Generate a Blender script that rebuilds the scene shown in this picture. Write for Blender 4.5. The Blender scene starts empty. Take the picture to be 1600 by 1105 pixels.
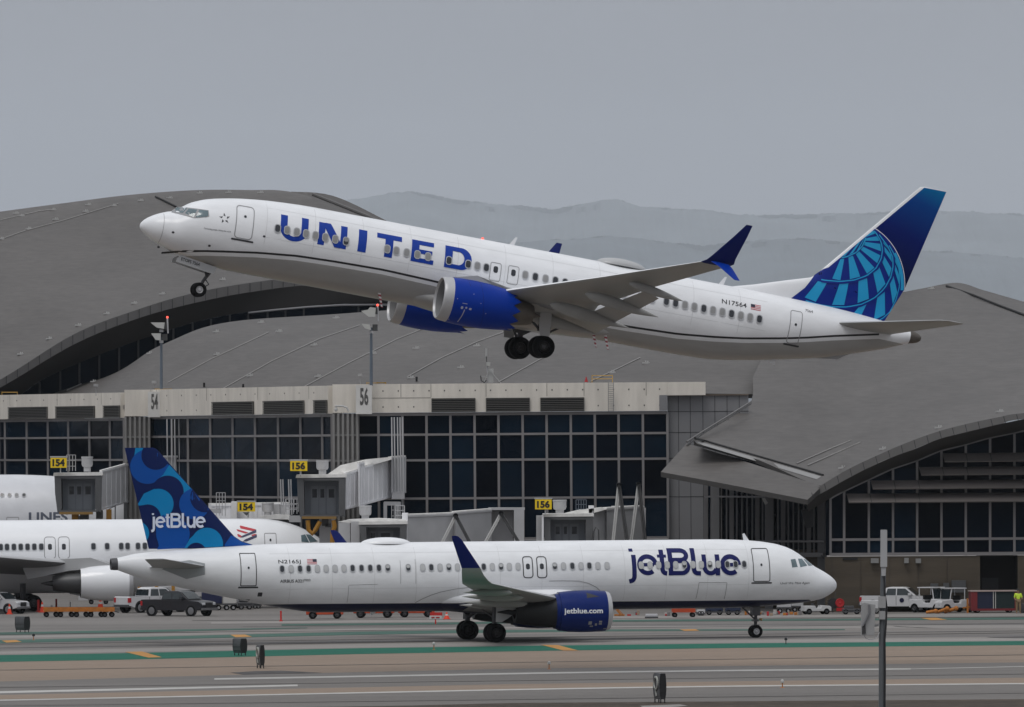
import bpy, bmesh, math, random
from mathutils import Vector, Matrix
from mathutils.bvhtree import BVHTree
random.seed(7)
R = math.radians
S = bpy.context.scene
# ------------------------------------------------------------------ camera
FPX = 13050.0; CAMH = 12.0; ROLL = 0.0068; HORY = 687.0; CX, CY = 800.0, 552.5
PITCH = math.atan((HORY-CY)/FPX)
fw = Vector((0, math.cos(PITCH), math.sin(PITCH)))
u0 = Vector((0, -math.sin(PITCH), math.cos(PITCH))); r0 = Vector((1, 0, 0))
rt = r0*math.cos(ROLL) - u0*math.sin(ROLL)
up = r0*math.sin(ROLL) + u0*math.cos(ROLL)
CAMP = Vector((0, 0, CAMH))
cd = bpy.data.cameras.new('camera'); cam = bpy.data.objects.new('camera', cd)
S.collection.objects.link(cam); S.camera = cam
cd.sensor_width = 36.0; cd.lens = FPX/1600*36.0; cd.clip_start = 1.0; cd.clip_end = 90000.0
m = Matrix.Identity(4)
for i in range(3):
    m[i][0] = rt[i]; m[i][1] = up[i]; m[i][2] = -fw[i]; m[i][3] = CAMP[i]
cam.matrix_world = m
S.render.resolution_x = 1024; S.render.resolution_y = 707
S.view_settings.view_transform = 'Standard'; S.view_settings.look = 'None'
S.cycles.volume_bounces = 2
S.view_settings.gamma = 1.0; S.view_settings.exposure = 0.0
# ------------------------------------------------------------------ world + sun
SUN_EL, SUN_AZ = 62.0, 205.0      # azimuth clockwise from +Y (north)
W = bpy.data.worlds.new('World'); S.world = W; W.use_nodes = True
nt = W.node_tree; N = nt.nodes; Lk = nt.links
bg = N['Background']
sky = N.new('ShaderNodeTexSky'); sky.sky_type = 'NISHITA'; sky.sun_disc = False
sky.sun_elevation = R(SUN_EL); sky.sun_rotation = R(SUN_AZ)
tc = N.new('ShaderNodeTexCoord'); sp = N.new('ShaderNodeSeparateXYZ')
Lk.new(tc.outputs['Generated'], sp.inputs[0])
ramp = N.new('ShaderNodeValToRGB')      # overcast cloud layer: brighter overhead than at the horizon
Lk.new(sp.outputs['Z'], ramp.inputs[0])
cr = ramp.color_ramp
cr.elements[0].position = 0.0; cr.elements[0].color = (0.240, 0.248, 0.292, 1)
cr.elements[1].position = 1.0; cr.elements[1].color = (0.86, 0.89, 0.94, 1)
e = cr.elements.new(0.06); e.color = (0.258, 0.259, 0.290, 1)
e = cr.elements.new(0.30); e.color = (0.50, 0.515, 0.55, 1)
nz = N.new('ShaderNodeTexNoise'); nz.inputs['Scale'].default_value = 11.0; nz.inputs['Detail'].default_value = 5.0
mp = N.new('ShaderNodeMapping'); mp.inputs['Scale'].default_value = (1, 1, 3.5)
Lk.new(tc.outputs['Generated'], mp.inputs[0]); Lk.new(mp.outputs[0], nz.inputs[0])
mr = N.new('ShaderNodeMapRange'); mr.inputs[1].default_value = 0.3; mr.inputs[2].default_value = 0.7
mr.inputs[3].default_value = 0.95; mr.inputs[4].default_value = 1.05
Lk.new(nz.outputs[0], mr.inputs[0])
vm = N.new('ShaderNodeVectorMath'); vm.operation = 'SCALE'
Lk.new(ramp.outputs[0], vm.inputs[0]); Lk.new(mr.outputs[0], vm.inputs['Scale'])
vs = N.new('ShaderNodeVectorMath'); vs.operation = 'SCALE'; vs.inputs['Scale'].default_value = 10.0
Lk.new(vm.outputs[0], vs.inputs[0])
mx = N.new('ShaderNodeMix'); mx.data_type = 'RGBA'; mx.inputs[0].default_value = 0.97
Lk.new(sky.outputs[0], mx.inputs[6]); Lk.new(vs.outputs[0], mx.inputs[7])
Lk.new(mx.outputs[2], bg.inputs['Color']); bg.inputs['Strength'].default_value = 0.1
sl = bpy.data.lights.new('sun', 'SUN'); sl.energy = 1.1; sl.angle = R(25); sl.color = (1, 0.97, 0.93)
so = bpy.data.objects.new('sun', sl); S.collection.objects.link(so)
az = R(SUN_AZ); el = R(SUN_EL)
sd = Vector((math.sin(az)*math.cos(el), math.cos(az)*math.cos(el), math.sin(el)))
so.rotation_euler = sd.to_track_quat('Z', 'Y').to_euler()
so.location = (0, 0, 80)
# ------------------------------------------------------------------ pixel <-> world
def ray(px, py): return fw + rt*((px-CX)/FPX) + up*((CY-py)/FPX)
def at(px, py, Y): d = ray(px, py); return CAMP + d*(Y/d.y)
def gnd(px, py, z=0.0): d = ray(px, py); return CAMP + d*((z-CAMH)/d.z)
def frame_matrix(psi, th, O, flip):
    c, s, ct, st = math.cos(psi), math.sin(psi), math.cos(th), math.sin(th)
    if flip: a = Vector((c*ct, s*ct, -st)); y = Vector((-s, c, 0))
    else: a = Vector((-c*ct, -s*ct, -st)); y = Vector((s, -c, 0))
    z = a.cross(y); M = Matrix.Identity(4)
    for i in range(3): M[i][0] = a[i]; M[i][1] = y[i]; M[i][2] = z[i]; M[i][3] = O[i]
    return M
def loc(M, px, py, l):
    a, y, z, O = (M.col[i].to_3d() for i in range(4)); d = ray(px, py)
    t = (l-(CAMP-O).dot(y))/d.dot(y); p = CAMP+d*t-O
    return (p.dot(a), p.dot(z))
# ------------------------------------------------------------------ object helpers
COL = S.collection
def mk(name, verts, faces, mats, parent=None, smooth=False, fm=None, label=None):
    me = bpy.data.meshes.new(name); me.from_pydata([tuple(v) for v in verts], [], faces)
    if not isinstance(mats, (list, tuple)): mats = [mats]
    for mt in mats: me.materials.append(mt)
    if fm:
        for p, k in zip(me.polygons, fm): p.material_index = k
    if smooth:
        me.polygons.foreach_set('use_smooth', [True]*len(me.polygons))
        try: me.set_sharp_from_angle(angle=R(42))
        except Exception: pass
    me.update()
    o = bpy.data.objects.new(name, me); COL.objects.link(o)
    if parent: o.parent = parent
    if label: o['label'] = label
    return o
def thing(name, label, cat, M=None, loc_=(0, 0, 0), rz=0.0, group=None):
    o = bpy.data.objects.new(name, None); COL.objects.link(o); o.empty_display_size = 0.5
    if M is not None: o.matrix_world = M
    else: o.location = loc_; o.rotation_euler = (0, 0, rz)
    o['label'] = label; o['category'] = cat
    if group: o['group'] = group
    return o
def tag(o, label=None, cat=None, group=None, kind=None):
    if label: o['label'] = label
    if cat: o['category'] = cat
    if group: o['group'] = group
    if kind: o['kind'] = kind
    return o
def wm(o):
    return (wm(o.parent) @ o.matrix_basis) if o.parent else o.matrix_basis.copy()
class MB:
    """collects shapes, builds ONE mesh object"""
    def __init__(s): s.v = []; s.f = []; s.m = []; s.k = 0
    def add(s, vs, fs, k=None):
        b = len(s.v); s.v += [Vector(v) for v in vs]; s.f += [tuple(i+b for i in f) for f in fs]
        s.m += [s.k if k is None else k]*len(fs); return s
    def box(s, x0, x1, y0, y1, z0, z1, k=None):
        vs = [(x, y, z) for z in (z0, z1) for y in (y0, y1) for x in (x0, x1)]
        return s.add(vs, [(0, 2, 3, 1), (4, 5, 7, 6), (0, 1, 5, 4), (2, 6, 7, 3), (0, 4, 6, 2), (1, 3, 7, 5)], k)
    def hexa(s, p, k=None):      # p: 8 points, four of one end then four of the other
        return s.add(p, [(3, 2, 1, 0), (4, 5, 6, 7), (0, 1, 5, 4), (1, 2, 6, 5), (2, 3, 7, 6), (3, 0, 4, 7)], k)
    def bar(s, a, b, w, h=None, k=None):
        a = Vector(a); b = Vector(b); h = h or w; d = (b-a).normalized()
        q = Vector((0, 0, 1)) if abs(d.z) < 0.9 else Vector((0, 1, 0))
        x = d.cross(q).normalized()*w/2; y = d.cross(x).normalized()*h/2
        return s.hexa([a-x-y, a+x-y, a+x+y, a-x+y, b-x-y, b+x-y, b+x+y, b-x+y], k)
    def tube(s, pts, r, n=8, k=None, cap=True):
        pts = [Vector(p) for p in pts]; rs = r if isinstance(r, (list, tuple)) else [r]*len(pts)
        vs = []; fs = []; prev = None
        for i, p in enumerate(pts):
            d = (pts[min(i+1, len(pts)-1)]-pts[max(i-1, 0)]).normalized()
            q = prev if prev is not None else (Vector((0, 0, 1)) if abs(d.z) < 0.9 else Vector((1, 0, 0)))
            x = (q - d*q.dot(d)).normalized(); prev = x; y = d.cross(x)
            for j in range(n):
                t = 2*math.pi*j/n; vs.append(p+x*math.cos(t)*rs[i]+y*math.sin(t)*rs[i])
        for i in range(len(pts)-1):
            for j in range(n):
                a = i*n+j; b = i*n+(j+1) % n; fs.append((a, b, b+n, a+n))
        if cap: fs.append(tuple(reversed(range(n)))); fs.append(tuple(range(len(vs)-n, len(vs))))
        return s.add(vs, fs, k)
    def lathe(s, prof, axis='x', o=(0, 0, 0), n=40, k=None, ks=None, mod=None):
        # prof: (along, radius); open surface of revolution
        vs = []; fs = []; kk = []
        for i, (a, r) in enumerate(prof):
            for j in range(n):
                t = 2*math.pi*j/n; c, q = math.cos(t)*r, math.sin(t)*r
                aa = a + (mod(i, j) if mod else 0)
                v = {'x': (aa, c, q), 'y': (c, aa, q), 'z': (c, q, aa)}[axis]
                vs.append(Vector(v)+Vector(o))
        for i in range(len(prof)-1):
            for j in range(n):
                a = i*n+j; b = i*n+(j+1) % n; fs.append((a, b, b+n, a+n)); kk.append(ks[i] if ks else (s.k if k is None else k))
        b = len(s.v); s.v += vs; s.f += [tuple(i+b for i in f) for f in fs]; s.m += kk
        return s
    def prism(s, poly, d, k=None):    # poly: 3D loop, d: extrusion vector
        n = len(poly); poly = [Vector(p) for p in poly]; d = Vector(d)
        vs = poly+[p+d for p in poly]
        fs = [tuple(reversed(range(n))), tuple(range(n, 2*n))]+[(i, (i+1) % n, n+(i+1) % n, n+i) for i in range(n)]
        return s.add(vs, fs, k)
    def slab(s, pxs, Y, depth, k=None):   # outline seen at distance Y, given its own depth away from there
        return s.prism([at(x, y, Y) for x, y in pxs], (0, depth, 0), k)
    def rect(s, x0, y0, x1, y1, Y, depth, k=None):
        return s.slab([(x0, y0), (x1, y0), (x1, y1), (x0, y1)], Y, depth, k)
    def build(s, name, mats, parent=None, smooth=False, label=None):
        v = s.v
        if parent is not None:
            Mi = wm(parent).inverted() if getattr(s, 'world', False) else None
            if Mi: v = [Mi @ p for p in v]
        o = mk(name, v, s.f, mats, parent, smooth, s.m if len(s.m) else None, label)
        bm = bmesh.new(); bm.from_mesh(o.data); bmesh.ops.recalc_face_normals(bm, faces=bm.faces); bm.to_mesh(o.data); bm.free()
        return o
def WB():
    b = MB(); b.world = True; return b
def wthing(name, label, cat, px, py, Y, group=None):
    p = at(px, py, Y); o = thing(name, label, cat, loc_=p, group=group)
    o.matrix_world = Matrix.Translation(p); return o
def gthing(name, label, cat, px, py, rz=0, group=None):
    p = gnd(px, py); M = Matrix.Translation(p) @ Matrix.Rotation(rz, 4, 'Z')
    return thing(name, label, cat, M=M, group=group)
# ------------------------------------------------------------------ materials
def srgb(r, g, b):
    f = lambda c: (c/255/12.92) if c/255 <= 0.04045 else ((c/255+0.055)/1.055)**2.4
    return (f(r), f(g), f(b))
MATS = {}
def mat(name, col, rough=0.6, metal=0.0, var=0.06, scale=1.0, bump=0.0, coat=0.0, emit=0.0, spec=0.5, stretch=(1, 1, 1), bscale=None):
    if name in MATS: return MATS[name]
    M = bpy.data.materials.new(name); M.use_nodes = True; n = M.node_tree.nodes; l = M.node_tree.links
    b = n['Principled BSDF']
    b.inputs['Roughness'].default_value = rough; b.inputs['Metallic'].default_value = metal
    b.inputs['Coat Weight'].default_value = coat; b.inputs['Coat Roughness'].default_value = 0.08
    b.inputs['Specular IOR Level'].default_value = spec
    tc = n.new('ShaderNodeTexCoord'); mp = n.new('ShaderNodeMapping'); mp.inputs['Scale'].default_value = stretch
    l.new(tc.outputs['Object'], mp.inputs[0])
    nz = n.new('ShaderNodeTexNoise'); nz.inputs['Scale'].default_value = scale; nz.inputs['Detail'].default_value = 6
    l.new(mp.outputs[0], nz.inputs[0])
    mr = n.new('ShaderNodeMapRange'); mr.inputs[1].default_value = 0.25; mr.inputs[2].default_value = 0.75
    mr.inputs[3].default_value = 1-var; mr.inputs[4].default_value = 1+var
    l.new(nz.outputs[0], mr.inputs[0])
    v = n.new('ShaderNodeVectorMath'); v.operation = 'SCALE'; v.inputs[0].default_value = col
    l.new(mr.outputs[0], v.inputs['Scale']); l.new(v.outputs[0], b.inputs['Base Color'])
    if bump:
        nb = n.new('ShaderNodeTexNoise'); nb.inputs['Scale'].default_value = bscale or scale*6; nb.inputs['Detail'].default_value = 4
        l.new(mp.outputs[0], nb.inputs[0])
        bp = n.new('ShaderNodeBump'); bp.inputs['Strength'].default_value = bump; bp.inputs['Distance'].default_value = 0.05
        l.new(nb.outputs[0], bp.inputs['Height']); l.new(bp.outputs[0], b.inputs['Normal'])
    if emit: b.inputs['Emission Color'].default_value = (*col, 1); b.inputs['Emission Strength'].default_value = emit
    MATS[name] = M; return M
white = mat('white_paint', (0.80, 0.81, 0.83), 0.32, var=0.03, scale=0.6, coat=0.3)
gpaint = mat('grey_paint', (0.40, 0.405, 0.41), 0.4, var=0.06, scale=0.9, coat=0.1)
wingu = mat('wing_underside_grey', (0.30, 0.30, 0.29), 0.42, var=0.08, scale=0.8, stretch=(1, 0.4, 1))
ublue = mat('royal_blue_paint', srgb(0, 48, 146), 0.4, var=0.05, scale=1.0, spec=.12)
uletter = mat('blue_lettering', srgb(0, 54, 152), 0.45, var=0.03, spec=.25)
unavy = mat('navy_paint', srgb(0, 22, 94), 0.4, var=0.05, spec=.2)
ufin = mat('fin_blue', srgb(0, 36, 130), 0.4, var=0.04, spec=.25)
usky = mat('fin_light_blue', srgb(10, 156, 210), 0.4, var=0.03)
jnavy = mat('deep_navy_paint', srgb(4, 10, 52), 0.3, var=0.05, coat=0.3)
jletter = mat('navy_lettering', srgb(14, 22, 86), 0.5, var=0.03, spec=.2)
jeng = mat('engine_navy', srgb(4, 32, 98), 0.38, var=0.05, spec=.15)
jf0 = mat('fin_navy', srgb(0, 26, 82), 0.45, var=0.03, spec=.2)
jf1 = mat('fin_mid_blue', srgb(0, 74, 156), 0.45, var=0.03, spec=.2)
jf2 = mat('fin_cyan', srgb(0, 126, 184), 0.45, var=0.03, spec=.2)
metal = mat('bare_metal', (0.55, 0.55, 0.56), 0.38, metal=0.7, var=0.05, scale=2)
lipm = mat('lip_metal', (0.44, 0.44, 0.45), 0.40, metal=0.25, var=0.04, scale=2)
dmetal = mat('dark_metal', (0.07, 0.07, 0.075), 0.5, metal=0.3, var=0.15, scale=3)
hotm = mat('hot_section_metal', (0.13, 0.115, 0.10), 0.45, metal=0.7, var=0.2, scale=3)
rubber = mat('tyre_rubber', (0.005, 0.005, 0.0055), 0.85, var=0.2, scale=4, spec=.15)
black = mat('black_paint', (0.012, 0.012, 0.014), 0.5, var=0.1)
outl = mat('door_outline_grey', (0.28, 0.28, 0.29), 0.5, var=0.05)
outd = mat('door_outline_dark', (0.03, 0.03, 0.035), 0.5, var=0.05)
wglass = mat('cabin_glass', (0.025, 0.028, 0.035), 0.15, var=0.2, scale=3)
wshade = mat('cabin_shade', (0.25, 0.25, 0.25), 0.5, var=0.08, scale=3)
wshadel = mat('cabin_shade_light', (0.46, 0.465, 0.47), 0.5, var=0.06, scale=3)
wrim = mat('window_rim', (0.42, 0.43, 0.45), 0.4, var=0.05)
cglass = mat('cockpit_glass', (0.10, 0.15, 0.17), 0.08, var=0.35, scale=1.4, spec=0.8)
redm = mat('red_paint', srgb(170, 25, 30), 0.5)
beacon = mat('beacon_red', (1.0, 0.08, 0.05), 0.4, emit=2.2)
seamw = mat('skin_seam', (.60, .605, .615), 0.5, var=.05)
darkrim = mat('dark_wheel_rim', (.016, .015, .015), .5, metal=.2, var=.2, scale=6)
whiteglow = mat('nav_light_white', (1.0, 0.95, 0.85), 0.4, emit=3.0)
# ------------------------------------------------------------------ 2D text / stroke lettering
def text2d(s, bold=0.0, sx=1.0, shear=0.0):
    c = bpy.data.curves.new('t', 'FONT'); c.body = s; c.size = 1.0; c.offset = bold; c.resolution_u = 3; c.shear = shear
    o = bpy.data.objects.new('t', c); COL.objects.link(o)
    bpy.context.view_layer.update()
    me = bpy.data.meshes.new_from_object(o.evaluated_get(bpy.context.evaluated_depsgraph_get()))
    vs = [(v.co.x*sx, v.co.y) for v in me.vertices]
    fs = [tuple(p.vertices) for p in me.polygons if p.normal.z > 0] or [tuple(p.vertices) for p in me.polygons]
    bpy.data.objects.remove(o); bpy.data.curves.remove(c); bpy.data.meshes.remove(me)
    x0 = min(v[0] for v in vs); x1 = max(v[0] for v in vs); y0 = min(v[1] for v in vs); y1 = max(v[1] for v in vs)
    return [((x-x0)/(x1-x0), (y-y0)/(y1-y0)) for x, y in vs], fs
def stroke(path, w):
    w = list(w) if isinstance(w, (list, tuple)) else [w]*len(path); P = []; ww = []
    for p, q in zip(path, w):
        p = Vector(p).to_2d()
        if not P or (p-P[-1]).length > 1e-4: P.append(p); ww.append(q)
    n = len(P); w = ww; L_ = []; R_ = []
    for i in range(n):
        d1 = (P[i]-P[i-1]).normalized() if i else (P[1]-P[0]).normalized()
        d2 = (P[i+1]-P[i]).normalized() if i < n-1 else d1
        nn = Vector((-(d1.y+d2.y), d1.x+d2.x)).normalized(); c = max(0.5, nn.dot(Vector((-d1.y, d1.x))))
        L_.append(tuple(P[i]+nn*w[i]/2/c)); R_.append(tuple(P[i]-nn*w[i]/2/c))
    vs = L_+R_; fs = [(i, i+1, n+i+1, n+i) for i in range(n-1)]
    return vs, fs
def arc(cx, cy, rx, ry, t0, t1, n=14):
    return [(cx+rx*math.cos(R(t0+(t1-t0)*i/n)), cy+ry*math.sin(R(t0+(t1-t0)*i/n))) for i in range(n+1)]
def poly2(pts): return (list(pts), [tuple(range(len(pts)))])
def rrect(cx, cy, w, h, r, n=5):
    r = min(r, w/2-1e-3, h/2-1e-3); o = []
    for qx, qy, t in ((1, 1, 0), (-1, 1, 90), (-1, -1, 180), (1, -1, 270)):
        o += arc(cx+qx*(w/2-r), cy+qy*(h/2-r), r, r, t, t+90, n)
    return o
def ring2(outer, inner):
    n = len(outer); return (list(outer)+list(inner), [(i, (i+1) % n, n+(i+1) % n, n+i) for i in range(n)])
def clip(poly, cp):
    """clip polygon by convex polygon cp (counter-clockwise)"""
    out = list(poly)
    for i in range(len(cp)):
        a = cp[i]; b = cp[(i+1) % len(cp)]; inp = out; out = []
        if not inp: break
        sd_ = lambda p: (b[0]-a[0])*(p[1]-a[1])-(b[1]-a[1])*(p[0]-a[0])
        for j in range(len(inp)):
            p = inp[j]; q = inp[(j+1) % len(inp)]; sp_, sq = sd_(p), sd_(q)
            if sp_ >= 0: out.append(p)
            if (sp_ >= 0) != (sq >= 0):
                t = sp_/(sp_-sq); out.append((p[0]+(q[0]-p[0])*t, p[1]+(q[1]-p[1])*t))
    return out
def decal(name, shapes, fmap, mats, parent, step=(0.5, 0.12), label=None, dl=0.0, solid=0.0):
    """shapes: list of (verts2d, faces[, matindex]); fmap(u, v, lift) -> 3D; finely cut so it follows the skin"""
    V = []; Fc = []; K = []
    for si, sh in enumerate(shapes):
        vs, fs = sh[0], sh[1]; k = sh[2] if len(sh) > 2 else 0
        bm = bmesh.new(); bv = [bm.verts.new((x, 0, z)) for x, z in vs]
        for f in fs:
            try: bm.faces.new([bv[i] for i in f])
            except ValueError: pass
        bmesh.ops.remove_doubles(bm, verts=bm.verts, dist=1e-5)
        bmesh.ops.triangulate(bm, faces=[f for f in bm.faces if len(f.verts) > 4])
        for ax, st in ((0, step[0]), (2, step[1])):
            if not st: continue
            cs = [v.co[ax] for v in bm.verts]
            if not cs: continue
            lo, hi = min(cs), max(cs); q = math.floor(lo/st)+1
            while q*st < hi:
                no = Vector((1, 0, 0)) if ax == 0 else Vector((0, 0, 1)); co = no*(q*st)
                bmesh.ops.bisect_plane(bm, geom=bm.verts[:]+bm.edges[:]+bm.faces[:], plane_co=co, plane_no=no, dist=1e-5); q += 1
        b = len(V); bm.verts.index_update()
        V += [fmap(v.co.x, v.co.z, 0.008+dl+si*0.0015) for v in bm.verts]
        for f in bm.faces: Fc.append(tuple(v.index+b for v in f.verts)); K.append(k)
        bm.free()
    return mk(name, V, Fc, mats, parent, True, K, label)
# ================================================================== AIRLINERS
class Fus:
    def __init__(s, rows):
        s.r = rows; s.t = [math.sqrt(r[0]) for r in rows]; s.L = rows[-1][0]; s.c = []
        n = len(rows)
        for q in (1, 2, 3):
            y = [r[q] for r in rows]; d = [(y[i+1]-y[i])/(s.t[i+1]-s.t[i]) for i in range(n-1)]
            mm = [d[0]]+[0 if d[i-1]*d[i] <= 0 else 2*d[i-1]*d[i]/(d[i-1]+d[i]) for i in range(1, n-1)]+[d[-1]]
            s.c.append((y, mm))
    def val(s, a):
        t = math.sqrt(min(max(a, 0), s.L)); i = 0
        while i < len(s.t)-2 and t > s.t[i+1]: i += 1
        h = s.t[i+1]-s.t[i]; x = (t-s.t[i])/h; o = []
        for y, mm in s.c:
            o.append((2*x**3-3*x*x+1)*y[i]+(x**3-2*x*x+x)*h*mm[i]+(-2*x**3+3*x*x)*y[i+1]+(x**3-x*x)*h*mm[i+1])
        return o
    def map(s, side):
        def f(a, z, lift):
            top, bot, hw = s.val(a); zc = (top+bot)/2; h = max((top-bot)/2, 1e-3); q = max(-0.9995, min(0.9995, (z-zc)/h))
            y = hw*math.sqrt(1-q*q); ny = y/hw**2 if hw > 1e-6 else 1; nz_ = (z-zc)/h**2; nn = math.hypot(ny, nz_) or 1
            return Vector((a, side*(y+lift*ny/nn), z+lift*nz_/nn))
        return f
    def build(s, parent, mats, name='fuselage', n=96):
        A = sorted(set([round((i/34*math.sqrt(s.L))**2, 4) for i in range(1, 35)]+[r[0] for r in s.r if r[0] > 0]+[0.004, .02]+[i*0.8 for i in range(1, int(s.L/0.8))]))
        A = [a for i, a in enumerate(A) if i == 0 or a-A[i-1] > 0.008]
        vs = []; fs = []
        for a in A:
            top, bot, hw = s.val(a); zc = (top+bot)/2; h = (top-bot)/2
            for j in range(n): t = 2*math.pi*j/n; vs.append((a, hw*math.cos(t), zc+h*math.sin(t)))
        for i in range(len(A)-1):
            for j in range(n): p = i*n+j; q = i*n+(j+1) % n; fs.append((p, q, q+n, p+n))
        fs.append(tuple(reversed(range(n)))); fs.append(tuple(range(len(vs)-n, len(vs))))
        b = MB(); b.add(vs, fs, 0); return b.build(name, mats, parent, True)
def airfoil(n=14):
    up_ = []; lo = []
    for i in range(n+1):
        x = (1-math.cos(math.pi*i/n))/2
        y = 5*(0.2969*math.sqrt(x)-0.126*x-0.3516*x*x+0.2843*x**3-0.1030*x**4)
        up_.append((x, y)); lo.append((x, -y*0.75))
    return up_, lo
UPA, LOA = airfoil()
def loft_wing(parent, name, secs, sgn, mats, tipcap=True, split=(0, 1)):
    """secs: (aLE, y, zLE, chord, t/c, cant) ; cant 0 = flat wing, 90 = upright"""
    n = len(UPA); ring = 2*n-1; vs = []; fs = []; kk = []
    for (a, y, z, c, tc_, cant, tw) in secs:
        ny = -math.sin(R(cant)); nz_ = math.cos(R(cant))
        pts = [(x, q) for x, q in reversed(UPA)]+[(x, q) for x, q in LOA[1:]]
        for x, q in pts:
            aa = a+x*c; dn = q*tc_*c - (x*c)*math.sin(R(tw))
            vs.append((aa, sgn*(y+ny*dn), z+nz_*dn))
    for i in range(len(secs)-1):
        for j in range(ring-1):
            p = i*ring+j; fs.append((p, p+1, p+1+ring, p+ring)); kk.append(split[0] if j < n-1 else split[1])
        p = i*ring+ring-1; fs.append((p, i*ring, (i+1)*ring, p+ring)); kk.append(0)
    fs.append(tuple(range(ring))); kk.append(0); fs.append(tuple(range(len(vs)-ring, len(vs)))); kk.append(0)
    b = MB(); b.v = [Vector(v) for v in vs]; b.f = fs; b.m = kk
    return b.build(name, mats, parent, True)
def canoe(b, a0, a1, y, z0, z1, rw, rh, n=14, m=16, nose=0.35, k=None, pw=1.7):
    vs = []; fs = []
    for i in range(m+1):
        x = i/m; r = math.sqrt(max(0, 1-((nose-x)/nose)**2)) if x < nose else (1-((x-nose)/(1-nose))**pw)
        r = max(r, 0.02)
        for j in range(n):
            t = 2*math.pi*j/n; vs.append((a0+(a1-a0)*x, y+rw*r*math.cos(t), z0+(z1-z0)*x+rh*r*math.sin(t)))
    for i in range(m):
        for j in range(n): p = i*n+j; q = i*n+(j+1) % n; fs.append((p, q, q+n, p+n))
    fs.append(tuple(range(n))); fs.append(tuple(range(len(vs)-n, len(vs))))
    b.add(vs, fs, k)
def ball(b, c, rx, ry, rz, n=16, m=10, half=False, k=None):
    vs = []; fs = []
    for i in range(m+1):
        t = math.pi*i/m if not half else math.pi/2*i/m
        for j in range(n):
            p = 2*math.pi*j/n; vs.append((c[0]+rx*math.sin(t)*math.cos(p), c[1]+ry*math.sin(t)*math.sin(p), c[2]+rz*math.cos(t)))
    for i in range(m):
        for j in range(n): p = i*n+j; q = i*n+(j+1) % n; fs.append((p, q, q+n, p+n))
    b.add(vs, fs, k)
def wheel(parent, a, y, z, r, w, name='wheel', rim=metal, axis='y'):
    b = MB(); h = w/2
    prof = [(-h*0.5, r*0.50), (-h, r*0.62), (-h, r*0.86), (-h*0.75, r*0.97), (-h*0.3, r), (h*0.3, r), (h*0.75, r*0.97), (h, r*0.86), (h, r*0.62), (h*0.5, r*0.50)]
    b.lathe(prof, axis, (a, y, z), 28, k=0)
    for q in (-1, 1):
        p2 = [(q*h*0.5, r*0.52), (q*h*0.78, r*0.47), (q*h*0.45, r*0.36), (q*h*0.55, r*0.18), (q*h*0.95, r*0.15), (q*h*0.95, 0.001)]
        b.lathe(p2, axis, (a, y, z), 28, k=1)
        for i in range(8):
            t = i*math.pi/4; c_, s_ = math.cos(t)*r*.28, math.sin(t)*r*.28
            b.lathe([(q*h*0.5, r*.05), (q*h*0.56, r*.05), (q*h*0.56, .001)], axis, (a+c_, y, z+s_) if axis == 'y' else (a, y+c_, z+s_), 8, k=2)
    return b.build(name, [rubber, rim, black], parent, True)
def engine(parent, a, sgn, y, z, r, body, L=3.9, chev=0.0, core=2.6, cr=1.0, nm='engine', lipl=0.5, corem=None):
    b = MB(); n = 72
    outer = [(0, .90), (.02, .925), (.08, .95), (.2, .975), (lipl, 1.0), (1.0, 1.035), (1.7, 1.045), (2.4, 1.02), (3.1, .955), (L-.25, .885), (L, .86)]
    def mod(i, j):
        if chev and i == len(outer)-1: return chev*(abs((j % 6)-3)/3.0-0.5)
        return 0
    b.lathe([(x, q*r) for x, q in outer[4:]], 'x', (a, sgn*y, z), n, k=0, mod=lambda i, j: mod(i+4, j))
    b.lathe([(L, .85*r), (L-.4, .84*r), (L-1.2, .8*r)], 'x', (a, sgn*y, z), n, k=2, mod=lambda i, j: (mod(len(outer)-1, j) if i == 0 else 0))
    e_ = b.build(nm, [body, lipm, dmetal], parent, True)
    b = MB(); b.lathe([(x, q*r) for x, q in outer[:5]], 'x', (a, sgn*y, z), n)
    b.lathe([(0, .90*r), (.04, .875*r), (.12, .855*r)], 'x', (a, sgn*y, z), n)
    b.lathe([(.12, .855*r), (.3, .84*r), (.6, .83*r)], 'x', (a, sgn*y, z), n, k=1)
    b.build('inlet_lip', [lipm, mat('inlet_duct', (.20, .20, .205), .5)], e_, True)
    b = MB(); b.lathe([(.6, .83*r), (1.15, .84*r)], 'x', (a, sgn*y, z), n, k=1)
    b.lathe([(1.15, .84*r), (1.15, .30*r)], 'x', (a, sgn*y, z), n)
    b.lathe([(1.15, .30*r), (.95, .22*r), (.75, .08*r), (.70, .001)], 'x', (a, sgn*y, z), 24)
    for i in range(18):
        t = 2*math.pi*i/18; c, s_ = math.cos(t), math.sin(t); c2, s2 = math.cos(t+.22), math.sin(t+.22)
        b.add([(a+.9, sgn*y+c*.28*r, z+s_*.28*r), (a+1.1, sgn*y+c2*.28*r, z+s2*.28*r), (a+1.12, sgn*y+c2*.82*r, z+s2*.82*r), (a+.85, sgn*y+c*.82*r, z+s_*.82*r)], [(0, 1, 2, 3)])
    b.build('fan', [dmetal, gpaint], e_, True)
    b = MB(); b.lathe([(L-1.0, .66*r*cr), (L, .62*r*cr), (L+core*.3, .57*r*cr), (L+core*.55, .50*r*cr), (L+core*.7, .43*r*cr), (L+core*.7, .36*r), (L+core*.3, .34*r)], 'x', (a, sgn*y, z), 48)
    b.lathe([(L+core*.3, .26*r), (L+core*.62, .22*r), (L+core, .03*r), (L+core, .001)], 'x', (a, sgn*y, z), 32)
    b.build('exhaust_nozzle', [corem or hotm], e_, True)
    return e_
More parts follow.
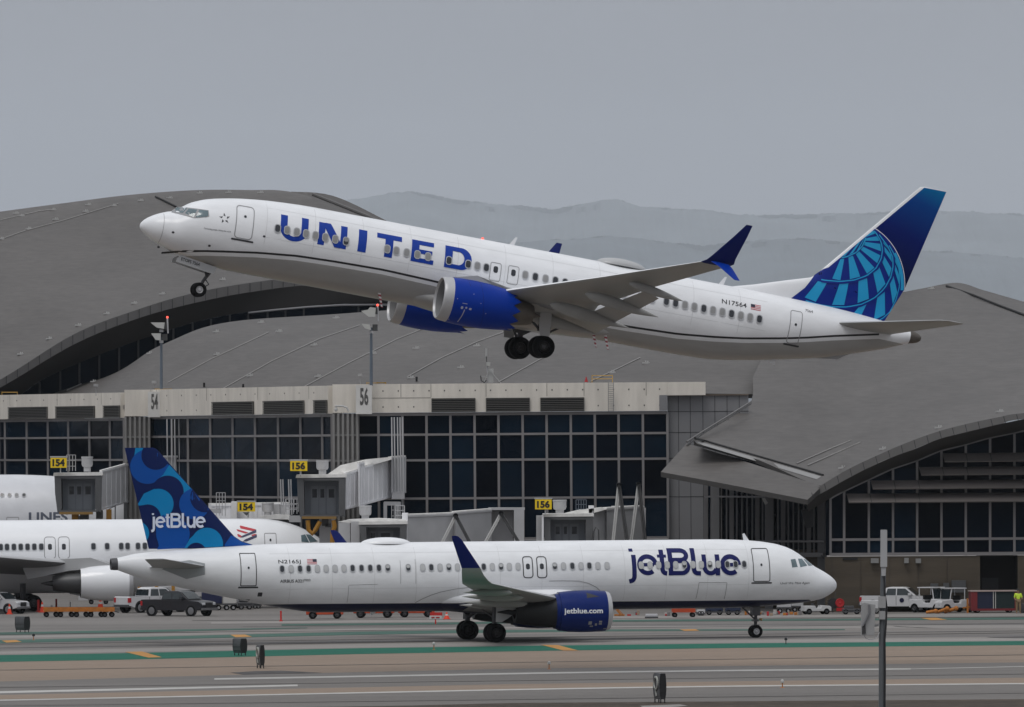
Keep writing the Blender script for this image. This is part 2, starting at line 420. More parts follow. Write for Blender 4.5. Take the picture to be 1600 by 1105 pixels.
def door(parent, fm, a0, a1, z0, z1, mt, w=0.06, r=0.12, win=None, sill=True, winr=0.1, nm='door'):
    ca, cz, ww, hh = (a0+a1)/2, (z0+z1)/2, abs(a1-a0), abs(z1-z0)
    sh = [ring2(rrect(ca, cz, ww, hh, r), rrect(ca, cz, ww-2*w, hh-2*w, max(r-w, .03)))+(0,)]
    if win: sh.append(poly2(rrect(ca, win[0], win[1], win[2], winr))+(1,))
    if sill: sh.append(poly2(rrect(ca, min(z0, z1)-0.07, ww+0.22, 0.09, .04))+(2,))
    return decal(nm, sh, fm, [mt, wglass, outd], parent, dl=.002)
def cabin_windows(parent, fm, items, w=0.26, h=0.36, z=None, light=wshade, r=0.11):
    for it in items:
        a, zz, kind = it
        pane = wglass if kind == 'd' else light
        sh = [poly2(rrect(a, zz, w, h, r))+(0,), ring2(rrect(a, zz, w+.08, h+.08, r+.03), rrect(a, zz, w, h, r))+(1,)]
        if kind == 'h': sh = [poly2(rrect(a, zz, w, h, r))+(0,), poly2(rrect(a, zz+h*.2, w*.9, h*.5, r*.7))+(2,)]+[sh[1]]; 
        decal('cabin_window', sh, fm, [wglass if kind == 'h' else pane, wrim, light], parent, step=(0, 0.12), dl=.035)
def text_decal(name, s, fm, mt, parent, a_left, a_right, z0, z1, bold=0.0, dl=.002, sx=1.0, step=(0.5, .12), shear=0.0, shift=0.0):
    vs, fs = text2d(s, bold, sx, shear)
    vs = [(a_left+(a_right-a_left)*x, z0+shift*x+(z1-z0)*y) for x, y in vs]
    return decal(name, [(vs, fs, 0)], fm, [mt], parent, dl=dl, step=step)
def flag(parent, fm, a0, a1, z0, z1, left):
    """left: 'a0' if canton is at a0 side"""
    sh = []
    n = 7; red = mat('flag_red', srgb(190, 90, 100), 0.5); wh = mat('flag_white', (.62, .6, .61), 0.5); bl = mat('flag_blue', srgb(22, 24, 50), 0.5)
    for i in range(n):
        q0 = z0+(z1-z0)*i/n; q1 = z0+(z1-z0)*(i+1)/n
        sh.append(poly2([(a0, q0), (a1, q0), (a1, q1), (a0, q1)])+(i % 2,))
    m_ = a0+(a1-a0)*.42
    sh.append(poly2([(a0, z0+(z1-z0)*.45), (m_, z0+(z1-z0)*.45), (m_, z1), (a0, z1)])+(2,))
    decal('flag_decal', sh, fm, [red, wh, bl], parent, dl=.002)
def interp(tab, x):
    if x <= tab[0][0]: return tab[0][1]
    for (x0, y0), (x1, y1) in zip(tab, tab[1:]):
        if x <= x1: return y0+(y1-y0)*(x-x0)/(x1-x0)
    return tab[-1][1]
def zline_material(name, table, amax, above, below, band=0.0, bandcol=None, rough=.32):
    """paint split along a waterline z(a): ramp used as a lookup of the line's height"""
    M = bpy.data.materials.new(name); M.use_nodes = True; n = M.node_tree.nodes; l = M.node_tree.links; b = n['Principled BSDF']
    b.inputs['Roughness'].default_value = rough; b.inputs['Coat Weight'].default_value = .08; b.inputs['Coat Roughness'].default_value = .1; b.inputs['Specular IOR Level'].default_value = .35
    tc = n.new('ShaderNodeTexCoord'); sp = n.new('ShaderNodeSeparateXYZ'); l.new(tc.outputs['Object'], sp.inputs[0])
    dv = n.new('ShaderNodeMath'); dv.operation = 'DIVIDE'; dv.inputs[1].default_value = amax; l.new(sp.outputs[0], dv.inputs[0])
    rp = n.new('ShaderNodeValToRGB'); l.new(dv.outputs[0], rp.inputs[0]); els = rp.color_ramp.elements
    for i, (a, z) in enumerate(table):
        v = (z+3)/6
        e_ = els[i] if i < 2 else els.new(a/amax)
        e_.position = a/amax; e_.color = (v, v, v, 1)
    m1 = n.new('ShaderNodeMath'); m1.operation = 'MULTIPLY_ADD'; m1.inputs[1].default_value = 6; m1.inputs[2].default_value = -3
    l.new(rp.outputs[0], m1.inputs[0])
    sb = n.new('ShaderNodeMath'); sb.operation = 'LESS_THAN'; l.new(sp.outputs[2], sb.inputs[0]); l.new(m1.outputs[0], sb.inputs[1])
    mx_ = n.new('ShaderNodeMix'); mx_.data_type = 'RGBA'; l.new(sb.outputs[0], mx_.inputs[0])
    mx_.inputs[6].default_value = (*above, 1); mx_.inputs[7].default_value = (*below, 1)
    # faint weathering
    mp = n.new('ShaderNodeMapping'); mp.inputs['Scale'].default_value = (.5, 1, 1.6); l.new(tc.outputs['Object'], mp.inputs[0])
    nz = n.new('ShaderNodeTexNoise'); nz.inputs['Scale'].default_value = 1.2; nz.inputs['Detail'].default_value = 7; l.new(mp.outputs[0], nz.inputs[0])
    mr = n.new('ShaderNodeMapRange'); mr.inputs[1].default_value = .3; mr.inputs[2].default_value = .75; mr.inputs[3].default_value = 1.02; mr.inputs[4].default_value = .89
    l.new(nz.outputs[0], mr.inputs[0])
    v = n.new('ShaderNodeVectorMath'); v.operation = 'SCALE'; l.new(mx_.outputs[2], v.inputs[0]); l.new(mr.outputs[0], v.inputs['Scale'])
    l.new(v.outputs[0], b.inputs['Base Color'])
    return M
class Fin:
    def __init__(s, le, te, tk=.055):   # polylines of (z, a)
        s.le, s.te, s.tk = le, te, tk; s.z0, s.z1 = le[0][0], le[-1][0]
    def half(s, a, z):
        l0, t0 = interp(s.le, z), interp(s.te, z); c = max(t0-l0, .01); x = min(max((a-l0)/c, 0), 1)
        return max(s.tk*min(c, 6.0)*(1-.35*(z-s.z0)/(s.z1-s.z0))*(2.6*math.sqrt(x)*(1-x)*.75), 0.0)
    def map(s, side):
        return lambda a, z, lift: Vector((a, side*(s.half(a, z)+lift), z))
    def build(s, parent, name, mats):
        Z = sorted(set([p[0] for p in s.le+s.te]+[s.z0+(s.z1-s.z0)*i/30 for i in range(31)])); Z = [z for z in Z if s.z0 <= z <= s.z1]
        n = 40; b = MB(); vs = []
        for z in Z:
            l0, t0 = interp(s.le, z), interp(s.te, z)
            xs = [((i/n)**2 if i < n*.3 else None) for i in range(n+1)]
            xs = [(i/n)**1.6 for i in range(n+1)]
            row = [(l0+(t0-l0)*x, 1, z) for x in xs]+[(l0+(t0-l0)*x, -1, z) for x in reversed(xs[1:-1])]
            vs += [(a, q*s.half(a, z_), z_) for a, q, z_ in row]
        m_ = 2*n; fs = []
        for i in range(len(Z)-1):
            for j in range(m_): p = i*m_+j; q = i*m_+(j+1) % m_; fs.append((p, q, q+m_, p+m_))
        fs.append(tuple(range(m_))); fs.append(tuple(range(len(vs)-m_, len(vs))))
        b.add(vs, fs, 0); return b.build(name, mats, parent, True)

# ------------------------------------------------------------------ departing airliner (in the air)
UM = frame_matrix(R(14.8), R(10.4), at(218.8, 351, 424), True)
U = thing('passenger_jet', 'white twin-engine airliner with blue engines, climbing in the air with its wheels down', 'airliner', M=UM)
def ul(px, py, l=-1.85): return loc(UM, px, py, l)
UF = Fus([(0, -.03, -.03, .0), (.05, .13, -.2, .17), (.16, .27, -.30, .31), (.68, .64, -.64, .72), (1.27, .90, -.87, .99), (1.62, 1.0, -1.0, 1.12), (2.0, 1.29, -1.1, 1.26), (2.46, 1.60, -1.18, 1.38),
          (3.25, 1.91, -1.33, 1.54), (4.07, 2.1, -1.44, 1.66), (4.9, 2.24, -1.5, 1.76), (6.56, 2.41, -1.51, 1.86), (8.8, 2.5, -1.51, 1.88), (28, 2.5, -1.51, 1.88), (30.45, 2.5, -1.46, 1.88),
          (31.98, 2.49, -1.27, 1.84), (33.24, 2.48, -1.04, 1.79), (35.14, 2.45, -.65, 1.64), (36.83, 2.4, -.26, 1.40), (38.33, 2.31, .21, 1.08), (39.83, 2.17, .71, .75), (41.2, 1.97, 1.26, .40)])
UL = [(1.3, -1.22), (2.3, -.97), (3.47, -.76), (5.94, -.41), (7.94, -.21), (9.96, -.14), (12.5, -.10), (15.17, -.19), (18, -.36), (21, -.54), (24.2, -.65), (26, -.63), (28.5, -.54), (30.5, -.34), (32.04, -.13), (34.12, .25), (35.35, .51), (36.76, .85), (39.4, 1.42)]
ub = zline_material('white_over_grey_paint', [(a, z-.24) for a, z in UL], 42.2, (.80, .81, .83), (.36, .355, .345))
uf = UF.build(U, [ub])
um = UF.map(-1)
# tail cone end
b = MB(); T_ = UF.val(41.2); zc = (T_[0]+T_[1])/2
b.lathe([(41.2, .375), (41.45, .33), (41.7, .25), (41.86, .13), (41.86, .001)], 'x', (0, 0, zc+.03), 28)
b.build('auxiliary_exhaust', [hotm], U, True)
# waterline stripe
sv = [(a, interp(UL, a)+.05) for a in [1.35+i*.5 for i in range(77)]]; sv2 = [(a, z-.10) for a, z in sv]
n_ = len(sv); decal('waterline_stripe', [(sv+sv2, [(i, i+1, n_+i+1, n_+i) for i in range(n_-1)], 0)], um, [black], U, step=(0, .2))
decal('waterline_stripe', [(sv+sv2, [(i, i+1, n_+i+1, n_+i) for i in range(n_-1)], 0)], UF.map(1), [black], U, step=(0, .2))
# radome seam
decal('radome_seam', [poly2([(1.02, -.74), (1.045, -.74), (1.045, .74), (1.02, .74)])], um, [mat('seam_mid', (.42, .42, .43), .5)], U)
# belly fairing
b = MB(); canoe(b, 13.6, 27.6, 0, -1.02, -1.02, 1.92, .70, n=40, m=40, nose=.34, pw=2.8); b.build('belly_fairing', [ub], U, True)
# cockpit windows
def ucw(pts, k=0): return poly2([ul(240+x/6.5, 300+y/6.5, l) for x, y, l in pts])+(k,)
cw = [ucw([(205, 203, -.75), (275, 152, -.85), (365, 165, -1.2), (312, 213, -1.15)]), ucw([(330, 216, -1.2), (378, 168, -1.25), (455, 180, -1.35), (412, 258, -1.4)]),
      ucw([(432, 260, -1.42), (478, 182, -1.4), (565, 190, -1.5), (560, 243, -1.5), (540, 252, -1.5)])]
fr = [ucw([(196, 206, -.75), (272, 146, -.85), (480, 172, -1.38), (572, 186, -1.5), (570, 248, -1.5), (545, 257, -1.5), (412, 266, -1.4)], 1)]
cwo = decal('cockpit_windows', fr+cw, um, [cglass, outl], U, step=(.15, .1), dl=.004)
# faint skin joints
def skin_seams(parent, fm, amin, amax, zlo, zhi, longs, nm='skin_seam'):
    a = amin; random.seed(3)
    while a < amax:
        decal(nm, [poly2([(a, zlo), (a+.022, zlo), (a+.022, zhi), (a, zhi)])], fm, [seamw], parent, step=(0, .15), dl=-.004); a += 2.54
    for z in longs: decal(nm, [poly2([(amin, z), (amax, z), (amax, z+.016), (amin, z+.016)])], fm, [seamw], parent, step=(1.2, 0), dl=-.004)
skin_seams(U, um, 6.1, 33, .05, 2.35, (1.95, .42))
# doors
door(U, um, 4.52, 5.45, .12, 1.84, outl, .045, .2, win=(1.28, .14, .14), winr=.069)
door(U, um, 34.25, 34.93, .05, 1.78, outl, .04, .14, win=(1.05, .14, .14), winr=.069)
for a in (18.3, 19.25): door(U, um, a-.30, a+.30, .36, 1.33, outl, .035, .12, win=(.97, .24, .34), sill=False, nm='exit_hatch')
W_ = [(6.68, 'd'), (7.18, 'l'), (7.69, 'l'), (8.18, 'l'), (8.68, 'l'), (9.2, 'l'), (9.73, 'l'), (10.3, 'h'), (12.49, 'l'), (12.98, 'l'), (13.53, 'l'), (14.1, 'l'), (14.67, 'l'), (15.79, 'd'), (16.82, 'd'), (17.31, 'l'), (17.79, 'd'),
      (19.88, 'l'), (20.42, 'd'), (20.97, 'l'), (21.5, 'd'), (22.02, 'd'), (22.53, 'l'), (23.05, 'd'), (23.6, 'l'), (24.1, 'd'), (24.6, 'd'), (25.2, 'l'), (26.1, 'd'), (26.72, 'd'),
      (27.5, 'd'), (28.0, 'd'), (28.51, 'l'), (29.02, 'l'), (29.53, 'd'), (30.03, 'l'), (30.54, 'l'), (31.04, 'd'), (31.55, 'l'), (32.06, 'l'), (32.57, 'd')]
cabin_windows(U, um, [(a, .97, k) for a, k in W_])
# big lettering
def strokes_shapes(lst, k=0): return [(*stroke(p, w), k) for p, w in lst]
cap0, cap1 = .58, 1.72
def bowl(x0, x1, z0, z1, w): pass
sU = [([(7.0, 1.74)]+[(7.0, 1.2)]+arc(7.55, 1.05, .55, .46, 180, 360, 18)+[(8.1, 1.2), (8.1, 1.76)], [.36]*2+[.36-.12*math.sin(R(10*i)) for i in range(19)]+[.36]*2)]
sI = [([(11.17, cap0), (11.17, cap1)], .44)]
sT = [([(11.92, 1.60), (13.24, 1.60)], .25), ([(12.58, .56), (12.58, 1.48)], .42)]
sE = [([(13.98, .60), (13.98, 1.72)], .40), ([(14.18, 1.61), (14.95, 1.61)], .22), ([(14.18, 1.165), (14.88, 1.165)], .21), ([(14.18, .71), (14.98, .71)], .22)]
sD = [([(15.76, .61), (15.76, 1.73)], .40), ([(15.96, 1.62), (16.3, 1.62)]+arc(16.33, 1.17, .46, .45, 88, -88, 18)+[(16.3, .72), (15.96, .72)], [.22]*2+[.22+.17*math.sin(R(10*i)) for i in range(19)]+[.22]*2)]
sN = [([(9.0, .56), (9.0, 1.72)], .34), ([(10.17, .56), (10.17, 1.72)], .34)]
decal('airline_name', strokes_shapes(sU+sN+sI+sT+sE+sD)+[poly2([(9.16, 1.72), (9.45, 1.72), (10.02, .84), (10.02, .56), (9.73, .56), (9.16, 1.44)])+(0,)], um, [uletter], U, step=(.5, .1))
z0 = .97
text_decal('registration', 'N17564', um, outd, U, *[ul(x, 470)[0] for x in (1130, 1170)], 1.42, 1.66, bold=.012)
flag(U, um, ul(1175.5, 478)[0], ul(1191.5, 478)[0], 1.40, 1.68, 'a0')
a0_, z0_ = ul(1260, 487, -1.5); text_decal('fleet_number', '7564', um, outd, U, a0_, a0_+.42, z0_-.0, z0_+.14)
text_decal('slogan', 'Connecting people. Uniting the world.', um, outd, U, 2.98, 4.35, .25, .36, shift=.06)
# star emblem: ring of five small kites
cx_, cz_ = ul(240+725/6.5, 300+268/6.5, -1.6); sh = []
for i in range(5):
    t = 90+72*i+10
    p = lambda rr, tt: (cx_+rr*math.cos(R(tt)), cz_+rr*math.sin(R(tt)))
    sh.append(poly2([p(.29, t), p(.12, t-34), p(.15, t+16)])+(0,))
decal('star_emblem', sh, um, [outd], U)
dots = [(285, 292), (222, 380), (850, 318), (520, 375)]
decal('static_port', [poly2(rrect(*ul(200+x/4, 290+y/4, -1.2 if x < 500 else -1.8), .13, .1, .04))+(0,) for x, y in dots], um, [outd], U, step=(0, 0))
# fin
UFN = Fin([(2.30, 31.0), (2.52, 31.42), (2.83, 32.56), (3.28, 34.0), (3.72, 35.46), (4.0, 35.8), (4.32, 36.05), (9.42, 40.5), (9.47, 40.75)],
          [(2.0, 39.5), (2.22, 39.72), (4.03, 40.59), (9.45, 41.96), (9.47, 41.9)], .05)
UFN.z0 = 2.30
fin = UFN.build(U, 'tail_fin', [white])
# fin livery
gm = bpy.data.materials.new('fin_gradient_blue'); gm.use_nodes = True; n = gm.node_tree.nodes; l = gm.node_tree.links; b_ = n['Principled BSDF']
b_.inputs['Roughness'].default_value = .42; b_.inputs['Specular IOR Level'].default_value = .12
tc = n.new('ShaderNodeTexCoord'); sp = n.new('ShaderNodeSeparateXYZ'); l.new(tc.outputs['Object'], sp.inputs[0])
ma = n.new('ShaderNodeMath'); ma.operation = 'MULTIPLY_ADD'; ma.inputs[1].default_value = .35; l.new(sp.outputs[0], ma.inputs[0]); l.new(sp.outputs[2], ma.inputs[2])
mr = n.new('ShaderNodeMapRange'); mr.inputs[1].default_value = 18.2; mr.inputs[2].default_value = 24.2; l.new(ma.outputs[0], mr.inputs[0])
rp = n.new('ShaderNodeValToRGB'); l.new(mr.outputs[0], rp.inputs[0])
rp.color_ramp.elements[0].color = (*srgb(0, 8, 45), 1); rp.color_ramp.elements[1].color = (*srgb(0, 112, 165), 1)
e_ = rp.color_ramp.elements.new(.45); e_.color = (*srgb(0, 24, 98), 1); e_ = rp.color_ramp.elements.new(.78); e_.color = (*srgb(0, 62, 132), 1)
l.new(rp.outputs[0], b_.inputs['Base Color'])
def z4(x, y): return loc(UM, 1180+x/3.566, 270+y/3.566, -.12)
body = [(34.45, 2.36), (39.62, 2.10), (39.78, 2.22), (40.57, 4.03), (41.93, 9.42), (40.70, 9.42), (36.33, 4.42), (36.05, 4.28), (35.64, 3.90), (35.17, 3.12)]
p1_, p2_, p3_ = z4(650, 300), z4(775, 420), z4(835, 640)
def circ3(a, b, c):
    d = 2*(a[0]*(b[1]-c[1])+b[0]*(c[1]-a[1])+c[0]*(a[1]-b[1])); s2 = [q[0]**2+q[1]**2 for q in (a, b, c)]
    x = (s2[0]*(b[1]-c[1])+s2[1]*(c[1]-a[1])+s2[2]*(a[1]-b[1]))/d; y = (s2[0]*(c[0]-b[0])+s2[1]*(a[0]-c[0])+s2[2]*(b[0]-a[0]))/d
    return x, y, math.hypot(a[0]-x, a[1]-y)
gx, gz, gr = circ3(p1_, p2_, p3_)
CC = arc(gx, gz, gr, gr, 0, 360, 72)[:-1]
CCo = arc(gx, gz, gr+.035, gr+.035, 0, 360, 72)[:-1]
CCi = arc(gx, gz, gr-.07, gr-.07, 0, 360, 72)[:-1]
# the art body is cut to convex pieces so circles can be clipped by it
bodyc = [(34.9, 2.33), (39.62, 2.10), (39.78, 2.22), (40.57, 4.03), (41.93, 9.42), (40.70, 9.42), (36.25, 4.36)]
shp = [poly2(body)+(0,)]
wr = clip(CCo, bodyc); bl_ = clip(CC, bodyc)
if wr: shp.append(poly2(wr)+(1,))
if bl_: shp.append(poly2(bl_)+(2,))
dark_tri = [(34.45, 2.36), (39.0, 2.12), (36.30, 4.40), (36.05, 4.28), (35.64, 3.90), (35.17, 3.12)]
shp.append(poly2(dark_tri)+(2,))
rings = [[(440, 482), (465, 477), (510, 468), (560, 445), (595, 410), (613, 375), (615, 345)],
         [(325, 588), (390, 600), (470, 606), (550, 598), (620, 573), (670, 533), (700, 480), (708, 430), (700, 385), (675, 340), (650, 308)],
         [(235, 672), (275, 712), (350, 735), (430, 748), (510, 748), (590, 733), (660, 700), (720, 645), (755, 580), (768, 520), (765, 470), (740, 415), (690, 345)],
         [(430, 800), (560, 830), (640, 835), (705, 818), (752, 775), (785, 710), (803, 640), (806, 580), (798, 520), (780, 465), (745, 405)]]
def ringpt(rg, t):
    pts = rings[rg]; ds = [0]
    for p, q in zip(pts, pts[1:]): ds.append(ds[-1]+math.hypot(p[0]-q[0], p[1]-q[1]))
    x = t*ds[-1]; i = 0
    while i < len(ds)-2 and x > ds[i+1]: i += 1
    f = (x-ds[i])/(ds[i+1]-ds[i]); return (pts[i][0]+(pts[i+1][0]-pts[i][0])*f, pts[i][1]+(pts[i+1][1]-pts[i][1])*f)
def ccw(p): return p if sum(p[i][0]*p[(i+1) % len(p)][1]-p[(i+1) % len(p)][0]*p[i][1] for i in range(len(p))) > 0 else p[::-1]
def cell(r0_, r1_, a, b, g0=.04, g1=.96, t0=None):
    # quad between two rings
    t0 = t0 or (a, b)
    A, B = ringpt(r0_, t0[0]), ringpt(r0_, t0[1]); C_, D = ringpt(r1_, b), ringpt(r1_, a)
    mixp = lambda p, q, f: (p[0]+(q[0]-p[0])*f, p[1]+(q[1]-p[1])*f)
    q = [mixp(A, D, g0), mixp(B, C_, g0), mixp(B, C_, g1), mixp(A, D, g1)]
    q = ccw([z4(*p) for p in q]); q = clip(clip(q, bodyc), CCi)
    if len(q) > 2: shp.append(poly2(q)+(3,))
for a, b in ((.16, .24), (.33, .43), (.50, .59), (.64, .72), (.76, .83), (.86, .91), (.94, .98)): cell(0, 1, a, b, .06, .95)
for a, b in ((.05, .13), (.24, .32), (.41, .49), (.56, .64), (.69, .75), (.79, .84), (.875, .915), (.945, .975)): cell(1, 2, a, b, .10, .93)
for a, b in ((.12, .2), (.32, .42), (.52, .62), (.68, .75), (.80, .86), (.90, .95)): cell(2, 3, a, b, .08, .95, t0=(a*.62+.36, b*.62+.36))
for t0_, t1_ in ((.12, .22), (.32, .42), (.51, .60), (.68, .76), (.84, .91)):
    A_q, B_q = ringpt(0, t0_), ringpt(0, t1_); lq = lambda p, f: (p[0]+(640-p[0])*f, p[1]+(305-p[1])*f)
    q = ccw([z4(*p) for p in (lq(A_q, .05), lq(B_q, .05), lq(B_q, .55), lq(A_q, .55))]); q = clip(q, bodyc)
    if len(q) > 2: shp.append(poly2(q)+(3,))
for rg, dark in ((1, 1), (2, 1), (3, 1), (1, 0), (2, 0), (3, 0), (0, 0)):
    pts = [z4(*ringpt(rg, i/30)) for i in range(31)]
    if dark: pts = [(gx+(p[0]-gx)*1.0+.0, p[1]-.085) if i < 18 else (p[0]+.085, p[1]-.03) for i, p in enumerate(pts)]
    vs, fs = stroke(pts, .10 if dark else (.06 if rg < 3 else .05))
    keep = []
    cb = lambda p, cp: all((cp[(i+1) % len(cp)][0]-cp[i][0])*(p[1]-cp[i][1])-(cp[(i+1) % len(cp)][1]-cp[i][1])*(p[0]-cp[i][0]) >= 0 for i in range(len(cp)))
    for f in fs:
        if all(cb(vs[i], bodyc) for i in f): keep.append(f)
    shp.append((vs, keep, 2 if dark else 3))
# light rim inside the circle on the right
pts = arc(gx, gz, gr-.14, gr-.14, -75, 40, 40); vs, fs = stroke(pts, .17); fs = [f for f in fs if all(cb(vs[i], bodyc) for i in f)]
shp.append((vs, fs, 3))
decal('fin_livery', shp, UFN.map(-1), [gm, white, ufin, usky], fin, step=(.09, .3), dl=.006)
decal('fin_livery', [poly2(body)], UFN.map(1), [gm], fin, step=(.09, .6), dl=.002)
b = MB(); b.box(40.9, 41.75, -.01, .01, 9.0, 9.02)
# stabilizers
for sg in (-1, 1):
    loft_wing(U, 'stabilizer', [(36.6, .6, 1.50, 3.4, .10, 7, 0), (36.95, 1.2, 1.57, 3.15, .10, 7, 0), (40.6, 6.8, 2.28, 1.2, .09, 7, 0), (41.0, 7.1, 2.33, .85, .06, 7, 0)], sg, [gpaint, wingu])
# wings
tipLE = 24.76
for sg in (-1, 1):
    secs = [(15.6, .6, -.95, 7.6, .14, 6, 2), (16.3, 1.9, -.80, 6.9, .135, 6, 2), (17.8, 4.6, -.36, 5.2, .12, 6, 1.5), (18.55, 6.0, -.08, 4.3, .115, 7, 1), (21.5, 11.2, .98, 2.75, .11, 8, 0), (24.76, 16.9, 2.22, 1.45, .10, 9, -1)]
    wg = loft_wing(U, 'wing', secs, sg, [white, wingu])
    loft_wing(U, 'winglet', [(24.76, 16.9, 2.22, 1.45, .10, 20, 0), (24.95, 17.2, 2.36, 1.42, .09, 55, 0), (25.15, 17.4, 2.62, 1.2, .08, 72, 0), (26.0, 17.85, 3.75, .62, .07, 76, 0), (26.42, 18.05, 4.35, .32, .06, 78, 0)], sg, [unavy, unavy])
    loft_wing(U, 'winglet', [(25.15, 17.25, 2.30, .95, .08, -25, 0), (25.5, 17.6, 2.10, .72, .08, -40, 0), (26.25, 18.1, 1.55, .30, .07, -40, 0)], sg, [ublue, ublue])
    # slat along the leading edge
    # flaps
    fl = MB()
    for (a0, y0, z0, c0), (a1, y1, z1, c1) in (((22.4, 2.1, -1.0, 1.5), (22.6, 5.4, -.62, 1.3)), ((22.5, 6.3, -.55, 1.25), (23.6, 11.4, .62, .85))):
        vs = []
        for a, y, z, c in ((a0, y0, z0, c0), (a1, y1, z1, c1)):
            for x, q in [(0, 0), (.25, .07), (1, -.26), (.3, -.10)]: vs.append((a+x*c, sg*y, z+q*c))
        fl.add(vs, [(0, 1, 5, 4), (1, 2, 6, 5), (2, 3, 7, 6), (3, 0, 4, 7), (0, 3, 2, 1), (4, 5, 6, 7)])
    fl.build('flap', [wingu], wg)
    for a0, a1, y, z0, z1, rw, rh in ((19.6, 23.7, 3.3, -1.05, -1.42, .20, .32), (20.2, 24.6, 6.4, -.55, -1.02, .22, .34), (21.2, 25.2, 9.2, .10, -.38, .20, .32), (22.6, 25.6, 12.0, .85, .45, .15, .24)):
        b = MB(); canoe(b, a0, a1, sg*y, z0, z1, rw, rh); b.build('flap_track_fairing', [wingu], wg, True)
    # pylon
    b = MB(); b.prism([(15.4, sg*4.66, -.02), (18.6, sg*4.66, -.02), (21.0, sg*4.66, -.75), (22.0, sg*4.66, -.72), (18.0, sg*4.66, -.25), (16.6, sg*4.66, .28)], (0, sg*.34, 0)); b.build('pylon', [gpaint], U)
    e = engine(U, 14.85, sg, 4.83, -1.17, 1.14, ublue, L=3.9, chev=.40, core=1.5, lipl=.52, nm='engine')
    if sg < 0:
        def um2(a, z, lift, e_a=14.85, ey=-4.83, ez=-1.17, r=1.14):
            rr = interp([(0, .90), (.2, .975), (.52, 1.0), (1.0, 1.035), (1.7, 1.045), (2.4, 1.02), (3.1, .955), (3.7, .885)], a-e_a)*r; q = max(-.98, min(.98, (z-ez)/rr)); c = math.sqrt(1-q*q); return Vector((a, ey-(rr+lift)*c, ez+(rr+lift)*q))
        q2 = lambda x, y: ul(580+x/4, 330+y/4, -5.9)
        mk2 = [poly2(rrect(*q2(566, 603), .12, .14, .05))+(0,), poly2(rrect(*q2(592, 604), .10, .10, .04))+(0,), poly2(rrect(*q2(617, 612), .13, .10, .02))+(0,), poly2(rrect(*q2(583, 578), .26, .03, .01))+(0,)]
        mk2 += [(*stroke([q2(583, 615), q2(572, 650), q2(556, 690)], .045), 0)]
        mk2 += [poly2(rrect(*q2(x, y), .04, .04, .015))+(0,) for x, y in ((478, 565), (537, 548), (682, 578), (500, 672), (715, 640), (640, 520))]
        decal('placard', mk2, um2, [mat('placard_grey', (.34, .36, .45), .5)], e, step=(0, .1))
        decal('cowl_seam', [(*stroke([q2(625, 410), q2(628, 470)], .02), 0), (*stroke([q2(700, 430), (ul(580+700/4, 330+720/4, -5.9))], .018), 0)], um2, [unavy], e, step=(.2, .08))
    # main gear
    g = MB(); g.tube([(21.3, sg*2.36, -.9), (21.2, sg*2.36, -2.5)], .16, 12); g.bar((21.2, sg*1.7, -2.53), (21.2, sg*3.0, -2.53), .16); g.box(20.9, 21.5, sg*2.36-.2, sg*2.36+.2, -1.75, -.9); g.tube([(21.2, sg*2.8, -2.0), (20.5, sg*2.0, -1.2)], .07)
    g.tube([(21.22, sg*2.6, -1.9), (22.2, sg*2.4, -1.25)], .06)
    gr_ = g.build('main_landing_gear', [dmetal], U, True)
    for y in (1.90, 2.78): wheel(gr_, 21.22, sg*y, -2.53, .58, .44, rim=darkrim)
    b = MB(); P = [ul(x, y, -3.55) for x, y in ((845, 483), (862, 486), (861, 505), (858, 526), (843, 524), (842, 505))]
    b.prism([(a, sg*3.55, z) for a, z in P], (0, sg*.05, 0)); b.build('gear_door', [gpaint], gr_)
# nose gear
g = MB(); g.tube([(4.2, 0, -1.35), (3.72, 0, -2.25), (3.6, 0, -2.7)], [.10, .085, .07], 12); g.tube([(3.62, 0, -1.25), (3.85, 0, -2.0)], .055); g.tube([(3.8, 0, -2.1), (4.05, 0, -2.35), (3.75, 0, -2.6)], .035)
g.bar((3.56, -.3, -2.72), (3.56, .3, -2.72), .09); g.box(3.6, 4.1, -.16, .16, -1.75, -1.5)
ng = g.build('nose_landing_gear', [dmetal], U, True)
for y in (-.24, .24): wheel(ng, 3.56, y, -2.72, .37, .22, rim=lipm)
for sg in (-1, 1):
    b = MB(); P = [ul(240+x/6.5, 300+y/6.5, -.5) for x, y in ((285, 642), (590, 750), (640, 762), (608, 832), (572, 826), (225, 708), (240, 668))]
    b.prism([(a, sg*.5, z) for a, z in P], (0, sg*.05, 0)); gd = b.build('gear_door', [gpaint], ng)
    if sg < 0:
        P0, P1 = ul(240+278/6.5, 300+695/6.5, -.55), ul(240+465/6.5, 300+757/6.5, -.55)
        vs, fs = text2d('ETOPS 7564', .02); dx, dz = P1[0]-P0[0], P1[1]-P0[1]
        V = [(P0[0]+dx*x-.0*y, -.56, P0[1]+dz*x+.17*y) for x, y in vs]; mk('door_number', V, fs, [outd], gd)
b = MB(); ball(b, (25.3, 0, 2.44), 1.35, .75, .40, half=True, n=24); b.build('antenna_dome', [gpaint], U, True)
for px, py in ((795, 381), (1122, 444)):
    a, z = ul(px, py, 0); b = MB(); b.prism([(a, -.02, 2.45), (a+.28, -.02, 2.45), (a+.40, -.02, 2.92), (a+.30, -.02, 2.92)], (0, .04, 0)); b.build('blade_antenna', [white], U)
b = MB(); b.prism([(33.8, -.02, -.95), (34.4, -.02, -.85), (34.3, -.02, -1.1)], (0, .04, 0)); b.build('blade_antenna', [white], U)
b = MB(); b.prism([(36.0, -.02, -.42), (38.2, -.02, .18), (37.6, -.02, -.22)], (0, .06, 0)); b.build('tail_skid', [gpaint], U)
b = MB(); a, z = ul(754, 373, 0); ball(b, (a, 0, 2.52), .07, .05, .07); b.build('beacon_light', [beacon], U, True)
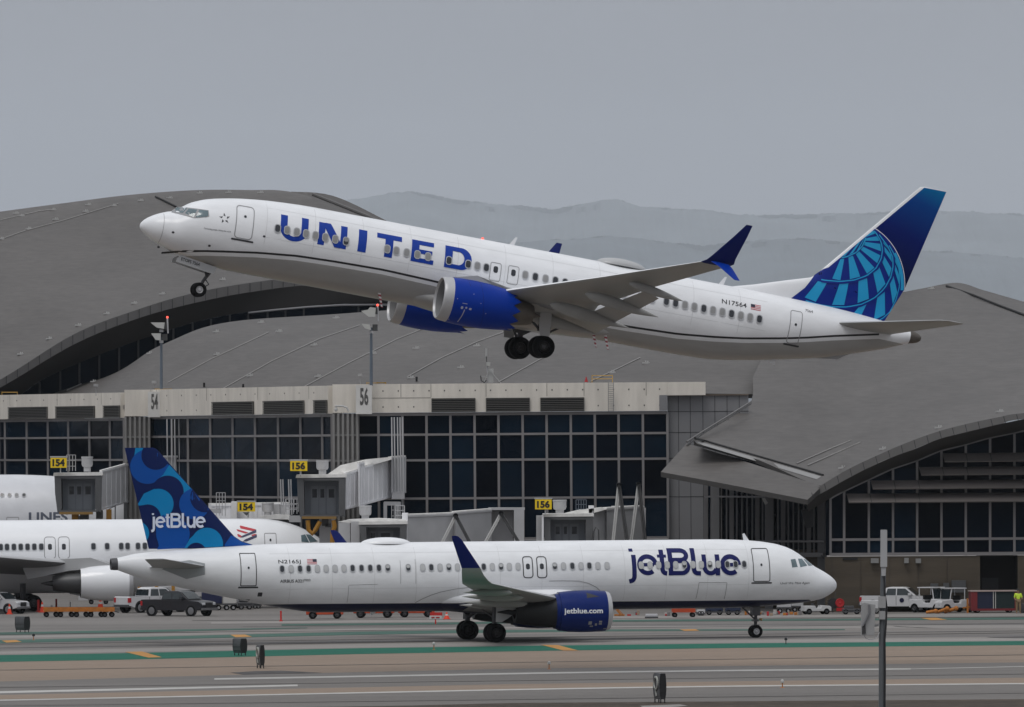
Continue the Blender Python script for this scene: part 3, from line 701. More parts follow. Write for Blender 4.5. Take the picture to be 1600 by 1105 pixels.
b = MB(); a, z = ul(797, 511, 0); ball(b, (a, 0, z+.02), .09, .07, .08); b.build('beacon_light', [beacon], U, True)
DM = []
for a, y in ((12.6, -1.0), (24.1, -1.0), (24.75, -1.0)):
    b = MB(); DM.append(b); b.prism([(a, y, -1.25), (a+.16, y, -1.25), (a+.38, y, -1.95), (a+.30, y, -1.95)], (0, .03, 0))
stripe = bpy.data.materials.new('red_white_stripes'); stripe.use_nodes = True; n = stripe.node_tree.nodes; l = stripe.node_tree.links
wv = n.new('ShaderNodeTexWave'); wv.inputs['Scale'].default_value = 1.6; tc = n.new('ShaderNodeTexCoord'); wv.bands_direction = 'Z'; l.new(tc.outputs['Object'], wv.inputs[0])
rp = n.new('ShaderNodeValToRGB'); rp.color_ramp.interpolation = 'CONSTANT'; rp.color_ramp.elements[0].color = (.25, .02, .03, 1); rp.color_ramp.elements[1].position = .5; rp.color_ramp.elements[1].color = (.6, .58, .58, 1)
l.new(wv.outputs[0], rp.inputs[0]); l.new(rp.outputs[0], n['Principled BSDF'].inputs['Base Color'])
[b.build('drain_mast', [stripe], U) for b in DM]

# ------------------------------------------------------------------ taxiing airliner
JM = frame_matrix(R(12.5), 0, at(1307, 915, 503), False)
JZG = -JM.col[3].z
J = thing('passenger_jet', 'white airliner with navy belly and blue circle-patterned tail, taxiing on the pavement', 'airliner', M=JM)
def jl(px, py, l=1.95): return loc(JM, px, py, l)
JF = Fus([(0, .03, .03, 0), (.05, .24, -.2, .19), (.15, .37, -.33, .35), (.39, .58, -.5, .60), (1.0, .96, -.80, .98), (1.4, 1.18, -.89, 1.17), (2.06, 1.70, -1.0, 1.38), (2.78, 2.19, -1.07, 1.57), (3.68, 2.52, -1.14, 1.74),
          (4.83, 2.71, -1.21, 1.87), (5.82, 2.79, -1.26, 1.93), (7.5, 2.85, -1.28, 1.975), (31.9, 2.86, -1.27, 1.975), (33.0, 2.85, -1.15, 1.97), (34.8, 2.82, -.84, 1.90), (36.64, 2.74, -.45, 1.70), (38.1, 2.67, -.15, 1.48), (40.62, 2.53, .41, 1.02), (42.9, 2.31, 1.0, .55), (43.9, 2.08, 1.37, .36)])
jb = zline_material('white_over_navy_paint', [(0, -1.5), (1.3, -1.2), (1.8, -.82), (10, -.80), (26, -.76), (33, -.73), (35.3, -.76), (36.2, -1.3)], 44, (.80, .81, .83), srgb(4, 10, 52))
JF.build(J, [jb]); jm = JF.map(1)
b = MB(); b.lathe([(43.88, .36), (44.1, .36), (44.28, .34), (44.28, .26), (44.0, .24)], 'x', (0, 0, 1.72), 28); b.build('auxiliary_exhaust', [dmetal], J, True)
jbf = zline_material('fairing_paint', [(0, -.78), (40, -.78)], 44, (.80, .81, .83), srgb(4, 10, 52))
b = MB(); canoe(b, 13.9, 27.2, 0, -.52, -.50, 2.10, 1.0, n=48, m=44, nose=.30, pw=3.4); b.build('belly_fairing', [jbf], J, True)
def z8(x, y, l=1.5): return jl(960+x/4.444, 820+y/4.444, l)
jc = [poly2([z8(*p) for p in ((1225, 242, 1.4), (1262, 238, 1.4), (1272, 293, 1.45), (1232, 297, 1.5))])+(0,), poly2([z8(*p) for p in ((1280, 237, 1.3), (1312, 237, 1.2), (1345, 285, 1.25), (1290, 295, 1.35))])+(0,),
      poly2([z8(*p) for p in ((1320, 238, 1.0), (1340, 245, .8), (1385, 284, .8), (1352, 286, 1.1))])+(0,)]
decal('cockpit_windows', jc, jm, [cglass, outl], J, step=(.15, .1), dl=.004)
def dr(p0, p1, l, **k):
    a, z = jl(*p0, l); a2, z2 = jl(*p1, l); return door(J, jm, min(a, a2), max(a, a2), min(z, z2), max(z, z2), outd, **k)
skin_seams(J, jm, 5.9, 35, -.7, 2.7, (2.25, .15))
dr((1176.5, 857), (1204, 909), 1.9, w=.05, r=.12, win=(1.32, .13, .16), winr=.06)
dr((375.5, 864.5), (400.5, 916), 1.6, w=.05, r=.06, win=(1.45, .12, .14), winr=.055)
dr((817, 869.5), (833.5, 903.5), 1.97, w=.06, r=.2, win=(1.36, .24, .34), sill=False, nm='exit_hatch')
dr((838.8, 869.5), (855.2, 903.5), 1.97, w=.06, r=.2, win=(1.36, .24, .34), sill=False, nm='exit_hatch')
JW = [(441, 'd'), (455, 'l'), (468.8, 'd'), (482.2, 'd'), (496, 'l'), (509.6, 'l'), (523.6, 'l'), (537.6, 'l'), (551, 'd'), (565, 'd'), (578.6, 'd'), (592.2, 'd'), (606, 'h'), (638, 'h'), (660.6, 'l'), (674, 'd'), (687.6, 'l'), (701.4, 'h'), (715, 'l'), (728.3, 'l'), (742, 'l'),
      (756, 'd'), (769.4, 'l'), (783, 'h'), (796, 'l'), (809.6, 'l'), (867, 'h'), (880.6, 'l'), (894.4, 'd'), (908, 'l'), (921, 'd'), (934.4, 'l'), (948.6, 'l'),
      (1002, 'l'), (1015.8, 'l'), (1029.3, 'l'), (1042.8, 'l'), (1056, 'l'), (1069.4, 'h'), (1083, 'l'), (1096, 'l'), (1109.4, 'h'), (1122.5, 'l'), (1136.6, 'd'), (1149.7, 'd'), (1163.2, 'd')]
cabin_windows(J, jm, [(jl(x, 885)[0], 1.36, k) for x, k in JW], w=.24, h=.36, light=wshadel)
# airline name drawn from strokes, in the measured letter frame
def jw(strk, w, tf):
    out = []
    for p, ww in strk: out.append((*[[(tf(x, y)) for x, y in stroke(p, ww)[0]], stroke(p, ww)[1]], 0))
    return out
def name_strokes():
    e = lambda c: [([(c-56, 278), (c+44, 278)], 24), (arc(c, 279, 57, 57, 0, -300, 26)[0:1]+arc(c, 279, 57, 57, -8, -310, 26), 31)]
    s = [([(126, 167), (126, 188)], 28), ([(139, 210), (139, 350)]+arc(117, 355, 22, 35, 0, 75, 6)[0:]+[(103, 394)], 31)]
    s += e(232)
    s += [([(334, 175), (334, 305)]+arc(359, 307, 25, 30, 180, 100, 5)+[(366, 338)], 31), ([(303, 219), (365, 219)], 20)]
    s += [([(392, 165), (392, 352)], 32), ([(405, 180), (465, 180)]+arc(465, 213, 40, 33, -90, 90, 10)+[(405, 246)], 30), ([(405, 252), (470, 252)]+arc(470, 294, 42, 42, -90, 90, 10)+[(405, 336)], 30)]
    s += [([(552, 165), (552, 305)]+arc(577, 307, 25, 30, 180, 100, 5)+[(600, 338)], 31)]
    s += [([(626, 208), (626, 290)]+arc(668, 292, 42, 45, 180, 20, 10), 30), ([(718, 208), (718, 352)], 31)]
    s += e(808)
    return s
def ytf(x, y): return jl(960+x/4.444, 820+y/4.444)
decal('airline_name', jw([(p, w) for p, w in name_strokes()], 0, ytf), jm, [jletter], J, step=(.5, .1))
text_decal('registration', 'N2165J', jm, outd, J, jl(436, 880)[0], jl(471, 880)[0], 1.62, 1.90, bold=.012)
flag(J, jm, jl(496, 880)[0], jl(481, 880)[0], 1.62, 1.92, 'a0')
text_decal('aircraft_type', 'AIRBUS A321', jm, outd, J, jl(438, 903)[0], jl(474, 903)[0], .55, .74, bold=.02); text_decal('aircraft_type', 'neo', jm, outd, J, jl(475, 903)[0], jl(485, 903)[0], .62, .76, bold=.0)
text_decal('aircraft_nickname', 'Until We Mint Again', jm, outd, J, jl(1218, 915, 1.5)[0], jl(1264, 915, 1.2)[0], .10, .27, shear=.2)
pl = [ring2(rrect(*jl(384.8, 938.5, 1.2)[::1], .6, .14, .02), rrect(*jl(384.8, 938.5, 1.2), .54, .08, .01))+(0,), poly2(rrect(*jl(407.5, 929, 1.6), .26, .24, .03))+(0,)]
decal('service_panel', pl, jm, [outd], J, step=(0, 0))
def zs(x, y): return jl(480+x/5, 800+y/5)
thin = []
for pts in ([(328, 572), (552, 565)], [(730, 380), (730, 560)], [(848, 370), (848, 560)], [(325, 575), (325, 710)]): thin.append((*stroke([zs(*p) for p in pts], .025), 0))
for pts in ([(588, 402), (780, 402)], [(588, 402), (580, 515)], [(782, 402), (778, 515)]): thin.append((*stroke([z8(x, y, 1.95) for x, y in pts], .03), 0))
for pts in ([(652, 942), (662, 936), (675, 930), (690, 925), (712, 920.5), (735, 918)], [(858, 908), (880, 907.5), (905, 908), (920, 911.5), (933, 918), (941, 925)]): thin.append((*stroke([jl(*p, 2.0) for p in pts], .035), 0))
decal('panel_seam', thin, jm, [outl], J)
# fin with circle pattern
def z5(x, y, l=.12): return jl(160+x/3.682, 690+y/3.682, l)
le = [z5(880, 598), z5(800, 572), z5(760, 545), z5(720, 500), z5(320, 50), z5(306, 40), z5(290, 35)]
te = [(2.2, 41.9), (8.58, 43.40), (8.62, 43.40)]
JFN = Fin([(2.6, le[0][0]-.3)]+[(z, a) for a, z in le], te, .05)
jfin = JFN.build(J, 'tail_fin', [jf0])
ol = [(interp(JFN.te, z), z) for z in (2.5, 8.6)]
outc = ccw([(JFN.le[4][1]+.03, JFN.le[4][0])]+[(a+.03, z) for z, a in JFN.le[5:]]+[(43.37, 8.58), (41.97, 2.55), (JFN.le[4][1]+.03, 2.7)])
outc = ccw([(36.36, 2.74), (41.43, 8.43), (41.55, 8.52), (41.75, 8.575), (43.37, 8.575), (42.0, 2.55)])
sh = []
def C5(cx, cy, r, k): 
    q = clip(ccw([z5(x, y) for x, y in arc(cx, cy, r, r, 0, 360, 48)[:-1]]), outc)
    if len(q) > 2: sh.append(poly2(q)+(k,))
def P5(pts, k):
    q = clip(ccw([z5(*p) for p in pts]), outc)
    if len(q) > 2: sh.append(poly2(q)+(k,))
P5([(192, 30), (238, 30), (238, 50), (215, 90), (178, 130)], 2)
P5([(222, 52), (262, 44), (345, 130), (300, 210), (170, 170), (180, 110)], 1)
C5(260, 145, 99, 1); P5([(345, 95), (386, 140), (352, 186), (330, 205), (300, 180)], 1)
P5([(386, 134), (520, 280), (520, 300), (484, 340), (330, 208), (350, 190)], 2)
C5(308, 80, 83, 0); C5(376, 288, 92, 0); P5([(290, 240), (440, 250), (455, 330), (410, 400), (380, 430), (300, 300)], 0)
P5([(200, 366), (212, 350), (240, 300), (300, 272), (340, 300), (330, 400), (260, 380)], 2); C5(322, 359, 87, 2); P5([(322, 440), (404, 375), (360, 440), (345, 470), (300, 460)], 2)
C5(262, 436, 74, 0); P5([(195, 372), (262, 362), (300, 420), (220, 470)], 0)
C5(529, 360, 88, 1); P5([(506, 270), (560, 330), (560, 400), (445, 370), (466, 322)], 1); C5(590, 322, 86, 0)
C5(202, 528, 68, 2)
C5(405, 530, 96, 1); P5([(310, 530), (306, 470), (350, 420), (420, 470), (480, 560), (502, 650), (300, 650), (325, 600)], 1)
C5(600, 588, 92, 2); P5([(470, 615), (500, 560), (560, 505), (620, 600), (560, 640), (480, 640)], 2); C5(538, 640, 58, 0)
P5([(700, 640), (702, 590), (740, 540), (790, 570), (880, 600), (860, 620)], 1)
P5([(735, 545), (760, 545), (800, 572), (900, 602), (700, 610)], 1)
b0 = [z5(x, y) for x, y in ((718, 598), (735, 548), (762, 552), (800, 577), (866, 597))]
sh.append(poly2(b0)+(1,))
decal('fin_pattern', sh, JFN.map(1), [jf0, jf1, jf2], jfin, step=(.09, .6), dl=.004)
fx = lambda x: 283+(x-103)/(865-103)*(587-283)
fy = lambda y: 412+(y-165)/(350-165)*(496-412)
def ftf(x, y): return z5(fx(x), fy(y), .2)
decal('airline_name', jw([(p, [q*1.05 for q in w] if isinstance(w, list) else w*1.05) for p, w in name_strokes()], 0, ftf), JFN.map(1), [mat('pale_lettering', srgb(215, 222, 240), .4)], jfin, step=(.12, .6), dl=.055)
# stabilizers + apron
for sg in (-1, 1):
    loft_wing(J, 'stabilizer', [(38.5, .6, 1.50, 3.6, .10, 6, 0), (38.87, 1.25, 1.56, 3.15, .10, 6, 0), (42.04, 6.0, 2.06, 1.25, .09, 6, 0), (42.25, 6.2, 2.08, .98, .05, 6, 0)], sg, [gpaint, wingu])
ap = [jl(160+x/8.889, 840+y/8.889, 1.3) for x, y in ((1080, 335), (1220, 315), (1425, 360), (1425, 515), (1180, 578), (840, 440))]
decal('stabilizer_apron', [poly2(ap)], jm, [mat('apron_grey', (.30, .32, .33), .4)], J)
# wings
for sg in (1, -1):
    secs = [(15.2, .6, -1.0, 8.0, .14, 5, 2), (16.3, 2.0, -.88, 7.0, .135, 5, 2), (18.9, 6.6, -.42, 4.5, .12, 5, 1), (21.6, 11.0, .05, 3.0, .11, 5, 0), (24.75, 16.1, .62, 1.75, .10, 8, 0)]
    wg = loft_wing(J, 'wing', secs, sg, [gpaint, wingu])
    loft_wing(J, 'winglet', [(24.75, 16.1, .62, 1.75, .10, 8, 0), (25.1, 16.7, .80, 1.55, .09, 32, 0), (25.45, 17.1, 1.12, 1.30, .085, 60, 0), (25.7, 17.3, 1.55, 1.1, .08, 74, 0)], sg, [wingu, wingu])
    loft_wing(J, 'winglet', [(25.7, 17.3, 1.55, 1.1, .08, 74, 0), (26.9, 17.8, 3.2, .55, .07, 80, 0), (27.1, 17.83, 3.38, .38, .06, 80, 0), (27.25, 17.84, 3.42, .2, .04, 80, 0)], sg, [unavy, unavy])
    for a0, a1, y, z0, z1, rw, rh in ((20.6, 24.6, 6.9, -.75, -.62, .20, .28), (21.6, 25.3, 10.3, -.32, -.22, .19, .26), (22.9, 25.9, 13.2, .02, .10, .16, .22), (19.6, 24.0, 3.6, -1.08, -.85, .22, .3)):
        b = MB(); canoe(b, a0, a1, sg*y, z0, z1, rw, rh); b.build('flap_track_fairing', [wingu], wg, True)
    b = MB(); b.prism([(16.0, sg*5.58, -.10), (18.5, sg*5.58, -.30), (21.3, sg*5.58, -1.15), (22.6, sg*5.58, -.85), (20.0, sg*5.58, -.45), (17.5, sg*5.58, .02)], (0, sg*.34, 0)); b.build('pylon', [gpaint], J)
    e = engine(J, 15.42, sg, 5.75, -1.25, 1.19, jeng, L=3.35, chev=0, core=3.4, cr=1.28, lipl=.28, nm='engine', corem=mat('dark_core', (.014, .014, .015), .45, metal=.3, var=.2))
    if sg > 0:
        prof = [(0, .90), (.02, .925), (.08, .95), (.2, .975), (.28, 1.0), (1.0, 1.035), (1.7, 1.045), (2.4, 1.02), (3.1, .955), (3.1, .885)]
        def em(a, z, lift, e_a=15.42, ey=5.75, ez=-1.25, r=1.19):
            rr = interp(prof, a-e_a)*r; q = max(-.98, min(.98, (z-ez)/rr)); c = math.sqrt(1-q*q); return Vector((a, ey+(rr+lift)*c, ez+(rr+lift)*q))
        vs, fs = text2d('jetblue.com', .025); aL, zL = jl(700+908/5, 800+808/5, 6.9); aR, zR = jl(700+1208/5, 800+752/5, 6.9)
        zt = jl(700+1000/5, 800+752/5, 6.9)[1]
        decal('web_address', [([(aL+(aR-aL)*x, zL+(zt-zL)*y) for x, y in vs], fs, 0)], em, [white], e, step=(.3, .1))
        marks = [poly2([jl(700+x/5, 800+y/5, 6.8) for x, y in q])+(0,) for q in (((1098, 855), (1124, 855), (1124, 880), (1098, 880)), ((1112, 888), (1138, 888), (1138, 898), (1112, 898)), ((1180, 850), (1204, 850), (1204, 864), (1180, 864)), ((1180, 868), (1204, 868), (1204, 880), (1180, 880)), ((1150, 870), (1166, 870), (1166, 888), (1150, 888)), ((1225, 908), (1250, 908), (1250, 915), (1225, 915)))]
        decal('placard', marks, em, [wshade], e, step=(0, 0))
        decal('strake', [poly2([jl(700+x/5, 800+y/5, 6.0) for x, y in ((1070, 630), (1165, 660), (1065, 672))])+(0,)], em, [black], e, step=(.1, .05))
    g = MB(); g.tube([(21.9, sg*3.8, -.9), (21.93, sg*3.8, JZG+.58)], .16, 12); g.bar((21.93, sg*3.2, JZG+.58), (21.93, sg*4.4, JZG+.58), .18); g.tube([(21.9, sg*3.6, -1.7), (21.2, sg*2.4, -1.1)], .08)
    g.tube([(21.95, sg*3.6, -1.6), (22.6, sg*3.2, -1.1)], .06)
    gr_ = g.build('main_landing_gear', [dmetal], J, True)
    for y in (3.34, 4.26): wheel(gr_, 21.93, sg*y, JZG+.58, .58, .44, rim=darkrim)
    if 1:
        b = MB(); P = [jl(x, y, 4.3) for x, y in ((774, 936), (801, 937), (800, 960), (792, 966), (782, 972), (773, 972))]
        b.prism([(a, sg*4.6, z) for a, z in P], (0, sg*.06, 0)); b.build('gear_door', [mat('door_pale_grey', (.60, .61, .62), .4)], gr_)
g = MB(); g.tube([(5.0, 0, -1.1), (5.06, 0, JZG+.38)], .10, 12); g.tube([(5.05, 0, -2.0), (5.9, 0, -1.2)], .05); g.bar((5.06, -.3, JZG+.38), (5.06, .3, JZG+.38), .09); g.box(4.8, 5.3, -.28, .28, -1.75, -1.2); g.box(4.92, 5.2, -.35, .35, -2.1, -1.98); g.box(4.85, 5.2, -.2, .2, -2.45, -2.3)
ng = g.build('nose_landing_gear', [dmetal], J, True)
for y in (-.25, .25): wheel(ng, 5.06, y, JZG+.385, .385, .22, rim=lipm)
b = MB()
for y in (-.2, .0, .2): ball(b, (4.72, y, -1.98), .05, .08, .08)
b.build('taxi_light', [mat('lamp_glass', (.5, .3, .1), .2)], ng, True)
b = MB(); ball(b, (27.7, 0, 2.76), 1.55, .8, .40, half=True, n=28, m=8); b.build('antenna_dome', [white], J, True)
b = MB(); a, z = jl(1168, 846, 0); b.prism([(a-.1, -.02, 2.75), (a+.25, -.02, 2.75), (a+.32, -.02, 3.16), (a+.2, -.02, 3.2)], (0, .04, 0)); b.build('blade_antenna', [white], J); b = MB(); b.prism([(28.2, -.02, -1.2), (28.7, -.02, -1.2), (28.6, -.02, -1.5)], (0, .04, 0)); b.build('blade_antenna', [white], J)
# ================================================================== GROUND
def ground_mat(name, c, var=.08, streak=.10, tint=None, rough=.85):
    M = bpy.data.materials.new(name); M.use_nodes = True; n = M.node_tree.nodes; l = M.node_tree.links; b = n['Principled BSDF']
    b.inputs['Roughness'].default_value = rough; b.inputs['Specular IOR Level'].default_value = .25
    tc = n.new('ShaderNodeTexCoord'); mp = n.new('ShaderNodeMapping'); mp.inputs['Rotation'].default_value = (0, 0, -R(12.5)); mp.inputs['Scale'].default_value = (.02, .35, 1)
    l.new(tc.outputs['Object'], mp.inputs[0])
    n1 = n.new('ShaderNodeTexNoise'); n1.inputs['Scale'].default_value = 1.0; n1.inputs['Detail'].default_value = 8; n1.inputs['Roughness'].default_value = .65; l.new(mp.outputs[0], n1.inputs[0])
    n2 = n.new('ShaderNodeTexNoise'); n2.inputs['Scale'].default_value = 1.2; n2.inputs['Detail'].default_value = 8; l.new(tc.outputs['Object'], n2.inputs[0])
    m1 = n.new('ShaderNodeMapRange'); m1.inputs[1].default_value = .3; m1.inputs[2].default_value = .7; m1.inputs[3].default_value = 1-streak; m1.inputs[4].default_value = 1+streak; l.new(n1.outputs[0], m1.inputs[0])
    mp9 = n.new('ShaderNodeMapping'); mp9.inputs['Rotation'].default_value = (0, 0, -R(12.5)); mp9.inputs['Scale'].default_value = (.012, .09, 1); l.new(tc.outputs['Object'], mp9.inputs[0])
    n9 = n.new('ShaderNodeTexNoise'); n9.inputs['Scale'].default_value = 1.0; n9.inputs['Detail'].default_value = 3; l.new(mp9.outputs[0], n9.inputs[0])
    m9 = n.new('ShaderNodeMapRange'); m9.inputs[1].default_value = .35; m9.inputs[2].default_value = .65; m9.inputs[3].default_value = 1-streak*.7; m9.inputs[4].default_value = 1+streak*.7; l.new(n9.outputs[0], m9.inputs[0])
    m10 = n.new('ShaderNodeMath'); m10.operation = 'MULTIPLY'; l.new(m1.outputs[0], m10.inputs[0]); l.new(m9.outputs[0], m10.inputs[1]); m1 = m10
    m2 = n.new('ShaderNodeMapRange'); m2.inputs[1].default_value = .3; m2.inputs[2].default_value = .7; m2.inputs[3].default_value = 1-var; m2.inputs[4].default_value = 1+var; l.new(n2.outputs[0], m2.inputs[0])
    mm = n.new('ShaderNodeMath'); mm.operation = 'MULTIPLY'; l.new(m1.outputs[0], mm.inputs[0]); l.new(m2.outputs[0], mm.inputs[1])
    v = n.new('ShaderNodeVectorMath'); v.operation = 'SCALE'; v.inputs[0].default_value = c; l.new(mm.outputs[0], v.inputs['Scale']); l.new(v.outputs[0], b.inputs['Base Color'])
    return M
conc = ground_mat('concrete_apron', (.172, .160, .150), .06, .16)
taxm = ground_mat('taxiway_pavement', (.180, .165, .152), .05, .20)
brown = ground_mat('tan_shoulder', (.232, .178, .136), .06, .07)
asph = ground_mat('runway_asphalt', (.155, .144, .134), .05, .10)
soil = ground_mat('dry_soil', (.055, .040, .028), .5, .25)
green = ground_mat('green_paint', srgb(10, 92, 74), .10, .15)
green2 = ground_mat('faded_green_paint', srgb(62, 92, 82), .12, .15)
yel = ground_mat('yellow_paint', srgb(175, 128, 70), .12, .1)
wht = ground_mat('white_marking_paint', (.42, .41, .39), .12, .1)
tarm = ground_mat('rubber_stain', (.075, .070, .068), .3, .3)
def sheet(name, pxs, z, m_, kind='structure'):
    o = mk(name, [gnd(x, y, z) for x, y in pxs], [tuple(range(len(pxs)))], [m_]); o['kind'] = kind; return o
o = mk('ground', [(-30000, -300, 0), (30000, -300, 0), (30000, 60000, 0), (-30000, 60000, 0)], [(0, 1, 2, 3)], [conc]); o['kind'] = 'structure'
def band(name, top, bot, z, m_):
    return sheet(name, top+bot[::-1], z, m_)
EX0, EX1 = -900, 2500
def ext(pts):   # carry an edge on in a straight line beyond both picture sides
    (a, b), (c, d) = pts[0], pts[1]; (e, f), (g, h) = pts[-2], pts[-1]
    return [(EX0, b+(d-b)/(c-a)*(EX0-a))]+pts+[(EX1, h+(h-f)/(g-e)*(EX1-g))]
band('taxiway', ext([(0, 996), (480, 985), (960, 977), (1600, 975)]), ext([(0, 1030), (560, 1020), (1160, 1010), (1600, 1006)]), .004, taxm)
band('shoulder', ext([(0, 1028), (560, 1018), (1160, 1009), (1600, 1005)]), ext([(0, 1065), (350, 1055), (800, 1045), (1600, 1035)]), .008, brown)
band('runway', ext([(0, 1065), (350, 1055), (800, 1045), (1600, 1035)]), ext([(0, 1113), (640, 1102.5), (800, 1098.5), (1600, 1092.5)]), .008, asph)
band('runway_edge', ext([(0, 1086), (800, 1069), (1600, 1059)]), ext([(0, 1093), (800, 1078), (1600, 1068)]), .012, brown)
band('soil', ext([(0, 1113), (640, 1102.5), (800, 1098.5), (1600, 1092.5)]), [(-900, 1400), (2500, 1400)], .008, soil)
def ribbon(name, pts, w, z, m_):
    """marking following ground points px with pixel thicknesses at the ends"""
    t = [(x, y-w_/2) for (x, y), w_ in zip(pts, w)]; b_ = [(x, y+w_/2) for (x, y), w_ in zip(pts, w)]
    return sheet(name, t+b_[::-1], z, m_)
mk_ = lambda pts, w: (pts, w)
ribbon('taxiway_edge_line', [(-900, 1048), (0, 1029), (190, 1025.8), (560, 1017.5), (860, 1012.8), (1160, 1008.8), (1600, 1004.8), (2500, 998)], [13, 10.5, 10, 9, 8, 7, 6.3, 5], .016, green)
ribbon('taxiway_edge_line', [(-900, 1024), (0, 1002.7), (190, 998.5), (330, 994.8), (560, 989.5), (710, 987), (960, 985), (1320, 983.7)], [7, 5, 5, 4.6, 5, 4.5, 3, 1.6], .016, green2)
ribbon('apron_line', [(-300, 996), (0, 990.2), (100, 988.5), (190, 986.8), (360, 983.5), (480, 981)], [5, 4, 4, 4, 2, 1], .016, green2)
ribbon('apron_line', [(440, 976.5), (700, 974.2), (960, 970), (1320, 968.2), (1600, 966.3), (2400, 962)], [2.5, 3, 3, 2.6, 3.4, 3.5], .016, green2)
ribbon('runway_edge_line', [(335, 1061), (800, 1052.7), (960, 1050), (1160, 1047.6), (1423, 1045.3)], [2.4, 2.4, 2.2, 2.1, 1.8], .016, wht)
ribbon('runway_edge_line', [(1423, 1045.3), (1600, 1041.5), (2200, 1033)], [.7, .9, .8], .0165, wht)
ribbon('runway_edge_line', [(-900, 1101), (0, 1081.8), (465, 1071)], [3.6, 3.2, 2.6], .016, wht)
ribbon('runway_edge_line', [(-900, 1112), (0, 1094.2), (400, 1086), (800, 1077.6), (960, 1074.8), (1160, 1072), (1600, 1068.2), (2400, 1061)], [2, 1.8, 1.9, 2, 2, 1.9, 1.7, 1.6], .016, wht)
for q in ([(195, 1018.7), (222, 1018), (253, 1027), (232, 1027.6)], [(845, 1007.5), (872, 1008), (904, 1016.6), (880, 1016.4)], [(3, 1001), (25, 1000), (34, 1003), (10, 1004.2)],
          [(360, 991.8), (383, 991.6), (394, 995), (368, 995.8)], [(1062, 983.6), (1086, 983), (1093, 985.4), (1070, 986)], [(1438, 965.6), (1462, 965.2), (1480, 968.5), (1455, 969)]):
    sheet('taxiway_dash', q, .024, yel)
# stains, tracks
for q in ([(360, 1051), (400, 1048.6), (440, 1048), (478, 1050), (505, 1051.5), (440, 1052.5), (380, 1054)], [(1540, 995.5), (1600, 993.8), (1720, 993), (1720, 997), (1600, 997), (1560, 996.6)], [(1395, 978), (1440, 981), (1475, 981.8), (1400, 979)]):
    sheet('pavement_patch', q, .020, tarm)
track = ground_mat('tyre_track_wear', (.148, .139, .133), .1, .2)
ribbon('tyre_track', [(-600, 1030), (0, 1014), (560, 1002), (1000, 998), (1600, 993), (2300, 988)], [7, 5, 4.6, 4, 3, 3], .0065, track)
ribbon('tyre_track', [(-600, 1019), (0, 1005.8), (560, 995.5), (1000, 990.2), (1600, 986)], [4, 2.5, 2.4, 2, 1.5], .0065, track)
ribbon('tyre_track', [(380, 979), (800, 977.2), (1200, 976.3), (1600, 975), (2300, 972)], [1.2, 2.6, 3, 3, 3], .0065, track)
light = ground_mat('pale_concrete_strip', (.238, .222, .208), .05, .12)
ribbon('pavement_strip', [(-600, 1033), (0, 1020.5), (560, 1009), (960, 1003), (1600, 999.5), (2300, 995)], [5, 4.5, 6, 5, 6, 6], .0064, light)
ribbon('pavement_strip', [(330, 973.5), (700, 969.5), (960, 966), (1600, 960.8), (2300, 957)], [3, 5, 5.5, 5, 5], .0064, light)
ribbon('pavement_strip', [(-600, 1012), (0, 995.5), (300, 990.5), (560, 984), (960, 980), (1600, 978.5)], [3, 3.5, 3, 3.5, 4, 5], .0064, light)

jnt = ground_mat('pavement_joint_seal', (.095, .088, .082), .1, .3)
for y0, y1, x0, x1 in ((1012.5, 988.5, -500, 2200), (1006.6, 985.4, -500, 2200), (991, 974.2, -300, 2200), (971, 963.8, 300, 2200), (1074, 1053, -500, 2200), (1103, 1083, -500, 2200), (1047, 1023, -500, 2200)):
    f_ = lambda x: y0+(y1-y0)*x/1600
    ribbon('pavement_joint', [(x0, f_(x0)), (x1, f_(x1))], [.45, .45], .0245 if y0 > 1040 else .021, jnt)
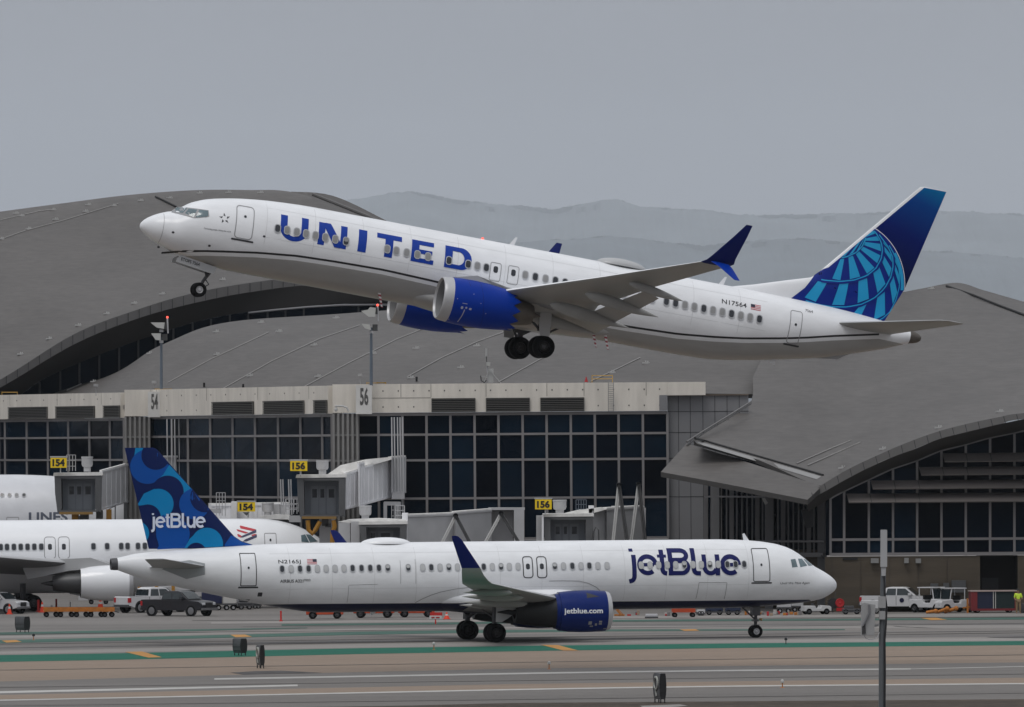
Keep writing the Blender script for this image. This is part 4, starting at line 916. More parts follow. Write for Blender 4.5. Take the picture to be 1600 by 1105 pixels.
# hills far behind
def hn(x, s=0): 
    return math.sin(x*.0061+s)*.5+math.sin(x*.0173+s*2.1)*.3+math.sin(x*.041+s*1.3)*.16+math.sin(x*.097+s)*.09+math.sin(x*.21+2*s)*.05
hillf = mat('hill_scrub_hazed', (.078, .086, .092), .95, var=.6, scale=.0026, spec=.1)  # far ridge: colour itself paled, adding to the haze fade
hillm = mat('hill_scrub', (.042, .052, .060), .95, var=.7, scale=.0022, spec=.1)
HY_ = 52000.0
for nm, Yd, prof, sd_, lab in (('hills', HY_, [(-2500, 420), (-600, 380), (200, 345), (470, 318), (560, 308), (610, 300), (640, 297), (700, 308), (760, 319), (820, 325), (870, 328), (910, 320), (940, 314), (965, 312), (1000, 321), (1060, 324), (1120, 329), (1160, 334), (1260, 337), (1450, 330), (1520, 328), (1600, 335), (2200, 360), (4000, 420)], 0, ''),
                      ('hills', HY_-9000, [(-2500, 520), (200, 470), (560, 400), (700, 372), (800, 380), (950, 366), (1100, 385), (1250, 372), (1500, 395), (1700, 410), (4000, 480)], 2, '')):
    vs = []; fs = []; nx = 1500; ny = 13
    for j in range(ny):
        f = 1-(1-j/(ny-1))**2.2
        for i in range(nx):
            px = -700+3100*i/(nx-1); py = interp(prof, px)+hn(px*2.2, sd_)*3.0+random.uniform(-1.1, 1.1)*(1 if j == ny-1 else .05)
            top = at(px, py, Yd); z = max(0, top.z)*(f**.8)*(1+.05*hn(px*3+j*40, sd_)*(1-f)*4)-5*(1-f)
            vs.append((top.x, Yd-(1-f)*7000+hn(px*2+j*90, sd_)*250, z))
    for j in range(ny-1):
        for i in range(nx-1): a = j*nx+i; fs.append((a, a+1, a+1+nx, a+nx))
    # back slope
    b0_ = len(vs)
    for i in range(nx): v = vs[(ny-1)*nx+i]; vs.append((v[0], Yd+3000, -5))
    for i in range(nx-1): a = (ny-1)*nx+i; fs.append((a, a+1, b0_+i+1, b0_+i))
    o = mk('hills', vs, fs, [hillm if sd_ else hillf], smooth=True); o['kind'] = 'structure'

# ================================================================== TERMINAL
cream = mat('cream_concrete', (.62, .58, .52), .8, var=.13, scale=1.6, bump=.15, stretch=(1, 1, .14))
roofm = None
def roof_material():
    M = bpy.data.materials.new('roof_metal_sheet'); M.use_nodes = True; n = M.node_tree.nodes; l = M.node_tree.links; b = n['Principled BSDF']
    b.inputs['Roughness'].default_value = .62; b.inputs['Specular IOR Level'].default_value = .3
    tc = n.new('ShaderNodeTexCoord'); 
    mp = n.new('ShaderNodeMapping'); mp.inputs['Scale'].default_value = (.25, .05, 2.2); mp.inputs['Rotation'].default_value = (0, R(8), 0); l.new(tc.outputs['Object'], mp.inputs[0])
    n1 = n.new('ShaderNodeTexNoise'); n1.inputs['Scale'].default_value = 1.0; n1.inputs['Detail'].default_value = 9; n1.inputs['Roughness'].default_value = .7; l.new(mp.outputs[0], n1.inputs[0])
    n2 = n.new('ShaderNodeTexNoise'); n2.inputs['Scale'].default_value = .08; n2.inputs['Detail'].default_value = 5; l.new(tc.outputs['Object'], n2.inputs[0])
    m1 = n.new('ShaderNodeMapRange'); m1.inputs[1].default_value = .3; m1.inputs[2].default_value = .7; m1.inputs[3].default_value = .93; m1.inputs[4].default_value = 1.08; l.new(n1.outputs[0], m1.inputs[0])
    m2 = n.new('ShaderNodeMapRange'); m2.inputs[1].default_value = .3; m2.inputs[2].default_value = .7; m2.inputs[3].default_value = .90; m2.inputs[4].default_value = 1.10; l.new(n2.outputs[0], m2.inputs[0])
    mm = n.new('ShaderNodeMath'); mm.operation = 'MULTIPLY'; l.new(m1.outputs[0], mm.inputs[0]); l.new(m2.outputs[0], mm.inputs[1])
    mp3 = n.new('ShaderNodeMapping'); mp3.inputs['Scale'].default_value = (1.1, .22, 9.0); mp3.inputs['Rotation'].default_value = (0, R(14), 0); l.new(tc.outputs['Object'], mp3.inputs[0])
    n3 = n.new('ShaderNodeTexNoise'); n3.inputs['Scale'].default_value = 1.0; n3.inputs['Detail'].default_value = 6; l.new(mp3.outputs[0], n3.inputs[0])
    m3 = n.new('ShaderNodeMapRange'); m3.inputs[1].default_value = .32; m3.inputs[2].default_value = .68; m3.inputs[3].default_value = .87; m3.inputs[4].default_value = 1.13; l.new(n3.outputs[0], m3.inputs[0])
    m4 = n.new('ShaderNodeMath'); m4.operation = 'MULTIPLY'; l.new(mm.outputs[0], m4.inputs[0]); l.new(m3.outputs[0], m4.inputs[1]); mm = m4
    v = n.new('ShaderNodeVectorMath'); v.operation = 'SCALE'; v.inputs[0].default_value = (.094, .087, .082); l.new(mm.outputs[0], v.inputs['Scale']); l.new(v.outputs[0], b.inputs['Base Color'])
    bp = n.new('ShaderNodeBump'); bp.inputs['Strength'].default_value = .35; bp.inputs['Distance'].default_value = .06; l.new(n1.outputs[0], bp.inputs['Height']); l.new(bp.outputs[0], b.inputs['Normal'])
    return M
roofm = roof_material()
fascia = mat('roof_fascia', (.135, .13, .127), .5, var=.08, scale=.4)
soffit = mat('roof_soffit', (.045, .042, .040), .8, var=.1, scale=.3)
panelg = mat('metal_panel_grey', (.185, .185, .192), .5, var=.07, scale=.25)
joint = mat('panel_joint', (.04, .04, .042), .7)
frame_ = mat('aluminium_frame', (.21, .20, .20), .5, metal=.2, var=.06)
louvm = mat('louvre_slat', (.12, .115, .105), .6, var=.1)
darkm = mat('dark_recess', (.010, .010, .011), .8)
glassm = bpy.data.materials.new('curtain_wall_glass'); glassm.use_nodes = True
n = glassm.node_tree.nodes; l = glassm.node_tree.links; b_ = n['Principled BSDF']
tc = n.new('ShaderNodeTexCoord'); nz = n.new('ShaderNodeTexNoise'); nz.inputs['Scale'].default_value = .16; nz.inputs['Detail'].default_value = 4; l.new(tc.outputs['Object'], nz.inputs[0])
rp = n.new('ShaderNodeValToRGB'); rp.color_ramp.elements[0].position = .35; rp.color_ramp.elements[0].color = (.0014, .0035, .0085, 1); rp.color_ramp.elements[1].position = .75; rp.color_ramp.elements[1].color = (.0025, .009, .018, 1)
l.new(nz.outputs[0], rp.inputs[0]); l.new(rp.outputs[0], b_.inputs['Base Color']); b_.inputs['Roughness'].default_value = .12; b_.inputs['Specular IOR Level'].default_value = .035
nb = n.new('ShaderNodeTexNoise'); nb.inputs['Scale'].default_value = .5; l.new(tc.outputs['Object'], nb.inputs[0]); bp = n.new('ShaderNodeBump'); bp.inputs['Strength'].default_value = .06; bp.inputs['Distance'].default_value = .3; l.new(nb.outputs[0], bp.inputs['Height']); l.new(bp.outputs[0], b_.inputs['Normal'])

glassA, glassB, glassC = glassm, glassm.copy(), glassm.copy()
for g_, c0, c1, nm_ in ((glassB, (.003, .009, .018, 1), (.006, .018, .034, 1), 'curtain_wall_glass_blue'), (glassC, (.0008, .0018, .0045, 1), (.0018, .005, .010, 1), 'curtain_wall_glass_dark')):
    g_.name = nm_; e2 = [x for x in g_.node_tree.nodes if x.type == 'VALTORGB'][0].color_ramp.elements; e2[0].color = c0; e2[1].color = c1
def pane_grid(b, cols, zrow, nrm, zt_=None):
    """one slightly tilted pane per bay; cols: plan points, zrow: heights from the top down"""
    for A, B in zip(cols, cols[1:]):
        for z1, z0 in zip(zrow, zrow[1:]):
            t = [random.uniform(0, .035) for _ in range(4)]
            q = [A+nrm*(.008+t[0])+Vector((0, 0, z0)), B+nrm*(.008+t[1])+Vector((0, 0, z0)), B+nrm*(.008+t[2])+Vector((0, 0, z1)), A+nrm*(.008+t[3])+Vector((0, 0, z1))]
            b.add(q, [(0, 1, 2, 3)], random.choice((0, 0, 1, 1, 2)))
def wx(px, Y): return at(px, 687, Y).x
CON = thing('concourse_building', 'long concourse with dark glass curtain wall under a cream louvred parapet', 'terminal building', loc_=(0, 600, 0), M=Matrix.Translation((0, 600, 0)))
# plan of the facade: (px, Y)
SEG = [((-260, 745), (0, 705)), ((0, 705), (195, 680)), ((235, 646), (520, 613)), ((560, 600), (1043, 600))]
ZR = [13.87, 12.40, 10.56, 7.81, 4.90]
def P2(px, Y): p = at(px, 700, Y); return Vector((p.x, Y, 0))
mull = {1: [9, 43, 76, 108, 141, 173], 2: [270, 295, 330, 365, 400, 436, 471, 505], 3: [591.5, 629.1, 666.6, 704, 741.7, 779, 816.8, 854.3, 892, 929.5, 966.7, 1004.6], 0: [-30, -62, -95, -130, -160, -190, -225]}
def seg_pt(s, px):
    (p0, Y0), (p1, Y1) = s; A, B = P2(p0, Y0), P2(p1, Y1)
    d = ray(px, 690); # intersect in plan
    dx, dy = d.x, d.y; ex, ey = B.x-A.x, B.y-A.y; t = (A.x*dy-A.y*dx)/(ey*dx-ex*dy); return A+(B-A)*t
for i, s in enumerate(SEG):
    A, B = P2(*s[0]), P2(*s[1]); d = (B-A).normalized(); nrm = Vector((d.y, -d.x, 0))
    if nrm.y > 0: nrm = -nrm
    Z = lambda z: Vector((0, 0, z))
    b = WB(); b.hexa([A+Z(4.9), B+Z(4.9), B-nrm*.3+Z(4.9), A-nrm*.3+Z(4.9), A+Z(13.87), B+Z(13.87), B-nrm*.3+Z(13.87), A-nrm*.3+Z(13.87)])
    cols = sorted([seg_pt(s, x) for x in mull[i]]+[A, B], key=lambda p: p.x); pane_grid(b, cols, ZR, nrm)
    b.build('glass_wall', [glassA, glassB, glassC], CON)
    b = WB()
    for z in ZR:
        w = .16 if z != 13.87 else .22
        b.bar(A+nrm*.05+Z(z), B+nrm*.05+Z(z), .22, w)
    ms = [seg_pt(s, x) for x in mull[i]]+[A, B]
    for p in ms: b.bar(p+nrm*.075+Z(4.9), p+nrm*.075+Z(13.9), .17, .19)
    b.build('mullion_grid', [frame_], CON)
    # lower wall
    b = WB(); b.hexa([A-nrm*.1, B-nrm*.1, B-nrm*.5, A-nrm*.5, A-nrm*.1+Z(4.78), B-nrm*.1+Z(4.78), B-nrm*.5+Z(4.78), A-nrm*.5+Z(4.78)]); b.build('base_wall', [panelg], CON)
    # parapet
    top = 16.05
    b = WB(); q = nrm*.35
    b.hexa([A+q+Z(14.0), B+q+Z(14.0), B-nrm*.8+Z(14.0), A-nrm*.8+Z(14.0), A+q+Z(top), B+q+Z(top), B-nrm*.8+Z(top), A-nrm*.8+Z(top)])
    b.build('parapet', [cream], CON)
# corner infill pieces between segments (ribbed grey shafts)
for (x0, Y0), (x1, Y1), zt in (((195, 680), (235, 646), 13.95), ((520, 613), (560, 600), 13.95)):
    A, B = P2(x0, Y0), P2(x1, Y1); Yf = min(Y0, Y1)-.8
    b = WB(); A2, B2 = P2(x0, Yf), P2(x1, Yf); b.hexa([A2, B2, B, A, A2+Vector((0, 0, zt)), B2+Vector((0, 0, zt)), B+Vector((0, 0, zt)), A+Vector((0, 0, zt))])
    for k in range(6):
        p = A2.lerp(B2, (k+.2)/5.4); b.bar(p+Vector((0, -.1, 0)), p+Vector((0, -.1, zt)), .16, .3, k=1)
    for z in ZR[1:3]: b.bar(A2+Vector((0, -.05, z)), B2+Vector((0, -.05, z)), .2, .14, k=1)
    b.build('ribbed_shaft', [mat('shaft_grey', (.13, .125, .12), .6), mat('shaft_rib', (.20, .195, .19), .55)], CON)
    b = WB(); A3, B3 = P2(x0, Yf-.2), P2(x1, Yf-.2); b.hexa([A3+Vector((0, 0, 14)), B3+Vector((0, 0, 14)), B+Vector((0, 0, 14)), A+Vector((0, 0, 14)), A3+Vector((0, 0, 16.05)), B3+Vector((0, 0, 16.05)), B+Vector((0, 0, 16.05)), A+Vector((0, 0, 16.05))])
    b.build('parapet', [cream], CON)
# louvred vents in the parapet
def on_face(px, py, i, off):
    s = SEG[i]; A, B = P2(*s[0]), P2(*s[1]); d = (B-A).normalized(); nrm = Vector((d.y, -d.x, 0)); nrm = -nrm if nrm.y > 0 else nrm
    p = seg_pt(s, px)+nrm*off; t = p.y/ray(px, py).y; return Vector((p.x, p.y, CAMH+ray(px, py).z*t)), nrm
for i, x0, x1 in ((1, 21, 81), (1, 95, 155), (1, 169.5, 194), (2, 340, 404), (2, 420, 483), (2, 499, 519), (3, 675, 743), (3, 760, 828), (3, 845, 913)):
    p0, nrm = on_face(x0, 640, i, .36); p1, _ = on_face(x1, 640, i, .36)
    if x0 == 169.5: p1, _ = on_face(194.5, 640, i, .36)
    b = WB(); z0_, z1_ = 14.02, 14.98
    Z = lambda z: Vector((0, 0, z))
    b.hexa([p0*1+Z(z0_-p0.z), p1+Z(z0_-p1.z), p1+Z(z0_-p1.z)+nrm*.03, p0+Z(z0_-p0.z)+nrm*.03, p0+Z(z1_-p0.z), p1+Z(z1_-p1.z), p1+Z(z1_-p1.z)+nrm*.03, p0+Z(z1_-p0.z)+nrm*.03], 0)
    q0 = Vector((p0.x, p0.y, 0)); q1 = Vector((p1.x, p1.y, 0))
    for k in range(7):
        z = z0_+.10+k*.13; b.bar(q0+Z(z)+nrm*.07, q1+Z(z)+nrm*.07, .12, .035, 1)
    for z in (z0_, z1_): b.bar(q0+Z(z)+nrm*.09, q1+Z(z)+nrm*.09, .14, .05, 1)
    for q in (q0, q1): b.bar(q+Z(z0_)+nrm*.09, q+Z(z1_)+nrm*.09, .05, .14, 1)
    b.build('louvre_vent', [darkm, louvm], CON)
# parapet joints and tie holes
SL = mat('stain_line', (.20, .19, .17), .8)
for i, xs in ((1, (22, 96, 165)), (2, (252, 330, 410, 490)), (3, (627, 674, 760, 855, 913, 1010))):
    for x in xs:
        p, nrm = on_face(x, 620, i, .355); b = WB(); b.bar((p.x, p.y, 15.1), (p.x, p.y, 16.05), .035, .02); b.build('parapet_joint', [SL], CON)
A, B = P2(561, 600), P2(1042, 600); b = WB(); b.bar((A.x, A.y-.36, 15.05), (wx(674, 600), A.y-.36, 15.05), .02, .03)
b.build('parapet_joint', [SL], CON)
for i, x0, x1, st in ((1, 12, 190, 21), (2, 245, 515, 23), (3, 575, 1035, 24)):
    x = x0
    while x < x1:
        for z in (15.55, 14.4):
            p, nrm = on_face(x, 620, i, .352)
            if z == 14.4 and not (i == 3 and (x < 665 or x > 925)) and not (i == 2 and x < 330): continue
            b = WB(); b.box(p.x-.04, p.x+.04, p.y-.012, p.y+.012, z-.05, z+.05); b.build('tie_hole', [joint], CON)
        x += st
# parapet extension to the right
b = WB(); A, B = P2(1043.2, 599.6), P2(1103, 599.6); b.hexa([A+Vector((0, 0, 15.1)), B+Vector((0, 0, 15.1)), B+Vector((0, .8, 15.1)), A+Vector((0, .8, 15.1)), A+Vector((0, 0, 16.05)), B+Vector((0, 0, 16.05)), B+Vector((0, .8, 16.05)), A+Vector((0, .8, 16.05))]); b.build('parapet', [cream], CON)
b = WB(); A, B = P2(1030.5, 600), P2(1043, 600); b.box(A.x, B.x, 599.62, 599.64, 14.0, 15.12); b.build('wall_panel', [panelg], CON)
# grey panelled end wall
b = WB(); A, B = P2(1043.5, 600.4), P2(1170, 600.4); b.box(A.x, B.x, 600.4, 601, 0, 15.08, 0)
for x in (1060.5, 1079, 1098.7, 1117.5, 1136.6, 1155.7): q = wx(x, 600); b.box(q-.02, q+.02, 600.38, 600.4, 0, 15.08, 1)
for y in (643, 675.5, 716, 776): z = at(1100, y, 600).z; b.box(A.x, B.x, 600.38, 600.4, z-.02, z+.02, 1)
b.box(A.x, B.x, 600.2, 601.1, 15.085, 15.13, 2)
b.build('panel_wall', [panelg, joint, mat('rusty_coping', (.20, .15, .11), .7)], CON)
# gate number blocks on the parapet
for nm, x0, x1, y0, y1, Yb in (('54', 231, 251, 612, 652, 643.2), ('56', 556, 581, 602, 647, 597.6)):
    b = WB(); b.rect(x0, y0, x1, y1, Yb, 1.2); bl = b.build('number_block', [mat('pale_block', (.56, .55, .53), .75)], CON)
    P0, P1 = at(x0+(x1-x0)*.26, y0+(y1-y0)*.70, Yb-.02), at(x0+(x1-x0)*.78, y0+(y1-y0)*.08, Yb-.02)
    vs, fs = text2d(nm, .03); mk('gate_number', [(P0.x+(P1.x-P0.x)*x, P0.y-CON.matrix_world.translation.y-0, P0.z+(P1.z-P0.z)*y) for x, y in vs], fs, [mat('number_grey', (.085, .083, .08), .7)], bl)
# roof ladder + rails
def px_bar(b, x0, y0, x1, y1, Y, w, k=None): b.bar(at(x0, y0, Y), at(x1, y1, Y), w, w, k)
b = WB()
for x in (950.5, 958.5): px_bar(b, x, 597, x, 643, 599.2, .05)
for y in range(600, 643, 3): px_bar(b, 950.5, y, 958.5, y, 599.2, .035)
b.build('wall_ladder', [mat('galvanised', (.22, .215, .21), .5)], CON)
yellowm = mat('safety_yellow', srgb(190, 150, 70), .5)
for x0, x1, y, Y in ((925, 957, 587, 601), (589, 602, 598, 601), (573, 603, 598.5, 601), (241, 268, 608, 646), (3, 27, 613, 704)):
    b = WB(); px_bar(b, x0, y, x1, y, Y, .05)
    px_bar(b, x0, y+5, x1, y+5, Y, .05)
    for x in (x0, x1): px_bar(b, x, y-1, x, y+12, Y, .05)
    b.build('guard_rail', [yellowm], CON)
for x, y, Y in ((147, 601, 670), (238, 596, 646), (560, 585, 601)):
    b = WB(); px_bar(b, x+3, y+2, x+3, y+18, Y, .05); b.rect(x-1, y-1, x+6, y+3, Y-.2, .5, 0); b.build('security_camera', [mat('camera_grey', (.3, .3, .3), .5)], CON)

# ------------------------------------------------------------------ roofs
def surf_obj(name, rows, mats, parent, sub=(24, 8), thick=0.0):
    """rows of 3D control points (same count), interpolated smoothly across"""
    nc = len(rows[0]); 
    def cat(p, t):
        n_ = len(p)-1; x = t*n_; i = min(int(x), n_-1); f = x-i
        a, b_, c, d = p[max(i-1, 0)], p[i], p[i+1], p[min(i+2, n_)]
        return 0.5*((2*b_)+(c-a)*f+(2*a-5*b_+4*c-d)*f*f+(3*b_-a-3*c+d)*f**3)
    U_, V_ = (nc-1)*sub[0], (len(rows)-1)*sub[1]; vs = []; fs = []
    for j in range(V_+1):
        t = j/V_
        row = [cat([r[i] for r in rows], t) if len(rows) > 2 else rows[0][i].lerp(rows[1][i], t) for i in range(nc)]
        for i in range(U_+1): vs.append(cat(row, i/U_))
    for j in range(V_):
        for i in range(U_): a = j*(U_+1)+i; fs.append((a, a+1, a+2+U_, a+1+U_))
    b = WB(); n0 = len(vs); b.add(vs, fs, 0)
    if thick:
        low = [v-Vector((0, 0, thick)) for v in vs]; b.add(low, [tuple(reversed(f)) for f in fs], 1)
        per = [j*(U_+1) for j in range(V_+1)]; 
        edge = [list(range(U_+1)), list(range(V_*(U_+1), (V_+1)*(U_+1))), per, [p+U_ for p in per]]
        for e_ in edge:
            for p, q in zip(e_, e_[1:]): b.f.append((p, q, q+n0, p+n0)); b.m.append(1)
    o = b.build(name, mats, parent, True); return o, vs, fs
def roof_cast(vs, fs):
    t = BVHTree.FromPolygons([tuple(v) for v in vs], [tuple(f) for f in fs])
    def f(px, py):
        d = ray(px, py).normalized(); h = t.ray_cast(CAMP, d, 3000); return h[0]-d*0.04 if h[0] else None
    return f
ribm = mat('cable_pale', (.30, .29, .28), .5)
def cables(cast, lines, parent, w=.04):
    for pts in lines:
        P = []
        for (x0, y0), (x1, y1) in zip(pts, pts[1:]):
            k = max(2, int(math.hypot(x1-x0, y1-y0)/8))
            P += [cast(x0+(x1-x0)*i/k, y0+(y1-y0)*i/k) for i in range(k+1)]
        P = [p+Vector((0, 0, .05)) for p in P if p]
        if len(P) > 2: b = WB(); b.tube(P, w, 5); b.build('roof_cable', [ribm], parent)
anchm = mat('anchor_white', (.42, .42, .41), .5)
def anchors(cast, pts, parent):
    for x, y in pts:
        p = cast(x, y)
        if not p: continue
        b = WB(); b.box(p.x-.28, p.x+.28, p.y-.15, p.y+.15, p.z-.02, p.z+.09); b.box(p.x-.04, p.x+.04, p.y-.04, p.y+.04, p.z+.05, p.z+.22); b.box(p.x+.1, p.x+.2, p.y-.1, p.y+.1, p.z+.05, p.z+.2)
        b.build('roof_anchor', [anchm], parent)
A_ = lambda pts: [at(*p) for p in pts]
# left great hall
HL = thing('great_hall', 'tall grey vaulted hall with an arched clerestory at the left, behind the concourse', 'terminal building', M=Matrix.Translation((-20, 760, 0)))
front = [(-300, 760, 700), (-120, 655, 706), (0, 594, 712), (116, 522.6, 718), (213, 485, 722), (302, 458.6, 726), (395, 442, 729), (500, 432, 732), (640, 445, 736), (800, 480, 742)]
mid1 = [(-300, 560, 735), (-120, 480, 738), (0, 455, 742), (110, 425, 746), (205, 400, 750), (300, 385, 752), (400, 380, 754), (520, 385, 756), (650, 410, 758), (800, 450, 760)]
back = [(-300, 372, 780), (-120, 350, 780), (0, 333, 780), (100, 319, 780), (200, 305.8, 780), (300, 298, 780), (385, 297.5, 780), (460, 301, 780), (560, 335, 780), (700, 400, 780)]
back2 = [(-300, 420, 800), (-120, 390, 800), (0, 372, 800), (100, 358, 800), (200, 345, 800), (300, 338, 800), (385, 336, 800), (460, 345, 800), (560, 380, 800), (700, 440, 800)]
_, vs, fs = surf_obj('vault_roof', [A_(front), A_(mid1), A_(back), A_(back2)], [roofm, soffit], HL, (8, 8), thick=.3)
castL = roof_cast(vs, fs)
# far right shoulder of that roof, beyond a ridge seam
_, vs2, fs2 = surf_obj('roof_shoulder', [A_([(455, 299.5, 781), (520, 306, 788), (600, 343, 795), (700, 398, 800)]), A_([(455, 330, 779), (520, 340, 779.5), (600, 400, 779), (700, 450, 779)])], [roofm, soffit], HL, (6, 4), thick=.3)
# fascia strip
tops = [p for p in front]; bots = [(-300, 775, 700), (-120, 668, 706), (0, 606, 712), (116, 538, 718), (213, 498.5, 722), (302, 474, 726), (395, 456, 729), (500, 446, 732), (640, 459, 736), (800, 494, 742)]
tops = [(x, y-.5, Y-.35) for x, y, Y in tops]; bots = [(x, y, Y-.3) for x, y, Y in bots]
surf_obj('roof_fascia', [A_(tops), A_(bots)], [fascia, fascia], HL, (8, 1), thick=0)
b = WB()
for k in range(-6, 34):
    x = 10+k*17.3; t_ = interp([(p[0], p[1]) for p in tops], x); bo = interp([(p[0], p[1]) for p in bots], x); Yk = interp([(p[0], p[2]) for p in tops], x)-.06
    b.bar(at(x, t_, Yk), at(x, bo, Yk), .05, .04)
b.build('fascia_joint', [joint], HL)
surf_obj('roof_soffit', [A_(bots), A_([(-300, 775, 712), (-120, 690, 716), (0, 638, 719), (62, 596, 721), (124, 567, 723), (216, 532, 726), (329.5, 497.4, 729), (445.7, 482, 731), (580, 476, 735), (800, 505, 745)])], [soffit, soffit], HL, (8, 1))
gt = [(-300, 770, 712), (-120, 688, 716), (0, 638, 719), (62, 596, 721), (124, 567, 723), (216, 532, 726), (329.5, 497.4, 729), (445.7, 482, 731), (580, 476, 735), (800, 505, 745)]
gb = [(x, y+90, Y) for x, y, Y in gt]
surf_obj('clerestory_glass', [A_(gt), A_(gb)], [glassm, glassm], HL, (6, 1))
DK = mat('dark_frame', (.035, .037, .04), .6)
for x, yt, yb in ((31, 616, 622), (62, 597, 625), (94, 580, 612), (124, 567, 598), (155, 555, 586), (186, 543, 572), (216, 531, 559), (243, 522, 548), (271, 513, 540), (301, 505, 530), (329.5, 498, 520), (359, 492, 512), (388, 488, 505), (418, 485, 500), (446, 482, 500), (474.7, 480, 502), (504, 478, 500), (532, 477, 498), (560, 476, 495), (580, 476, 492)):
    Yk = interp([(p[0], p[2]) for p in gt], x)-.15; b = WB(); b.bar(at(x, yt, Yk), at(x, yb+20, Yk), .16, .2); b.build('clerestory_mullion', [DK], HL)
b = WB(); P = [at(x, y, interp([(p[0], p[2]) for p in gt], x)-.6) for x, y in ((388, 489), (430, 484.5), (480, 480), (530, 477), (600, 476), (640, 478))]; b.tube(P, .09, 8); b.build('hand_rail', [mat('rail_grey', (.25, .25, .26), .5)], HL)
anchors(castL, [(25, 334), (83, 328.5), (138, 320.5), (178, 322), (220, 314), (265, 310), (312, 302.5), (357, 301.5), (407, 301.5), (475, 304.5), (34, 338), (134, 331), (87, 343.5), (45, 358), (2, 374), (32, 554), (77, 530), (122.5, 509), (167, 491), (210, 474.5), (253.5, 460), (348, 437.5), (395.5, 429.5)], HL)
cables(castL, [[(0, 375), (40, 361), (100, 345), (185, 319)], [(0, 345), (60, 331), (80, 328.5)]], HL)
b = WB(); P = [castL(x, y) for x, y in ((243, 309), (258, 316), (275, 324.5))]; P = [p+Vector((0, 0, .1)) for p in P if p]
if len(P) > 1: b.tube(P, .09, 6); b.build('roof_seam', [darkm], HL)
b = WB(); P = A_([(488, 303.5, 778.6), (530, 320, 778.6), (572, 337, 778.6), (640, 368, 778.6)]); b.tube(P, .16, 6); b.build('roof_edge_rail', [fascia], HL)
# middle low vault behind the parapet
HM = thing('low_vault_hall', 'long low grey vault roof just behind the cream parapet of the concourse', 'terminal building', M=Matrix.Translation((10, 680, 0)))
r0_ = [(-260, 640, 756), (60, 636, 716), (240, 632, 668), (400, 625, 650), (640, 620, 622), (900, 615, 618), (1100, 615, 616), (1260, 618, 622)]
r1_ = [(-260, 628, 762), (85, 614, 722), (245, 583, 690), (400, 560, 670), (640, 545, 655), (900, 535, 650), (1100, 530, 644), (1260, 532, 652)]
r2_ = [(-260, 624, 768), (110, 603, 728), (250, 541, 708), (349, 507, 706), (520, 493, 706), (760, 478, 700), (1000, 480, 702), (1260, 488, 712)]
r3_ = [(-260, 640, 775), (110, 612, 736), (250, 552, 718), (349, 516, 716), (520, 503, 716), (760, 495, 716), (1000, 495, 716), (1260, 505, 722)]
_, vs, fs = surf_obj('vault_roof', [A_(r0_), A_(r1_), A_(r2_), A_(r3_)], [roofm, soffit], HM, (8, 8), thick=.3)
castM = roof_cast(vs, fs)
cables(castM, [[(104, 611), (150, 590), (203, 561)], [(262, 599), (330, 562), (420, 520)], [(349, 608), (425, 565), (500, 530), (562, 509)], [(474, 606), (545, 568), (620, 531), (665, 513)], [(636, 590), (690, 560), (745, 535), (795, 517)], [(779, 598), (830, 570), (860, 553)], [(923, 597), (965, 577), (1000, 560)]], HM)
anchors(castM, [(146, 597), (234, 553), (339, 554.5), (391, 588), (436, 518.5), (491, 540), (583, 553), (642, 591), (497, 589), (338, 519), (408, 504.5), (745, 541), (845, 559), (956, 583), (525, 497.5), (1009, 568), (650, 545), (720, 575)], HM)
b = WB()
for x, y in ((380, 607), (319, 605), (651, 596)):
    p = castM(x, y); 
    if p: b.box(p.x-.08, p.x+.08, p.y-.1, p.y+.1, p.z, p.z+.35)
b.build('roof_vent', [darkm], HM)
# right hall
HR = thing('vaulted_hall', 'large grey vaulted hall with arched glass front and sunshades at the right', 'terminal building', M=Matrix.Translation((30, 600, 0)))
f0 = [(1084, 689, 586), (1180, 717, 580), (1284, 759, 574), (1327, 733, 573.5), (1374, 710.6, 573), (1421, 690.6, 572.6), (1468, 674, 572), (1515, 662, 571.5), (1562, 652, 571), (1600, 646, 570.5), (1760, 636, 569), (2000, 640, 567)]
f1 = [(1128, 658, 596), (1205, 680, 592), (1290, 705, 590), (1340, 690, 590), (1390, 668, 590), (1440, 650, 590), (1480, 636, 590), (1530, 625, 590), (1575, 616, 590), (1612, 610, 590), (1770, 602, 590), (2000, 606, 590)]
f2 = [(1172, 629, 606), (1230, 600, 616), (1290, 575, 628), (1350, 560, 640), (1400, 552, 640), (1440, 545, 640), (1490, 540, 640), (1535, 535, 640), (1580, 532, 640), (1620, 530, 640), (1770, 530, 640), (2000, 540, 640)]
f3 = [(1176, 590, 620), (1212, 525, 642), (1268, 492, 650), (1330, 475, 662), (1395, 460, 676), (1440, 451, 690), (1495, 442, 690), (1535, 453, 690), (1580, 466, 690), (1640, 483, 690), (1770, 520, 690), (2000, 580, 690)]
_, vs, fs = surf_obj('vault_roof', [A_(f0), A_(f1), A_(f2), A_(f3)], [roofm, soffit], HR, (8, 10), thick=.3)
castR = roof_cast(vs, fs)
